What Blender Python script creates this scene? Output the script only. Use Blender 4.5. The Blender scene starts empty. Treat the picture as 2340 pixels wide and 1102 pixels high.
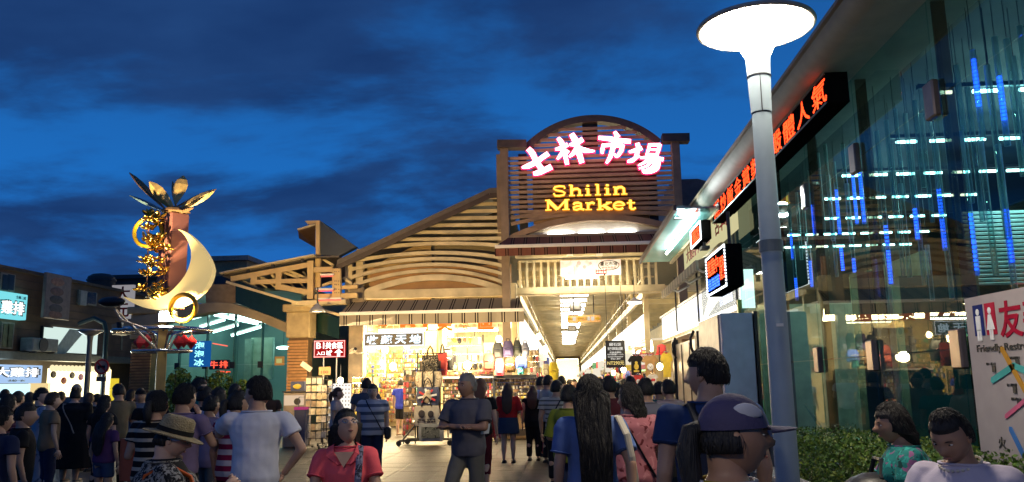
import bpy, bmesh, math, random
from math import sin, cos, pi, radians, sqrt, atan2
from mathutils import Vector as V, Matrix, noise
random.seed(7)
SC = bpy.context.scene
COL = SC.collection

# ------------------------------------------------------------------ camera
PW, PH, FPX = 2340.0, 1102.0, 1876.0
ROLL, PITCH, YAW = 0.018, math.atan2(319, 1876), radians(3.44)
EYE = V((0, 0, 1.65))
_fh = V((-sin(YAW), cos(YAW), 0)); _r = V((cos(YAW), sin(YAW), 0)); _z = V((0, 0, 1))
CF = _fh * cos(PITCH) + _z * sin(PITCH)
_u = -_fh * sin(PITCH) + _z * cos(PITCH)
CR = _r * cos(ROLL) - _u * sin(ROLL)
CU = _u * cos(ROLL) + _r * sin(ROLL)
cd = bpy.data.cameras.new('camera'); cam = bpy.data.objects.new('camera', cd); COL.objects.link(cam)
cd.sensor_width = 36; cd.lens = 36 * FPX / PW; cd.clip_start = .05; cd.clip_end = 600
m3 = Matrix((CR, CU, -CF)).transposed()
cam.matrix_world = Matrix.Translation(EYE) @ m3.to_4x4()
SC.camera = cam

# ------------------------------------------------------------------ dusk sky
w = bpy.data.worlds.new('World'); SC.world = w; w.use_nodes = True
nt = w.node_tree; N = nt.nodes; Lk = nt.links; N.clear()
def nd(t, **kw):
    n = N.new(t)
    for k, v in kw.items(): setattr(n, k, v)
    return n
wo = nd('ShaderNodeOutputWorld'); bg = nd('ShaderNodeBackground'); tc = nd('ShaderNodeTexCoord')
sep = nd('ShaderNodeSeparateXYZ'); Lk.new(tc.outputs['Generated'], sep.inputs[0])
zz = nd('ShaderNodeMath', operation='MAXIMUM'); Lk.new(sep.outputs[2], zz.inputs[0]); zz.inputs[1].default_value = .0
# height gradient of the twilight blue
rg = nd('ShaderNodeValToRGB'); Lk.new(zz.outputs[0], rg.inputs[0])
e = rg.color_ramp.elements
e[0].position = 0.0; e[0].color = (.018, .105, .39, 1)
e[1].position = .75; e[1].color = (.010, .050, .19, 1)
x = rg.color_ramp.elements.new(.22); x.color = (.0125, .150, .52, 1)
x = rg.color_ramp.elements.new(.42); x.color = (.0115, .100, .35, 1)
# clouds on a plane high above
za = nd('ShaderNodeMath', operation='ADD'); Lk.new(zz.outputs[0], za.inputs[0]); za.inputs[1].default_value = .22
cx = nd('ShaderNodeMath', operation='DIVIDE'); Lk.new(sep.outputs[0], cx.inputs[0]); Lk.new(za.outputs[0], cx.inputs[1])
cy = nd('ShaderNodeMath', operation='DIVIDE'); Lk.new(sep.outputs[1], cy.inputs[0]); Lk.new(za.outputs[0], cy.inputs[1])
cb = nd('ShaderNodeCombineXYZ'); Lk.new(cx.outputs[0], cb.inputs[0]); Lk.new(cy.outputs[0], cb.inputs[1])
mp = nd('ShaderNodeMapping'); Lk.new(cb.outputs[0], mp.inputs[0])
SKY_OFF = (6.85, 4.15, 0)
mp.inputs['Location'].default_value = SKY_OFF; mp.inputs['Scale'].default_value = (.85, 1.25, 1)
n1 = nd('ShaderNodeTexNoise'); Lk.new(mp.outputs[0], n1.inputs['Vector'])
n1.inputs['Scale'].default_value = 1.15; n1.inputs['Detail'].default_value = 7; n1.inputs['Roughness'].default_value = .58; n1.inputs['Distortion'].default_value = .25
rc = nd('ShaderNodeValToRGB'); Lk.new(n1.outputs[0], rc.inputs[0])
rc.color_ramp.interpolation = 'EASE'
rc.color_ramp.elements[0].position = .43; rc.color_ramp.elements[0].color = (0, 0, 0, 1)
rc.color_ramp.elements[1].position = .585; rc.color_ramp.elements[1].color = (.92, .92, .92, 1)
n2 = nd('ShaderNodeTexNoise'); Lk.new(mp.outputs[0], n2.inputs['Vector']); n2.inputs['Scale'].default_value = 3.6; n2.inputs['Detail'].default_value = 6
c2 = nd('ShaderNodeValToRGB'); Lk.new(n2.outputs[0], c2.inputs[0])
c2.color_ramp.elements[0].position = .35; c2.color_ramp.elements[0].color = (.0095, .033, .125, 1)
c2.color_ramp.elements[1].position = .7; c2.color_ramp.elements[1].color = (.0155, .054, .18, 1)
mx = nd('ShaderNodeMixRGB'); Lk.new(rc.outputs[0], mx.inputs[0]); Lk.new(rg.outputs[0], mx.inputs[1]); Lk.new(c2.outputs[0], mx.inputs[2])
Lk.new(mx.outputs[0], bg.inputs[0]); bg.inputs[1].default_value = 1.0; Lk.new(bg.outputs[0], wo.inputs[0])

SC.view_settings.view_transform = 'Standard'; SC.view_settings.look = 'None'
SC.view_settings.exposure = 0; SC.view_settings.gamma = 1
SC.render.engine = 'CYCLES'
cy_ = SC.cycles; cy_.use_denoising = True; cy_.max_bounces = 6; cy_.diffuse_bounces = 3; cy_.glossy_bounces = 3
cy_.transmission_bounces = 4; cy_.transparent_max_bounces = 10; cy_.caustics_reflective = False; cy_.caustics_refractive = False
cy_.sample_clamp_indirect = 4.0

# ------------------------------------------------------------------ helpers
def ray(x, y):
    return CF * FPX + CR * (x - PW / 2) - CU * (y - PH / 2)
def P(x, y, Y=None, X=None, Z=None):
    """the point of the place seen at photo pixel x,y that lies on one plane"""
    d = ray(x, y)
    if Y is not None: t = (Y - EYE.y) / d.y
    elif X is not None: t = (X - EYE.x) / d.x
    else: t = (Z - EYE.z) / d.z
    return EYE + d * t
def lin(c):
    c /= 255.0
    return c / 12.92 if c <= .04045 else ((c + .055) / 1.055) ** 2.4
def hx(s):
    s = s.lstrip('#'); return tuple(lin(int(s[i:i + 2], 16)) for i in (0, 2, 4))

MATS = {}
def mat(name, color, rough=.6, metal=0.0, var=.18, scale=6.0, bump=.0, bscale=40.0, spec=.5, coat=0):
    if name in MATS: return MATS[name]
    if isinstance(color, str): color = hx(color)
    m = bpy.data.materials.new(name); m.use_nodes = True; t = m.node_tree; b = t.nodes['Principled BSDF']
    b.inputs['Roughness'].default_value = rough; b.inputs['Metallic'].default_value = metal
    b.inputs['Specular IOR Level'].default_value = spec; b.inputs['Coat Weight'].default_value = coat
    c = t.nodes.new('ShaderNodeTexCoord')
    oi = t.nodes.new('ShaderNodeObjectInfo')
    ad = t.nodes.new('ShaderNodeVectorMath'); ad.operation = 'MULTIPLY_ADD'
    t.links.new(oi.outputs['Random'], ad.inputs[0]); ad.inputs[1].default_value = (37, 17, 23); t.links.new(c.outputs['Object'], ad.inputs[2])
    n = t.nodes.new('ShaderNodeTexNoise'); n.inputs['Scale'].default_value = scale; n.inputs['Detail'].default_value = 5
    t.links.new(ad.outputs[0], n.inputs['Vector'])
    r = t.nodes.new('ShaderNodeMapRange'); r.inputs[1].default_value = .3; r.inputs[2].default_value = .7
    r.inputs[3].default_value = 1 - var; r.inputs[4].default_value = 1 + var
    t.links.new(n.outputs[0], r.inputs[0])
    h = t.nodes.new('ShaderNodeVectorMath'); h.operation = 'SCALE'; h.inputs[0].default_value = color[:3]
    t.links.new(r.outputs[0], h.inputs['Scale']); t.links.new(h.outputs[0], b.inputs['Base Color'])
    if bump:
        n2 = t.nodes.new('ShaderNodeTexNoise'); n2.inputs['Scale'].default_value = bscale; n2.inputs['Detail'].default_value = 4
        t.links.new(ad.outputs[0], n2.inputs['Vector'])
        bp = t.nodes.new('ShaderNodeBump'); bp.inputs['Strength'].default_value = bump; bp.inputs['Distance'].default_value = .02
        t.links.new(n2.outputs[0], bp.inputs['Height']); t.links.new(bp.outputs[0], b.inputs['Normal'])
    MATS[name] = m; m['base'] = h.name
    return m
def emi(name, color, strength):
    if name in MATS: return MATS[name]
    if isinstance(color, str): color = hx(color)
    m = bpy.data.materials.new(name); m.use_nodes = True; t = m.node_tree; t.nodes.clear()
    o = t.nodes.new('ShaderNodeOutputMaterial'); e = t.nodes.new('ShaderNodeEmission')
    e.inputs[0].default_value = (*color[:3], 1); e.inputs[1].default_value = strength
    t.links.new(e.outputs[0], o.inputs[0]); MATS[name] = m
    return m
def stripes(name, cols, period, axis=2, rough=.8, duty=None, shear=0.0):
    """repeating printed bands along one object axis; cols = [(colour, share), ...]"""
    if name in MATS: return MATS[name]
    m = bpy.data.materials.new(name); m.use_nodes = True; t = m.node_tree; b = t.nodes['Principled BSDF']
    b.inputs['Roughness'].default_value = rough; b.inputs['Specular IOR Level'].default_value = .25
    c = t.nodes.new('ShaderNodeTexCoord'); s = t.nodes.new('ShaderNodeSeparateXYZ'); t.links.new(c.outputs['Object'], s.inputs[0])
    src = s.outputs[axis]
    d = t.nodes.new('ShaderNodeMath'); d.operation = 'DIVIDE'; t.links.new(src, d.inputs[0]); d.inputs[1].default_value = period
    f = t.nodes.new('ShaderNodeMath'); f.operation = 'FLOORED_MODULO'; t.links.new(d.outputs[0], f.inputs[0]); f.inputs[1].default_value = 1
    r = t.nodes.new('ShaderNodeValToRGB'); r.color_ramp.interpolation = 'CONSTANT'; t.links.new(f.outputs[0], r.inputs[0])
    el = r.color_ramp.elements; pos = 0
    for i, (cc, sh) in enumerate(cols):
        if isinstance(cc, str): cc = hx(cc)
        if i == 0: el[0].color = (*cc, 1); el[0].position = 0
        elif i == 1: el[1].color = (*cc, 1); el[1].position = pos
        else: q = el.new(pos); q.color = (*cc, 1)
        pos += sh
    t.links.new(r.outputs[0], b.inputs['Base Color']); MATS[name] = m
    return m
def floral(name, bgc, cols, scale=14, thr=.5, rough=.8):
    """printed fabric: blotches of several colours on a ground colour"""
    if name in MATS: return MATS[name]
    m = bpy.data.materials.new(name); m.use_nodes = True; t = m.node_tree; b = t.nodes['Principled BSDF']
    b.inputs['Roughness'].default_value = rough; b.inputs['Specular IOR Level'].default_value = .25
    c = t.nodes.new('ShaderNodeTexCoord'); last = None
    col = hx(bgc)
    for i, cc in enumerate(cols):
        n = t.nodes.new('ShaderNodeTexNoise'); n.inputs['Scale'].default_value = scale * (1 + .3 * i); n.inputs['Detail'].default_value = 2.5
        n.inputs['Distortion'].default_value = 1.0
        mp = t.nodes.new('ShaderNodeMapping'); mp.inputs['Location'].default_value = (i * 3.1, i * 7.7, i * 1.3)
        t.links.new(c.outputs['Object'], mp.inputs[0]); t.links.new(mp.outputs[0], n.inputs['Vector'])
        r = t.nodes.new('ShaderNodeMapRange'); r.inputs[1].default_value = thr; r.inputs[2].default_value = thr + .05
        t.links.new(n.outputs[0], r.inputs[0])
        mx = t.nodes.new('ShaderNodeMixRGB'); t.links.new(r.outputs[0], mx.inputs[0])
        if last is None: mx.inputs[1].default_value = (*col, 1)
        else: t.links.new(last, mx.inputs[1])
        mx.inputs[2].default_value = (*hx(cc), 1); last = mx.outputs[0]
    t.links.new(last, b.inputs['Base Color']); MATS[name] = m
    return m
def glass(name, tint, refl=1.0, rough=.01):
    """thin pane: tinted see-through mixed with a mirror by Fresnel"""
    if name in MATS: return MATS[name]
    m = bpy.data.materials.new(name); m.use_nodes = True; t = m.node_tree; t.nodes.clear()
    o = t.nodes.new('ShaderNodeOutputMaterial'); tr = t.nodes.new('ShaderNodeBsdfTransparent'); tr.inputs[0].default_value = (*tint, 1)
    g = t.nodes.new('ShaderNodeBsdfGlossy'); g.inputs['Roughness'].default_value = rough; g.inputs[0].default_value = (.92, 1, .97, 1)
    f = t.nodes.new('ShaderNodeFresnel'); f.inputs[0].default_value = 1.52
    mu = t.nodes.new('ShaderNodeMath'); mu.operation = 'MULTIPLY'; mu.use_clamp = True; t.links.new(f.outputs[0], mu.inputs[0]); mu.inputs[1].default_value = refl
    ge = t.nodes.new('ShaderNodeNewGeometry'); sb = t.nodes.new('ShaderNodeMath'); sb.operation = 'SUBTRACT'; sb.inputs[0].default_value = 1; t.links.new(ge.outputs['Backfacing'], sb.inputs[1])
    m2 = t.nodes.new('ShaderNodeMath'); m2.operation = 'MULTIPLY'; t.links.new(mu.outputs[0], m2.inputs[0]); t.links.new(sb.outputs[0], m2.inputs[1]); mu = m2
    mx = t.nodes.new('ShaderNodeMixShader'); t.links.new(mu.outputs[0], mx.inputs[0]); t.links.new(tr.outputs[0], mx.inputs[1]); t.links.new(g.outputs[0], mx.inputs[2])
    t.links.new(mx.outputs[0], o.inputs[0]); MATS[name] = m
    return m

def dotmat(name, color, strength, pitch):
    m = bpy.data.materials.new(name); m.use_nodes = True; t = m.node_tree; t.nodes.clear()
    o = t.nodes.new('ShaderNodeOutputMaterial'); e_ = t.nodes.new('ShaderNodeEmission'); e_.inputs[0].default_value = (*color, 1)
    c = t.nodes.new('ShaderNodeTexCoord'); s = t.nodes.new('ShaderNodeSeparateXYZ'); t.links.new(c.outputs['Object'], s.inputs[0])
    acc = None
    for ax in (1, 2):
        d = t.nodes.new('ShaderNodeMath'); d.operation = 'DIVIDE'; t.links.new(s.outputs[ax], d.inputs[0]); d.inputs[1].default_value = pitch
        f = t.nodes.new('ShaderNodeMath'); f.operation = 'PINGPONG'; t.links.new(d.outputs[0], f.inputs[0]); f.inputs[1].default_value = .5
        g_ = t.nodes.new('ShaderNodeMath'); g_.operation = 'GREATER_THAN'; t.links.new(f.outputs[0], g_.inputs[0]); g_.inputs[1].default_value = .13
        if acc is None: acc = g_
        else:
            mu = t.nodes.new('ShaderNodeMath'); mu.operation = 'MULTIPLY'; t.links.new(acc.outputs[0], mu.inputs[0]); t.links.new(g_.outputs[0], mu.inputs[1]); acc = mu
    mu = t.nodes.new('ShaderNodeMath'); mu.operation = 'MULTIPLY_ADD'; t.links.new(acc.outputs[0], mu.inputs[0]); mu.inputs[1].default_value = strength; mu.inputs[2].default_value = .3
    t.links.new(mu.outputs[0], e_.inputs[1]); t.links.new(e_.outputs[0], o.inputs[0]); return m
class MB:
    """collects shapes into one mesh; every face carries the current material slot"""
    def __init__(s): s.bm = bmesh.new(); s.mi = 0
    def _fin(s, faces):
        for f in faces: f.material_index = s.mi
    def box(s, c, size, M=None):
        c = V(c); hxs = [k / 2 for k in size]
        vs = []
        for dz in (-1, 1):
            for dx, dy in ((-1, -1), (1, -1), (1, 1), (-1, 1)):
                p = V((dx * hxs[0], dy * hxs[1], dz * hxs[2]))
                vs.append(s.bm.verts.new((M @ p if M else p) + c))
        q = [(3, 2, 1, 0), (4, 5, 6, 7), (0, 1, 5, 4), (1, 2, 6, 5), (2, 3, 7, 6), (3, 0, 4, 7)]
        s._fin([s.bm.faces.new([vs[i] for i in f]) for f in q]); return s
    def bp(s, a, b):
        a = V(a); b = V(b)
        return s.box((a + b) / 2, [abs(k) for k in (b - a)])
    def bar(s, a, b, w, h, up=(0, 0, 1)):
        a = V(a); b = V(b); d = b - a; L = d.length; y = d.normalized(); u = V(up)
        x = y.cross(u)
        if x.length < 1e-4: x = y.cross(V((1, 0, 0)))
        x.normalize(); z = x.cross(y)
        return s.box((a + b) / 2, (w, L, h), Matrix((x, y, z)).transposed())
    def tube(s, pts, r, n=8, closed=False, cap=True, flat=1.0):
        pts = [V(p) for p in pts]; k = len(pts)
        rs = r if isinstance(r, (list, tuple)) else [r] * k
        rings = []; prev = None
        for i, p in enumerate(pts):
            if closed: d = pts[(i + 1) % k] - pts[i - 1]
            else: d = pts[min(i + 1, k - 1)] - pts[max(i - 1, 0)]
            if d.length < 1e-9: d = V((0, 0, 1))
            d.normalize()
            if prev is None:
                a = d.cross(V((0, 0, 1)))
                if a.length < 1e-3: a = V((1, 0, 0)) - d * d.x
            else: a = prev - d * prev.dot(d)
            if a.length < 1e-6: a = d.orthogonal()
            a.normalize(); prev = a; b = d.cross(a)
            rings.append([s.bm.verts.new(p + (a * cos(t) + b * sin(t) * flat) * rs[i]) for t in [2 * pi * j / n for j in range(n)]])
        fs = []
        for i in range(k if closed else k - 1):
            A = rings[i]; B = rings[(i + 1) % k]
            for j in range(n): fs.append(s.bm.faces.new((A[j], A[(j + 1) % n], B[(j + 1) % n], B[j])))
        if cap and not closed:
            fs.append(s.bm.faces.new(rings[0][::-1])); fs.append(s.bm.faces.new(rings[-1]))
        s._fin(fs); return s
    def capsule(s, a, b, ra, rb, n=10):
        a = V(a); b = V(b); d = (b - a); L = d.length
        if L < 1e-6: return s.ell(a, (ra, ra, ra), n, 6)
        d.normalize(); pts = []; rs = []
        for t in (-1, -.8, -.45): pts.append(a + d * ra * t); rs.append(ra * max(.12, sqrt(1 - t * t)))
        for t in (0, .33, .67, 1): pts.append(a + d * L * t); rs.append(ra + (rb - ra) * t)
        for t in (.45, .8, 1): pts.append(b + d * rb * t); rs.append(rb * max(.12, sqrt(1 - t * t)))
        return s.tube(pts, rs, n)
    def ell(s, c, r, n=12, m=8, M=None, f=None):
        c = V(c); rows = []
        for i in range(1, m):
            th = pi * i / m; row = []
            for j in range(n):
                ph = 2 * pi * j / n; q = V((sin(th) * cos(ph), sin(th) * sin(ph), cos(th)))
                p = f(q) if f else V((q.x * r[0], q.y * r[1], q.z * r[2]))
                row.append(s.bm.verts.new((M @ p if M else p) + c))
            rows.append(row)
        ends = []
        for zv in (1, -1):
            q = V((0, 0, zv)); p = f(q) if f else V((0, 0, zv * r[2]))
            ends.append(s.bm.verts.new((M @ p if M else p) + c))
        fs = []
        for i in range(m - 2):
            for j in range(n): fs.append(s.bm.faces.new((rows[i][j], rows[i + 1][j], rows[i + 1][(j + 1) % n], rows[i][(j + 1) % n])))
        for j in range(n):
            fs.append(s.bm.faces.new((ends[0], rows[0][j], rows[0][(j + 1) % n])))
            fs.append(s.bm.faces.new((ends[1], rows[-1][(j + 1) % n], rows[-1][j])))
        s._fin(fs); return s
    def lathe(s, prof, c, n=20, M=None, cap=True):
        c = V(c); rings = []
        for r, z in prof:
            ring = []
            for j in range(n):
                p = V((r * cos(2 * pi * j / n), r * sin(2 * pi * j / n), z))
                ring.append(s.bm.verts.new((M @ p if M else p) + c))
            rings.append(ring)
        fs = []
        for A, B in zip(rings, rings[1:]):
            for j in range(n): fs.append(s.bm.faces.new((A[j], A[(j + 1) % n], B[(j + 1) % n], B[j])))
        if cap: fs.append(s.bm.faces.new(rings[0][::-1])); fs.append(s.bm.faces.new(rings[-1]))
        s._fin(fs); return s
    def loft(s, rings, cap=True):
        R = [[s.bm.verts.new(V(p)) for p in r] for r in rings]; n = len(R[0]); fs = []
        for A, B in zip(R, R[1:]):
            for j in range(n): fs.append(s.bm.faces.new((A[j], A[(j + 1) % n], B[(j + 1) % n], B[j])))
        if cap: fs.append(s.bm.faces.new(R[0][::-1])); fs.append(s.bm.faces.new(R[-1]))
        s._fin(fs); return s
    def prism(s, poly, ext):
        """poly: world points of one face; ext: vector to the other face"""
        ext = V(ext); A = [s.bm.verts.new(V(p)) for p in poly]; B = [s.bm.verts.new(V(p) + ext) for p in poly]; n = len(A)
        fs = [s.bm.faces.new(A[::-1]), s.bm.faces.new(B)]
        for i in range(n): fs.append(s.bm.faces.new((A[i], A[(i + 1) % n], B[(i + 1) % n], B[i])))
        s._fin(fs); return s
    def strip(s, top, bot, ext):
        """band between two polylines with thickness ext"""
        ext = V(ext)
        rings = [[V(a), V(b), V(b) + ext, V(a) + ext] for a, b in zip(top, bot)]
        return s.loft(rings)
    def face(s, pts):
        s._fin([s.bm.faces.new([s.bm.verts.new(V(p)) for p in pts])]); return s
    def build(s, name, mats, parent=None, smooth=False, label=None, cat=None, group=None, kind=None, bevel=0, keep=False):
        bm = s.bm
        bmesh.ops.recalc_face_normals(bm, faces=bm.faces)
        if not isinstance(mats, (list, tuple)): mats = [mats]
        base = V((0, 0, 0))
        if not keep and bm.verts:
            xs = [v.co for v in bm.verts]
            lo = V((min(p.x for p in xs), min(p.y for p in xs), min(p.z for p in xs)))
            hi = V((max(p.x for p in xs), max(p.y for p in xs), max(p.z for p in xs)))
            base = V(((lo.x + hi.x) / 2, (lo.y + hi.y) / 2, lo.z))
            bmesh.ops.translate(bm, verts=bm.verts, vec=-base)
        me = bpy.data.meshes.new(name); bm.to_mesh(me); bm.free()
        for m in mats: me.materials.append(m)
        if smooth:
            me.polygons.foreach_set('use_smooth', [True] * len(me.polygons))
            if smooth == 'auto': me.set_sharp_from_angle(angle=radians(40))
        return link(name, me, parent, base, label, cat, group, kind, bevel)
WLOC = {}
def link(name, me, parent=None, base=V((0, 0, 0)), label=None, cat=None, group=None, kind=None, bevel=0):
    o = bpy.data.objects.new(name, me); COL.objects.link(o)
    o.location = base
    if parent is not None:
        o.parent = parent; o.location = V(base) - WLOC.get(parent, V((0, 0, 0)))
    WLOC[o] = V(base)
    if bevel:
        b = o.modifiers.new('bevel', 'BEVEL'); b.width = bevel; b.segments = 1; b.limit_method = 'ANGLE'
    return tag(o, label, cat, group, kind)
def tag(o, label=None, cat=None, group=None, kind=None):
    if label: o['label'] = label
    if cat: o['category'] = cat
    if group: o['group'] = group
    if kind: o['kind'] = kind
    return o
def thing(name, label, cat, loc=(0, 0, 0), group=None):
    o = bpy.data.objects.new(name, None); COL.objects.link(o); o.location = loc; o.empty_display_size = .1
    WLOC[o] = V(loc)
    return tag(o, label, cat, group)
def dup(o, loc=None, rz=None, label=None, parent=None, dz=None):
    """copy of a thing with copies of its parts and sub-parts"""
    c = o.copy(); COL.objects.link(c)
    WLOC[c] = V(loc) if loc is not None else WLOC[o].copy()
    if parent is not None: c.parent = parent
    if loc is not None: c.location = loc
    if rz is not None: c.rotation_euler[2] = rz
    if label: c['label'] = label
    for ch in [k for k in list(COL.objects) if k.parent == o]:
        d = dup(ch); d.parent = c
    return c
def clone(o, base, parent, name=None):
    """another part sharing the mesh of o, at world point base"""
    c = o.copy(); COL.objects.link(c)
    c.parent = parent; c.location = V(base) - WLOC.get(parent, V((0, 0, 0))); WLOC[c] = V(base)
    return c
TXT = {}
def textmesh(s, bold=.0, extrude=.02, font_w=1.0):
    k = (s, bold, extrude)
    if k not in TXT:
        cu = bpy.data.curves.new('lettering', 'FONT'); cu.body = s; cu.size = 1; cu.extrude = extrude; cu.offset = bold; cu.resolution_u = 3
        o = bpy.data.objects.new('lettering', cu); me = bpy.data.meshes.new_from_object(o)
        bpy.data.objects.remove(o)
        co = [v.co.copy() for v in me.vertices]; fs = [tuple(p.vertices) for p in me.polygons]; bpy.data.meshes.remove(me)
        x0 = min(c.x for c in co); x1 = max(c.x for c in co); y0 = min(c.y for c in co); y1 = max(c.y for c in co)
        TXT[k] = ([((c.x - x0) / (x1 - x0), (c.y - y0) / (y1 - y0), c.z) for c in co], fs, (x1 - x0) / (y1 - y0))
    return TXT[k]
def text(s, m, parent, center, right, up, h, wd=None, bold=.0, depth=.01, name='lettering', slant=0.0, label=None):
    """lettering as flat raised shapes centred on a point of a surface"""
    co, fs, asp = textmesh(s, bold)
    right = V(right).normalized(); up = V(up).normalized(); nrm = right.cross(up)
    wd = wd or h * asp; b = MB(); c = V(center)
    vs = [b.bm.verts.new(c + right * ((x - .5) * wd + slant * (y - .5) * h) + up * ((y - .5) * h) + nrm * (z / .02 * depth / 2)) for x, y, z in co]
    for f in fs:
        try: b.bm.faces.new([vs[i] for i in f])
        except ValueError: pass
    return b.build(name, m, parent, label=label)
def lamp(kind, loc, power, color, size=.1, rot=None, spot=None, parent=None, size_y=None, target=None, blend=.6):
    l = bpy.data.lights.new('light', kind); l.energy = power
    l.color = hx(color) if isinstance(color, str) else color
    o = bpy.data.objects.new('light', l); COL.objects.link(o); o.location = loc
    if kind == 'AREA':
        l.size = size
        if size_y: l.shape = 'RECTANGLE'; l.size_y = size_y
    else: l.shadow_soft_size = size
    if spot: l.spot_size = radians(spot); l.spot_blend = blend
    if target is not None: o.rotation_euler = (V(target) - V(loc)).to_track_quat('-Z', 'Y').to_euler()
    if parent: o.parent = parent; o.location = V(loc) - WLOC[parent]
    return o
def quad3(a, b, c, n):
    """n+1 points of the parabola through three points"""
    a, b, c = V(a), V(b), V(c); k = b * 2 - (a + c) * .5
    return [a * (1 - t) ** 2 + k * 2 * t * (1 - t) + c * t * t for t in [i / n for i in range(n + 1)]]
X_, Y_, Z_ = V((1, 0, 0)), V((0, 1, 0)), V((0, 0, 1))
NX, NY = V((-1, 0, 0)), V((0, -1, 0))
# ------------------------------------------------------------------ materials of the place
M_steel = mat('beige_steel', (.52, .44, .28), .5, var=.28, scale=1.7, bump=.08, bscale=25)
M_steel_d = mat('brown_steel', (.21, .155, .105), .5, var=.2, scale=3)
M_tan = mat('tan_panel', (.42, .33, .18), .6, var=.2, scale=2)
M_dark = mat('dark_metal', (.03, .03, .035), .4)
M_black = mat('black_plastic', (.012, .012, .014), .45)
M_chrome = mat('polished_steel', (.6, .58, .55), .18, 1.0, var=.05)
M_white = mat('white_paint', (.75, .74, .70), .45, var=.06)
M_concrete = mat('concrete', (.32, .29, .25), .8, var=.2, bump=.3)
M_wood = mat('varnished_wood', (.24, .12, .05), .5, var=.3, scale=9)
M_gold = mat('gold_metal', (.75, .48, .10), .22, 1.0, var=.15)
M_redled = emi('red_led', (1, .055, .02), 3.2)
M_orange = emi('orange_letter', (1, .22, .03), 1.15)
M_tube = emi('fluorescent_tube', (1, .97, .88), 26)
M_tubew = emi('warm_tube', (1, .86, .55), 16)
M_bulb = emi('warm_bulb', (1, .72, .36), 45)
M_led_w = emi('white_led', (.85, .93, 1), 4)
M_signwhite = emi('lit_sign_face', (1, .95, .84), 2.1)

# ------------------------------------------------------------------ ground
M_ground = mat('dark_paving', (.065, .057, .05), .5, var=.28, scale=1.3, bump=.25, bscale=60)
M_slab = mat('grey_brown_slab', (.046, .038, .031), .48, var=.55, scale=2.6, bump=.3, bscale=55)
g = MB(); g.box((0, 60, -.062), (300, 200, .1)); ground = g.build('plaza_floor', M_ground, kind='structure', keep=True)
sl = MB(); sl.box((0, 0, -.006), (.793, .793, .012)); slab = sl.build('paving_slab', M_slab, ground, bevel=.004)
slab.location = (-6.0, 11.4, -.012)
for i in range(11):
    for j in range(20):
        if i == 0 and j == 0: continue
        c = slab.copy(); COL.objects.link(c); c.location = (-6.0 + .8 * i, 11.4 + .8 * j, -.012 + random.uniform(-.0015, .0015))

# ------------------------------------------------------------------ market hall (left of the entrance)
YF = 27.0
hall = thing('market_hall', 'beige market hall with sloping roof and louvred gable left of the entrance', 'market hall', (-6, 30, 0))
rl = [P(770, 594, Y=YF - .5), P(1119, 430, Y=YF - .5), P(1156, 428, Y=YF - .5)]
b = MB(); b.prism(rl + [rl[2] - Z_ * .16, rl[1] - Z_ * .16, rl[0] - Z_ * .16], (0, 32, 0)); b.build('roof', mat('roof_sheet', (.10, .085, .07), .5), hall)
b = MB()
for a, c in ((rl[0], rl[1]), (rl[1], rl[2])): b.bar(a + V((0, .05, -.24)), c + V((0, .05, -.24)), .06, .18)
b.build('roof_fascia', mat('dark_brown_fascia', (.055, .038, .026), .5), hall)
# panels behind the slats; stronger light on the left part put into its colour
zt = P(800, 690, Y=YF + .5).z
def roof_z(X):
    a, c = rl[0], rl[1]
    return a.z + (c.z - a.z) * min(1, max(0, (X - a.x) / (c.x - a.x)))
def backpanel(x0, x1, m, dy=.55):
    X0 = P(x0, 600, Y=YF + dy).x; X1 = P(x1, 600, Y=YF + dy).x; b = MB()
    b.prism([(X0, YF + dy, zt), (X1, YF + dy, zt), (X1, YF + dy, roof_z(X1) - .5), (X0, YF + dy, roof_z(X0) - .5)], (0, .08, 0))
    return b.build('back_panel', m, hall)
backpanel(800, 985, mat('ochre_panel', (.32, .22, .085), .6, var=.18, scale=2.2)); backpanel(993, 1150, mat('olive_panel', (.17, .14, .075), .6, var=.2, scale=2.2))
backpanel(982, 997, M_black, .66)  # black sheet behind the panel gap, painting its darkness
# straight slats, then bowed ones
def Z4(x, y): return (760 + x / 3.06, 420 + y / 3.06)
for i in range(8):
    y = 47 + 48.5 * i
    xl = [1100, 1005, 905, 800, 700, 597, 497, 378][i]
    a = P(*Z4(xl, y + 4), Y=YF); c = P(*Z4(1196, y - 4), Y=YF); b = MB()
    b.bar(a, c, .10, .115); b.build('louvre_slat', M_steel, hall, bevel=.008)
Lz = [462, 543, 598, 655, 715, 780]; Cz = [418, 482, 523, 563, 605, 655]; Rz = [425, 573, 625, 640, 690, 745]
Lx = [225, 125, 130, 125, 130, 180]
Rz = [432, 520, 575, 633, 690, 742]
for i in range(6):
    pts = quad3(P(*Z4(Lx[i], Lz[i]), Y=YF), P(*Z4(690, Cz[i]), Y=YF), P(*Z4(1198, Rz[i]), Y=YF), 14)
    hgt = .115 if i < 5 else .2
    b = MB(); b.strip([p + Z_ * hgt / 2 for p in pts], [p - Z_ * hgt / 2 for p in pts], (0, .1, 0)); b.build('bowed_slat', M_steel, hall, smooth='auto')
for x, y0, y1 in ((797, 590, 690), (822, 570, 690), (1148, 432, 700)):
    a = P(x, y1, Y=YF + .2); t = P(x, y0, Y=YF + .2); b = MB(); b.bp((a.x - .12, YF + .12, a.z), (a.x + .12, YF + .34, t.z)); b.build('post', M_steel_d if x > 1000 else M_steel, hall)
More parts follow.
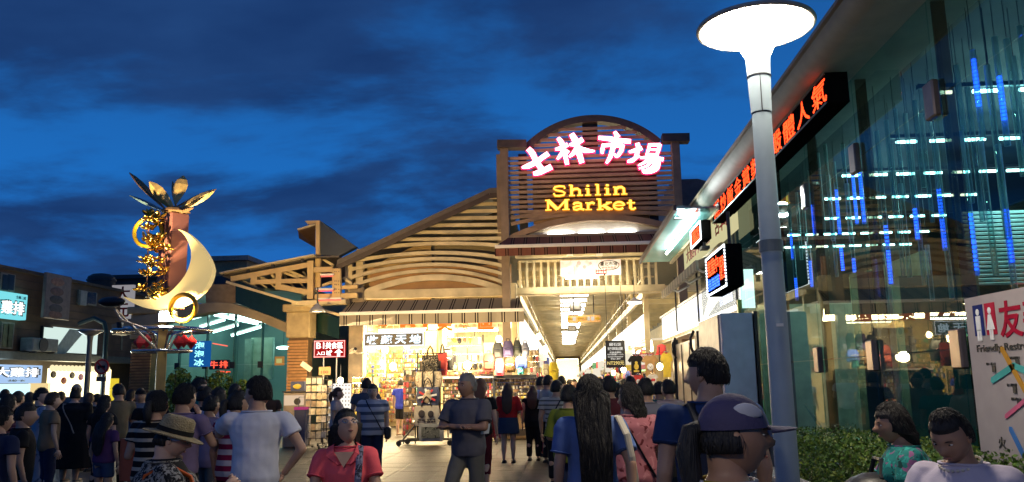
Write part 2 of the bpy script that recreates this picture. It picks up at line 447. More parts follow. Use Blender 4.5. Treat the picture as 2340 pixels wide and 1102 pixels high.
# lintel, tan board over the awning
a = P(822, 676, Y=YF); c = P(1168, 664, Y=YF)
b = MB(); b.bp((a.x, YF - .1, a.z - .12), (c.x, YF + .15, a.z + .16)); b.build('lintel', M_steel, hall)
b = MB(); b.bp((a.x + .3, YF + .2, a.z + .18), (c.x, YF + .28, a.z + .95)); b.build('fascia_board', mat('orange_tan_board', (.30, .16, .06), .6, var=.2, scale=2), hall)
# walls and ceiling of the lit shops under the hall
XL = P(800, 850, Y=YF).x; XR = P(1176, 850, Y=YF).x
zc = P(1000, 735, Y=YF).z
b = MB(); b.bp((XL, YF + 5.0, 0), (XR, YF + 5.1, zc + 1)); b.build('back_wall', mat('cream_wall', (.66, .56, .36), .7), hall)
b = MB(); b.bp((XL - .1, YF + .3, zc + .35), (XR, YF + 5.0, zc + .45)); b.build('shop_ceiling', M_white, hall)
b = MB(); b.bp((XL - .15, YF + .4, 0), (XL, YF + 5.0, zc + 1)); b.build('side_wall', mat('cream_wall', 0), hall)
for x0, x1, m in ((796, 829, mat('grey_brown_column', (.22, .17, .11), .6)), (1150, 1183, M_steel)):
    a = P(x0, 800, Y=YF - .2); c = P(x1, 800, Y=YF - .2); b = MB(); b.bp((a.x, YF - .2, 0), (c.x, YF + .25, zc + 1.2)); b.build('column', m, hall, bevel=.02)
a = P(985, 800, Y=YF + 2)
b = MB(); b.bp((a.x - .2, YF + 2, 0), (a.x + .2, YF + 2.4, zc + .35)); b.build('column', mat('ochre_column', (.48, .34, .14), .6), hall)

# awning over the shops
def awning(name, label, x0, yt0, x1, yt1, xb0, yb0, xb1, yb1, drop, Yt, Yb, cols, per, group):
    t0, t1 = P(x0, yt0, Y=Yt), P(x1, yt1, Y=Yt); b0, b1 = P(xb0, yb0, Y=Yb), P(xb1, yb1, Y=Yb)
    zt_ = (t0.z + t1.z) / 2; zb_ = (b0.z + b1.z) / 2; t0.z = t1.z = zt_; b0.z = b1.z = zb_
    r = thing(name, label, 'awning', ((t0.x + t1.x) / 2, Yt, zb_), group)
    st = stripes('awning_stripe' + name + str(per), cols, per, 0)
    b = MB(); b.prism([t0, t1, b1, b0], (0, 0, -.02)); b.build('canopy', st, r)
    b = MB(); b.bar(b0, b1, .10, .10); b.build('front_bar', M_white, r, bevel=.01)
    b = MB(); n = 40; top = [b0.lerp(b1, i / n) + V((0, .012 * sin(i * 1.9), -.052)) for i in range(n + 1)]
    bot = [p + V((0, .02 * sin(k * 1.3), -drop)) for k, p in enumerate(top)]
    b.strip(top, bot, (0, .012, 0)); b.build('valance', st, r)
    for k in range(3):
        p = t0.lerp(t1, .12 + .38 * k); q = b0.lerp(b1, .12 + .38 * k); b = MB(); b.bar(p - Z_ * .3, q - Z_ * .03, .04, .04); b.build('support_arm', M_white, r)
    return r
cg = [('#8d8474', .30), ('#26211d', .10), ('#a89f8e', .07), ('#26211d', .10), ('#8d8474', .43)]
awning('shop_awning', 'grey awning with dark stripes over the bag shop', 802, 688, 1186, 681, 776, 719, 1197, 706, .33, YF - .12, YF - 1.25, cg, .42, 'striped awnings')

# ------------------------------------------------------------------ gate with the neon name
YG = 26.0
gate = thing('market_gate', 'brown slatted gate tower with an arched top carrying the neon market name', 'gate', (P(1350, 500, Y=YG).x, YG, 0))
gl = P(1155, 545, Y=YG); gr = P(1553, 525, Y=YG); zb = min(gl.z, gr.z) + .05
ztop = P(1155, 334, Y=YG).z
for X in (gl.x, gr.x):
    b = MB(); b.bp((X - .13, YG - .1, 0 if X > 0 else 0), (X + .13, YG + .2, ztop)); b.build('post', M_steel_d, gate, bevel=.01)
tl = P(1137, 332, Y=YG); tr = P(1574, 317, Y=YG)
al = P(1203, 332, Y=YG); ar = P(1512, 318, Y=YG); am = P(1352, 264, Y=YG)
for a, c in ((tl, al), (ar, tr)):
    b = MB(); b.bar(a, c, .42, .26); b.build('top_beam', mat('dark_brown_steel', (.075, .055, .042), .5), gate)
arc = quad3(al, am + Z_ * .0, ar, 28)
cen = (al + ar) / 2; halfw = (ar.x - al.x) / 2; hh = am.z - cen.z
RAD = (halfw ** 2 + hh ** 2) / (2 * hh); cc = V((am.x, YG, am.z - RAD)); a0 = math.asin(min(1, halfw / RAD))
arcp = lambda r: [cc + V((r * sin(t), 0, r * cos(t))) for t in [-a0 + 2 * a0 * i / 28 for i in range(29)]]
b = MB(); b.strip(arcp(RAD + .02), arcp(RAD - .2), (0, .42, 0)); b.build('arch', mat('dark_brown_steel', 0), gate, smooth='auto')
# slats
nsl = 20; M_slat = mat('slat_brown', (.30, .205, .125), .5, var=.2, scale=3)
zs0 = P(1350, 496, Y=YG).z; zs1 = am.z - .35
for i in range(nsl + 6):
    z = ztop - .42 - .163 * i if i < nsl - 2 else None
    if z is None or z < zs0: break
    b = MB(); b.bar((gl.x + .13, YG + .05, z + .0), (gr.x - .13, YG + .05, z + (gr.x - gl.x) * .0), .08, .095); b.build('slat', M_slat, gate)
for i in range(5):
    z = ztop - .16 + .17 * i; dx = sqrt(max(.01, (RAD - .2) ** 2 - (z - cc.z) ** 2))
    b = MB(); b.bar((cc.x - dx, YG + .1, z), (cc.x + dx, YG + .1, z), .08, .095); b.build('slat', M_slat, gate)
b = MB(); b.bp((gl.x + .9, YG + .5, zs0 - .1), (gr.x - .8, YG + .55, ztop - .45)); b.build('back_board', mat('brown_board', (.20, .12, .075), .6, var=.25, scale=2), gate)
for x in (1196, 1492):
    X = P(x, 450, Y=YG + .4).x; b = MB(); b.bp((X - .14, YG + .3, zs0 - .3), (X + .14, YG + .42, ztop - .2)); b.build('inner_post', M_dark, gate)
X = P(1348, 300, Y=YG + .3).x; b = MB(); b.bp((X - .25, YG + .25, ztop - .1), (X + .25, YG + .35, am.z - .2)); b.build('inner_post', M_dark, gate)
# bowed slats and the lit lens under the letters
for k, (dl, dc) in enumerate(((500, 478), (514, 486), (545, 497))):
    pts = quad3(P(1168, dl - 2, Y=YG), P(1352, dc, Y=YG), P(1548, dl - 22, Y=YG), 20)
    hgt = .11 if k < 2 else .2
    b = MB(); b.strip([p + Z_ * hgt / 2 for p in pts], [p - Z_ * hgt / 2 for p in pts], (0, .2 if k == 2 else .1, 0)); b.build('bowed_slat', M_slat, gate, smooth='auto')
top = quad3(P(1170, 538, Y=YG + .35), P(1352, 500, Y=YG + .35), P(1546, 518, Y=YG + .35), 20)
bot = [V((p.x, YG + .35, zb - .1)) for p in top]
b = MB(); b.strip(top, bot, (0, .05, 0)); b.build('lit_lens_panel', M_white, gate)
b = MB(); b.bar((gl.x + .1, YG + .1, zb - .02), (gr.x - .1, YG + .1, zb - .02), .3, .12); b.build('bottom_beam', M_steel_d, gate)
# uplights hidden behind the bottom beam
for k in range(3):
    X = gl.x + (gr.x - gl.x) * (.32 + .18 * k)
    u = thing('uplight_tube', 'white tube lamp behind the gate beam, ' + ['left end', 'middle', 'right end'][k] + ' of the lit arch', 'tube lamp', (X, YG + .28, zb + .06), 'tube lamps lighting the gate arch')
    b = MB(); b.tube([(X - .42, YG + .28, zb + .09), (X + .42, YG + .28, zb + .09)], .02, 8); b.build('tube', M_tube, u)
    b = MB(); b.bp((X - .45, YG + .26, zb + .045), (X + .45, YG + .3, zb + .065)); b.build('holder', M_white, u)
# side return of the gate, seen on the left
b = MB(); p = P(1139, 365, Y=YG + .6); b.bp((p.x - .05, YG + .3, P(1150, 520, Y=YG).z), (gl.x - .14, YG + .8, p.z + .1)); b.build('side_return', M_steel_d, gate)
b = MB(); a = P(1555, 410, Y=YG + 2.5); b.prism([V((gr.x + .2, YG + 2.5, zb)), V((gr.x + 2.6, YG + 2.5, zb)), V((gr.x + 2.6, YG + 2.5, a.z - .5)), V((gr.x + 1.1, YG + 2.5, a.z)), V((gr.x + .2, YG + 2.5, a.z))], (0, 6, 0)); b.build('rear_roof_block', mat('slate_roof', (.06, .07, .08), .5), gate)

# the four brush characters (strokes traced as tapered bands) on a raised board plane
YL = YG - .16
M_neon = emi('white_pink_neon', (1, .88, .93), 5.0)
M_halo = emi('pink_neon_edge', (1, .03, .16), 1.6)  # painted pink glow: wider coloured outline behind each character
def Q(x, y): return P(1180 + x / 5.511, 290 + y / 5.511, Y=YL)
def brush(strokes, mname, parent, grow=0, y=0.0, m=None, dep=.05):
    b = MB()
    for si, s in enumerate(strokes):
        pts = [(Q(x, yy), wd) for x, yy, wd in s]
        fine = []
        for i in range(len(pts) - 1):
            p0 = pts[max(i - 1, 0)][0]; p1, w1 = pts[i]; p2, w2 = pts[i + 1]; p3 = pts[min(i + 2, len(pts) - 1)][0]
            for k in range(4):
                t = k / 4
                q = .5 * ((2 * p1) + (p2 - p0) * t + (2 * p0 - 5 * p1 + 4 * p2 - p3) * t * t + (3 * p1 - p0 - 3 * p2 + p3) * t ** 3)
                fine.append((q, w1 + (w2 - w1) * t))
        fine.append(pts[-1])
        kf = 26.0 / (1903 * 5.511)
        top = []; bot = []
        for i, (q, wd) in enumerate(fine):
            d = fine[min(i + 1, len(fine) - 1)][0] - fine[max(i - 1, 0)][0]
            nrm = V((-d.z, 0, d.x)).normalized(); r = wd * kf / 2 + grow
            if i == 0: q = q - d.normalized() * grow
            if i == len(fine) - 1: q = q + d.normalized() * grow
            top.append(q + nrm * r + V((0, y - si * .002, 0))); bot.append(q - nrm * r + V((0, y - si * .002, 0)))
        b.strip(top, bot, (0, dep, 0))
    return b.build(mname, m, parent)
CH = [
 [[(70, 510, 20), (150, 490, 62), (250, 440, 60), (340, 375, 55), (400, 335, 60)],
  [(150, 275, 60), (200, 330, 70), (255, 440, 66), (320, 530, 62)],
  [(215, 590, 40), (290, 570, 66), (370, 535, 62), (440, 500, 70)]],
 [[(490, 280, 20), (560, 265, 50), (645, 220, 50)], [(525, 140, 40), (570, 200, 60), (600, 300, 55), (640, 470, 46)],
  [(600, 290, 50), (560, 350, 45), (515, 405, 22)], [(610, 290, 30), (655, 325, 46)],
  [(665, 225, 20), (740, 210, 60), (835, 155, 56)], [(695, 90, 60), (745, 180, 80), (780, 300, 72), (825, 450, 60)],
  [(760, 270, 60), (720, 330, 50), (665, 375, 20)], [(775, 250, 30), (860, 295, 62), (985, 305, 12)]],
 [[(1240, 60, 30), (1275, 130, 70)], [(1035, 135, 40), (1180, 150, 56), (1300, 170, 55), (1440, 180, 50)],
  [(1100, 215, 40), (1085, 280, 48), (1080, 335, 26)], [(1085, 235, 40), (1200, 225, 44), (1330, 235, 60)], [(1335, 225, 56), (1320, 300, 50), (1265, 370, 36), (1235, 340, 20)],
  [(1240, 180, 66), (1215, 270, 58), (1185, 370, 52), (1135, 455, 26)]],
 [[(1420, 315, 22), (1500, 295, 50), (1580, 265, 44)], [(1525, 205, 50), (1535, 280, 52), (1500, 390, 46)], [(1400, 435, 26), (1460, 420, 50), (1550, 360, 22)],
  [(1680, 215, 34), (1665, 280, 36), (1640, 355, 26)], [(1680, 225, 34), (1810, 225, 38)], [(1805, 220, 46), (1790, 290, 42), (1765, 365, 36)], [(1675, 285, 22), (1780, 288, 24)], [(1650, 345, 26), (1760, 350, 28)],
  [(1560, 390, 22), (1690, 385, 40), (1850, 410, 44)], [(1660, 395, 36), (1610, 450, 32), (1535, 485, 14)], [(1620, 440, 24), (1760, 440, 36)], [(1790, 440, 50), (1770, 520, 54), (1690, 560, 50), (1610, 565, 40), (1590, 530, 14)],
  [(1690, 445, 30), (1640, 495, 28), (1545, 525, 14)], [(1750, 455, 30), (1690, 520, 30), (1590, 560, 14)]],
]
for k, st in enumerate(CH):
    brush(st, 'neon_character_edge', gate, grow=.034, y=.06, m=M_halo, dep=.05)
    brush(st, 'neon_character', gate, grow=0, y=0, m=M_neon, dep=.05)
# latin name as channel letters
M_yel = emi('yellow_letter', (1, .78, .10), 1.9); M_yed = emi('amber_letter_edge', (1, .28, .01), .9)
# hand drawn slab-serif letters: cell units, drawn with bars
def slab_letters(word, x0, x1, yb_, yh, yside):
    """places each letter as its own part: traced x ranges in photo pixels"""
    for ch, xa, xb, tall in word:
        pa = P(xa, yb_(xa), Y=YL); pb_ = P(xb, yb_(xb), Y=YL); zb0 = (pa.z + pb_.z) / 2; zt0 = P(xa, yb_(xa) - tall, Y=YL).z
        H = zt0 - zb0; W = pb_.x - pa.x
        for grow, mm, yy in ((.028, M_yed, .03), (0, M_yel, 0)):
            b = MB(); st = H * .17 if tall < 22 else H * .14
            def B(u0, v0, u1, v1, wd): b.bar(pa + V((u0 * W, yy, v0 * H)), pa + V((u1 * W, yy, v1 * H)), wd + 2 * grow, .03, up=(0, -1, 0))
            def A(pts, wd):
                pp = [pa + V((u * W, yy, v * H)) for u, v in pts]; tp = []; bt = []
                for i in range(len(pp)):
                    d = (pp[min(i + 1, len(pp) - 1)] - pp[max(i - 1, 0)]); n_ = V((-d.z, 0, d.x)).normalized() * (wd / 2 + grow)
                    tp.append(pp[i] + n_); bt.append(pp[i] - n_)
                b.strip(tp, bt, (0, .03, 0))
            sw = W * .17; th = H * .07
            arcs = lambda cx_, cy_2, rx, ry, d0, d1, n=12: [(cx_ + rx * cos(radians(d0 + (d1 - d0) * i / n)), cy_2 + ry * sin(radians(d0 + (d1 - d0) * i / n))) for i in range(n + 1)]
            L = ch
            if L == 'S': A([(.88, .70), (.84, .92), (.5, .96), (.2, .9), (.12, .74), (.28, .58), (.7, .46), (.88, .3), (.8, .1), (.5, .04), (.2, .06), (.1, .3)], H * .13)
            elif L == 'h': B(.22, 0, .22, 1, W * .16); B(.04, .03, .44, .03, th); B(.04, .97, .22, .97, th); A([(.22, .45), (.4, .62), (.62, .64), (.76, .5), (.76, 0)], W * .14); B(.58, .03, .98, .03, th)
            elif L == 'i': B(.5, 0, .5, .66, W * .34); B(.05, .03, .95, .03, th); B(.1, .63, .5, .63, th); B(.5, .82, .5, 1, W * .34)
            elif L == 'l': B(.5, 0, .5, 1, W * .34); B(.05, .03, .95, .03, th); B(.1, .97, .5, .97, th)
            elif L == 'n': B(.22, 0, .22, .98, W * .16); B(.03, .04, .45, .04, th * 1.2); B(.04, .95, .22, .95, th * 1.2); A([(.22, .65), (.4, .93), (.62, .95), (.77, .75), (.77, 0)], W * .15); B(.58, .04, .99, .04, th * 1.2)
            elif L == 'M': B(.12, 0, .12, 1, W * .07); B(.86, 0, .86, 1, W * .13); A([(.12, .97), (.5, .08)], W * .13); A([(.5, .08), (.86, .97)], W * .06); B(0, .03, .26, .03, th); B(.7, .03, 1, .03, th); B(0, .97, .2, .97, th); B(.8, .97, 1, .97, th)
            elif L == 'a': A([(.14, .72), (.22, .92), (.5, .98), (.72, .86), (.74, .1), (.98, .05)], W * .15); A([(.74, .55), (.4, .52), (.12, .36), (.16, .1), (.4, .03), (.74, .25)], W * .12)
            elif L == 'r': B(.3, 0, .3, .97, W * .2); B(.02, .04, .66, .04, th * 1.2); B(.04, .94, .3, .94, th * 1.2); A([(.3, .6), (.5, .9), (.72, .97), (.92, .8)], W * .18)
            elif L == 'k': B(.22, 0, .22, 1, W * .16); B(.02, .03, .44, .03, th); B(.02, .97, .22, .97, th); A([(.84, .62), (.22, .26)], W * .08); A([(.42, .4), (.84, .02)], W * .17); B(.6, .64, .97, .64, th); B(.62, .03, 1, .03, th)
            elif L == 'e': A(arcs(.5, .5, .4, .45, 0, 320, 16), W * .13); B(.12, .52, .88, .52, th * 1.3)
            elif L == 't': B(.42, .1, .42, 1, W * .26); A([(.42, .2), (.5, .05), (.72, .03), (.95, .18)], W * .16); B(.05, .68, .9, .68, th * 1.3)
            b.build('letter' if yy == 0 else 'letter_edge', mm, gate)
yb1 = lambda x: 290 + (880 - (x - 1262) * .135 * 5.5 / 5.5 * .3) / 5.511
slab_letters([('S', 1262, 1295, 24), ('h', 1299, 1333, 25), ('i', 1336, 1352, 24), ('l', 1359, 1374, 25), ('i', 1380, 1397, 24), ('n', 1400, 1434, 18)], 0, 0, lambda x: 449 - (x - 1262) * .028, 24, 0)
slab_letters([('M', 1246, 1302, 23), ('a', 1307, 1336, 17), ('r', 1337, 1361, 17), ('k', 1363, 1400, 25), ('e', 1400, 1430, 18), ('t', 1432, 1454, 22)], 0, 0, lambda x: 481 - (x - 1246) * .01, 24, 0)
lamp('AREA', V((P(1350, 350, Y=YL).x, YL - .25, P(1350, 350, Y=YL).z)), 9, (1, .25, .4), 4.5, target=V((P(1350, 350, Y=YL).x, YG + 3, P(1350, 350, Y=YL).z)), size_y=.9)

cr = [('#74493c', .42), ('#301a15', .10), ('#8c6a58', .06), ('#301a15', .10), ('#74493c', .32)]
awning('gate_awning', 'dull red striped awning under the lit arch of the gate', 1160, 545, 1524, 533, 1131, 568, 1512, 550, .24, YG - .12, YG - 1.1, cr, .40, 'striped awnings')

# ------------------------------------------------------------------ footbridge railing under the gate
YB = 27.2
br = thing('bridge_railing', 'cream steel footbridge railing spanning the market entrance', 'railing', (P(1340, 660, Y=YB).x, YB, P(1340, 672, Y=YB).z))
x0 = P(1186, 640, Y=YB).x; x1 = P(1504, 640, Y=YB).x
zbm = P(1340, 672, Y=YB).z; zrb = P(1340, 655, Y=YB).z; zrt = P(1340, 597, Y=YB).z; zub = P(1340, 580, Y=YB).z
b = MB(); b.bp((x0 - .2, YB - .15, zrb), (x1 + .2, YB - .05, zrb - .22)); b.bp((x0 - .2, YB - .05, zrb - .03), (x1 + .2, YB + .2, zrb - .2)); b.build('deck_beam', M_steel, br)
b = MB(); b.bp((x0 - .2, YB - .1, zbm), (x1 + .2, YB + .3, zrb - .22)); b.build('lower_beam', M_steel, br)
b = MB(); b.bp((x0, YB - .05, zrt), (x1, YB + .02, zrt + .07)); b.build('hand_rail', M_steel, br)
b = MB(); b.bp((x0 - .1, YB - .25, zub - .1), (x1, YB + .1, zub + .2)); b.build('upper_beam', M_steel, br)
b = MB(); b.bp((0, -.025, 0), (.075, .025, zrt - zrb)); bal = b.build('baluster', M_steel, br)
nb = 20
for i in range(nb):
    p = V((x0 + .04 + (x1 - x0 - .1) * i / (nb - 1), YB - .02, zrb))
    if i == 0: bal.location = p - WLOC[br]
    else: clone(bal, p, br)
for i in range(nb - 1):
    p = V((x0 + .2 + (x1 - x0 - .1) * i / (nb - 1), YB + 1.2, zrb)); clone(bal, p, br)
b = MB(); b.bp((x0, YB + 1.18, zrt - .12), (x1, YB + 1.24, zrt - .05)); b.bp((x0, YB + 1.18, zrb + .4), (x1, YB + 1.24, zrb + .45)); b.bp((x0, YB + 1.18, zrb + .8), (x1, YB + 1.24, zrb + .84)); b.build('rear_rail', M_steel, br)
for x in (1302, 1370):
    p = P(x, 581, Y=YB - .4); bx_ = thing('junction_box', 'small white box hanging under the beam, ' + ('left' if x < 1330 else 'right') + ' of the pair above the banner', 'box', p, 'white boxes above the banner')
    b = MB(); b.box(p, (.2, .16, .12)); b.build('housing', M_white, bx_, bevel=.01); b = MB(); b.box(p - Z_ * .075, (.14, .1, .03)); b.build('lid', M_steel, bx_)
# banner with bus and speech bubble
ba, bb = P(1280, 593, Y=YB - .2), P(1420, 634, Y=YB - .2)
bn = thing('market_banner', 'pale printed banner with a red bus tied to the footbridge railing', 'banner', ((ba.x + bb.x) / 2, YB - .2, bb.z))
zt_, zb_ = P(1350, 594, Y=YB - .2).z, P(1350, 630, Y=YB - .2).z
b = MB(); b.bp((ba.x, YB - .2, zb_), (bb.x, YB - .185, zt_)); b.build('cloth', floral('banner_print', '#d9d2da', ['#cfd6e2', '#dcb8c0'], 2.2, .55), bn)
bw = bb.x - ba.x; bh = zt_ - zb_
def bpos(u, v): return V((ba.x + bw * u, YB - .205, zb_ + bh * v))
text('臺北市場', mat('print_black', (.02, .02, .02)), bn, bpos(.80, .72), X_, Z_, bh * .26, bw * .28, bold=.01, depth=.004)
text('好味來逛逛', mat('print_brown', (.30, .10, .08)), bn, bpos(.80, .48), X_, Z_, bh * .14, bw * .24, depth=.004)
b = MB(); bc = bpos(.67, .20)
b.box(bc + V((0, 0, .02)), (bw * .18, .006, bh * .30)); b.build('bus_print', mat('print_red', (.6, .04, .05)), bn)
b = MB()
for i in range(4):
    for j in range(2): b.box(bc + V((bw * (-.06 + .04 * i), -.004, bh * (.0 + .16 * j))), (bw * .028, .004, bh * .08))
b.build('bus_window_print', mat('print_white', (.8, .8, .8)), bn)
b = MB()
for i in (-1, 1): b.ell(bc + V((bw * .055 * i, -.004, -bh * .15)), (bh * .06, .004, bh * .06), 10, 6)
b.build('bus_wheel_print', mat('print_black', 0), bn)
b = MB(); pts = [bpos(.80 + .17 * cos(t), .62 + .30 * sin(t)) for t in [radians(250 + 300 * i / 20) for i in range(21)]] + [bpos(.72, .12)]
b.tube(pts, .012, 5); b.build('bubble_outline', mat('print_black', 0), bn)
for u, v, r in ((.31, .8, .07), (.40, .55, .06), (.28, .65, .05), (.5, .78, .05)): b = MB(); b.ell(bpos(u, v), (bw * r * .5, .004, bh * r * 2), 12, 6); b.build('blossom_print', mat('print_pink', (.62, .35, .40)), bn)
b = MB(); b.bar(bpos(.23, .02), bpos(.23, .62), .03, .004, up=(0, -1, 0)); b.bar(bpos(.2, .02), bpos(.26, .02), .03, .02, up=(0, -1, 0)); b.build('tower_print', mat('print_grey', (.35, .38, .42)), bn)
def tube_light(name, label, a, c, m, group=None, holder=True, r=.022, cat='tube lamp'):
    a = V(a); c = V(c); t = thing(name, label, cat, (a + c) / 2, group)
    b = MB(); b.tube([a, c], r, 8); b.build('tube', m, t)
    if holder:
        d = (c - a).normalized(); b = MB(); b.bar(a - d * .03 + Z_ * (r + .032), c + d * .03 + Z_ * (r + .032), .07, .05); b.build('holder', M_white, t)
    return t
bt_ = tube_light('banner_tube', 'bright white tube lamp glowing along the bottom of the banner', P(1292, 635, Y=YB - .32), P(1366, 634, Y=YB - .32), M_tube, r=.035)
lamp('AREA', P(1330, 640, Y=YB - .9), 55, (1, .86, .55), 3.6, target=P(1330, 625, Y=YB + 1), size_y=.3)
# ------------------------------------------------------------------ covered market street behind the gate
arc_ = thing('covered_arcade', 'long covered market street with cream steel beams running away behind the gate', 'arcade', (.6, 40, 0))
XA0, XA1, ZC, ZBm = -1.5, 2.8, 5.6, 4.5
M_cream = mat('cream_steel', (.60, .50, .29), .5, var=.22, scale=1.6, bump=.06, bscale=30)
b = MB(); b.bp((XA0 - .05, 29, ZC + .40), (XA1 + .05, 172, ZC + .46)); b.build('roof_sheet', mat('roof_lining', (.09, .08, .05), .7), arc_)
b = MB(); b.bp((XA0 - .08, -.05, -.02), (XA1 + .08, .05, .26)); cb_ = b.build('ceiling_beam', M_cream, arc_, keep=True)
ys = [29.3 + 2.0 * i for i in range(70)]
for i, y in enumerate(ys):
    if i == 0: cb_.location = V((0, y, ZC)) - WLOC[arc_]
    else: clone(cb_, (0, y, ZC), arc_)
for X, sg in ((XA0, -1), (XA1, 1)):
    b = MB(); b.bp((X - .06, 28.2, ZBm - .12), (X + .06, 172, ZBm + .12)); b.build('long_beam', M_cream, arc_)
    b = MB(); b.bp((X - .05, 28.2, ZBm + .5), (X + .05, 172, ZBm + .56)); b.build('mid_rail', M_cream, arc_)
    b = MB(); b.bp((-.05, -.05, 0), (.05, .05, ZC + .2 - ZBm)); ps = b.build('clerestory_post', M_cream, arc_, keep=True)
    for i, y in enumerate(ys):
        p = V((X, y + .2, ZBm))
        if i == 0: ps.location = p - WLOC[arc_]
        else: clone(ps, p, arc_)
    b = MB(); b.bp((-.09, -.09, 0), (.09, .09, ZBm)); ps = b.build('column', M_cream, arc_, keep=True)
    for i in range(18):
        p = V((X + .12 * sg, 29 + 7.6 * i, 0))
        if i == 0: ps.location = p - WLOC[arc_]
        else: clone(ps, p, arc_)
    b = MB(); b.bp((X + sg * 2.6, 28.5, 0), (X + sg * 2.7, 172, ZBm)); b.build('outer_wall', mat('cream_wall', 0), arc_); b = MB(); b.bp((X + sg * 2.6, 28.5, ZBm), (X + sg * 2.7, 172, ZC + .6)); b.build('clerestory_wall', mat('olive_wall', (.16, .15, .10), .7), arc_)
    b = MB()
    for i in range(30): b.bp((X + sg * .3, 28.5 + 2.4 * i, ZBm + .1), (X + sg * 2.6, 28.62 + 2.4 * i, ZBm + .3))
    tag(b.build('side_rafters', M_cream, arc_), kind='stuff')
    b = MB(); b.bp((X + sg * .05, 28.5, ZC + .40), (X + sg * 2.7, 172, ZC + .46)); b.build('side_roof', mat('roof_lining', 0), arc_)
b = MB(); b.bp((-6, 172, 0), (8, 172.2, 7)); b.build('end_wall', mat('cream_wall', 0), arc_)
lamp('AREA', (.6, 162, 4.5), 5000, (1, .86, .6), 4, target=(.6, 172, 1.5))  # unseen light added to brighten the end wall
# fluorescent rows
pr = None
ords = ('first second third fourth fifth sixth seventh eighth ninth tenth eleventh twelfth thirteenth fourteenth fifteenth sixteenth seventeenth eighteenth').split()
for i in range(16):
    y = 37.6 + 2.6 * i if i < 10 else 63 + 4.2 * (i - 9)
    lab = ords[i] + ' row of white tube lamps from the gate under the arcade roof'
    if pr is None:
        pr = thing('arcade_tube_lamp', lab, 'tube lamp', (.55, y, ZC - .12), 'rows of tube lamps under the arcade roof')
        b = MB(); b.tube([(-.08, y, ZC - .14), (1.18, y, ZC - .14)], .05, 8); b.build('tube', M_tube, pr)
        b = MB(); b.bp((-.12, y - .06, ZC - .08), (1.22, y + .06, ZC - .0)); b.build('holder', M_white, pr)
    else: dup(pr, (.55, y, ZC - .12), label=lab)
for i in range(9):
    lamp('AREA', (.55, 34 + 13 * i, ZC - .35), 850, (1, .80, .45), 2.0, target=(.55, 32 + 10.5 * i, 0), size_y=6)
# hanging loudspeaker boxes in line with the lamps
for i, (yy) in enumerate((40.5, 49, 58)):
    t = thing('ceiling_projector', ['nearest', 'middle', 'farthest'][i] + ' grey square unit hanging among the arcade lamps', 'ceiling unit', (.62, yy, ZC - .3), 'square units among the arcade lamps')
    b = MB(); b.box((.62, yy, ZC - .42), (.62, .3, .44)); b.build('housing', mat('grey_housing', (.22, .21, .19), .5), t, bevel=.02)
    b = MB(); b.box((.62, yy - .16, ZC - .42), (.44, .03, .26)); b.build('face', mat('beige_face', (.5, .46, .36)), t)
    b = MB(); b.bar((.62, yy, ZC - .2), (.62, yy, ZC + .2), .04, .04); b.build('hanger', M_dark, t)
# direction sign
YD = 36.0
a, c = P(1296, 722, Y=YD), P(1373, 735, Y=YD)
ds = thing('direction_sign', 'brown hanging direction sign with yellow arrows in the arcade', 'sign', ((a.x + c.x) / 2, YD, c.z))
b = MB(); b.bp((a.x, YD, c.z - .02), (c.x, YD + .06, a.z)); b.build('board', mat('sign_brown', (.20, .11, .04), .5), ds)
zm = (a.z + c.z) / 2; h_ = a.z - c.z
M_sy = emi('sign_yellow', (1, .55, .05), .75); M_sw = emi('sign_white', (1, .9, .75), .8)
def arrow(mb, c_, d, L, wd, y):
    d = V(d); n_ = V((-d.z, 0, d.x)); c_ = V(c_)
    mb.prism([c_ + d * L / 2, c_ + n_ * wd * .5, c_ + n_ * wd * .17, c_ + n_ * wd * .17 - d * L / 2, c_ - n_ * wd * .17 - d * L / 2, c_ - n_ * wd * .17, c_ - n_ * wd * .5], (0, y, 0))
for u, d in ((.08, (-1, 0, 0)), (.35, (0, 0, 1)), (.90, (1, 0, 0))):
    b = MB(); arrow(b, (a.x + (c.x - a.x) * u, YD - .005, zm), d, h_ * .75, h_ * .7, -.004); b.build('arrow', M_sy, ds)
text('市場', M_sy, ds, (a.x + (c.x - a.x) * .5, YD - .006, zm), X_, Z_, h_ * .6, h_ * 1.3)
for u in (.21, .63, .76):
    b = MB(); b.box((a.x + (c.x - a.x) * u, YD - .006, zm), (h_ * .5, .006, h_ * .62)); b.build('pictogram', M_sw, ds)
for u in (.2, .8):
    b = MB(); b.tube([(a.x + (c.x - a.x) * u, YD + .03, a.z), (a.x + (c.x - a.x) * u, YD + .03, ZC + .2)], .02, 6); b.build('hanger', M_dark, ds)

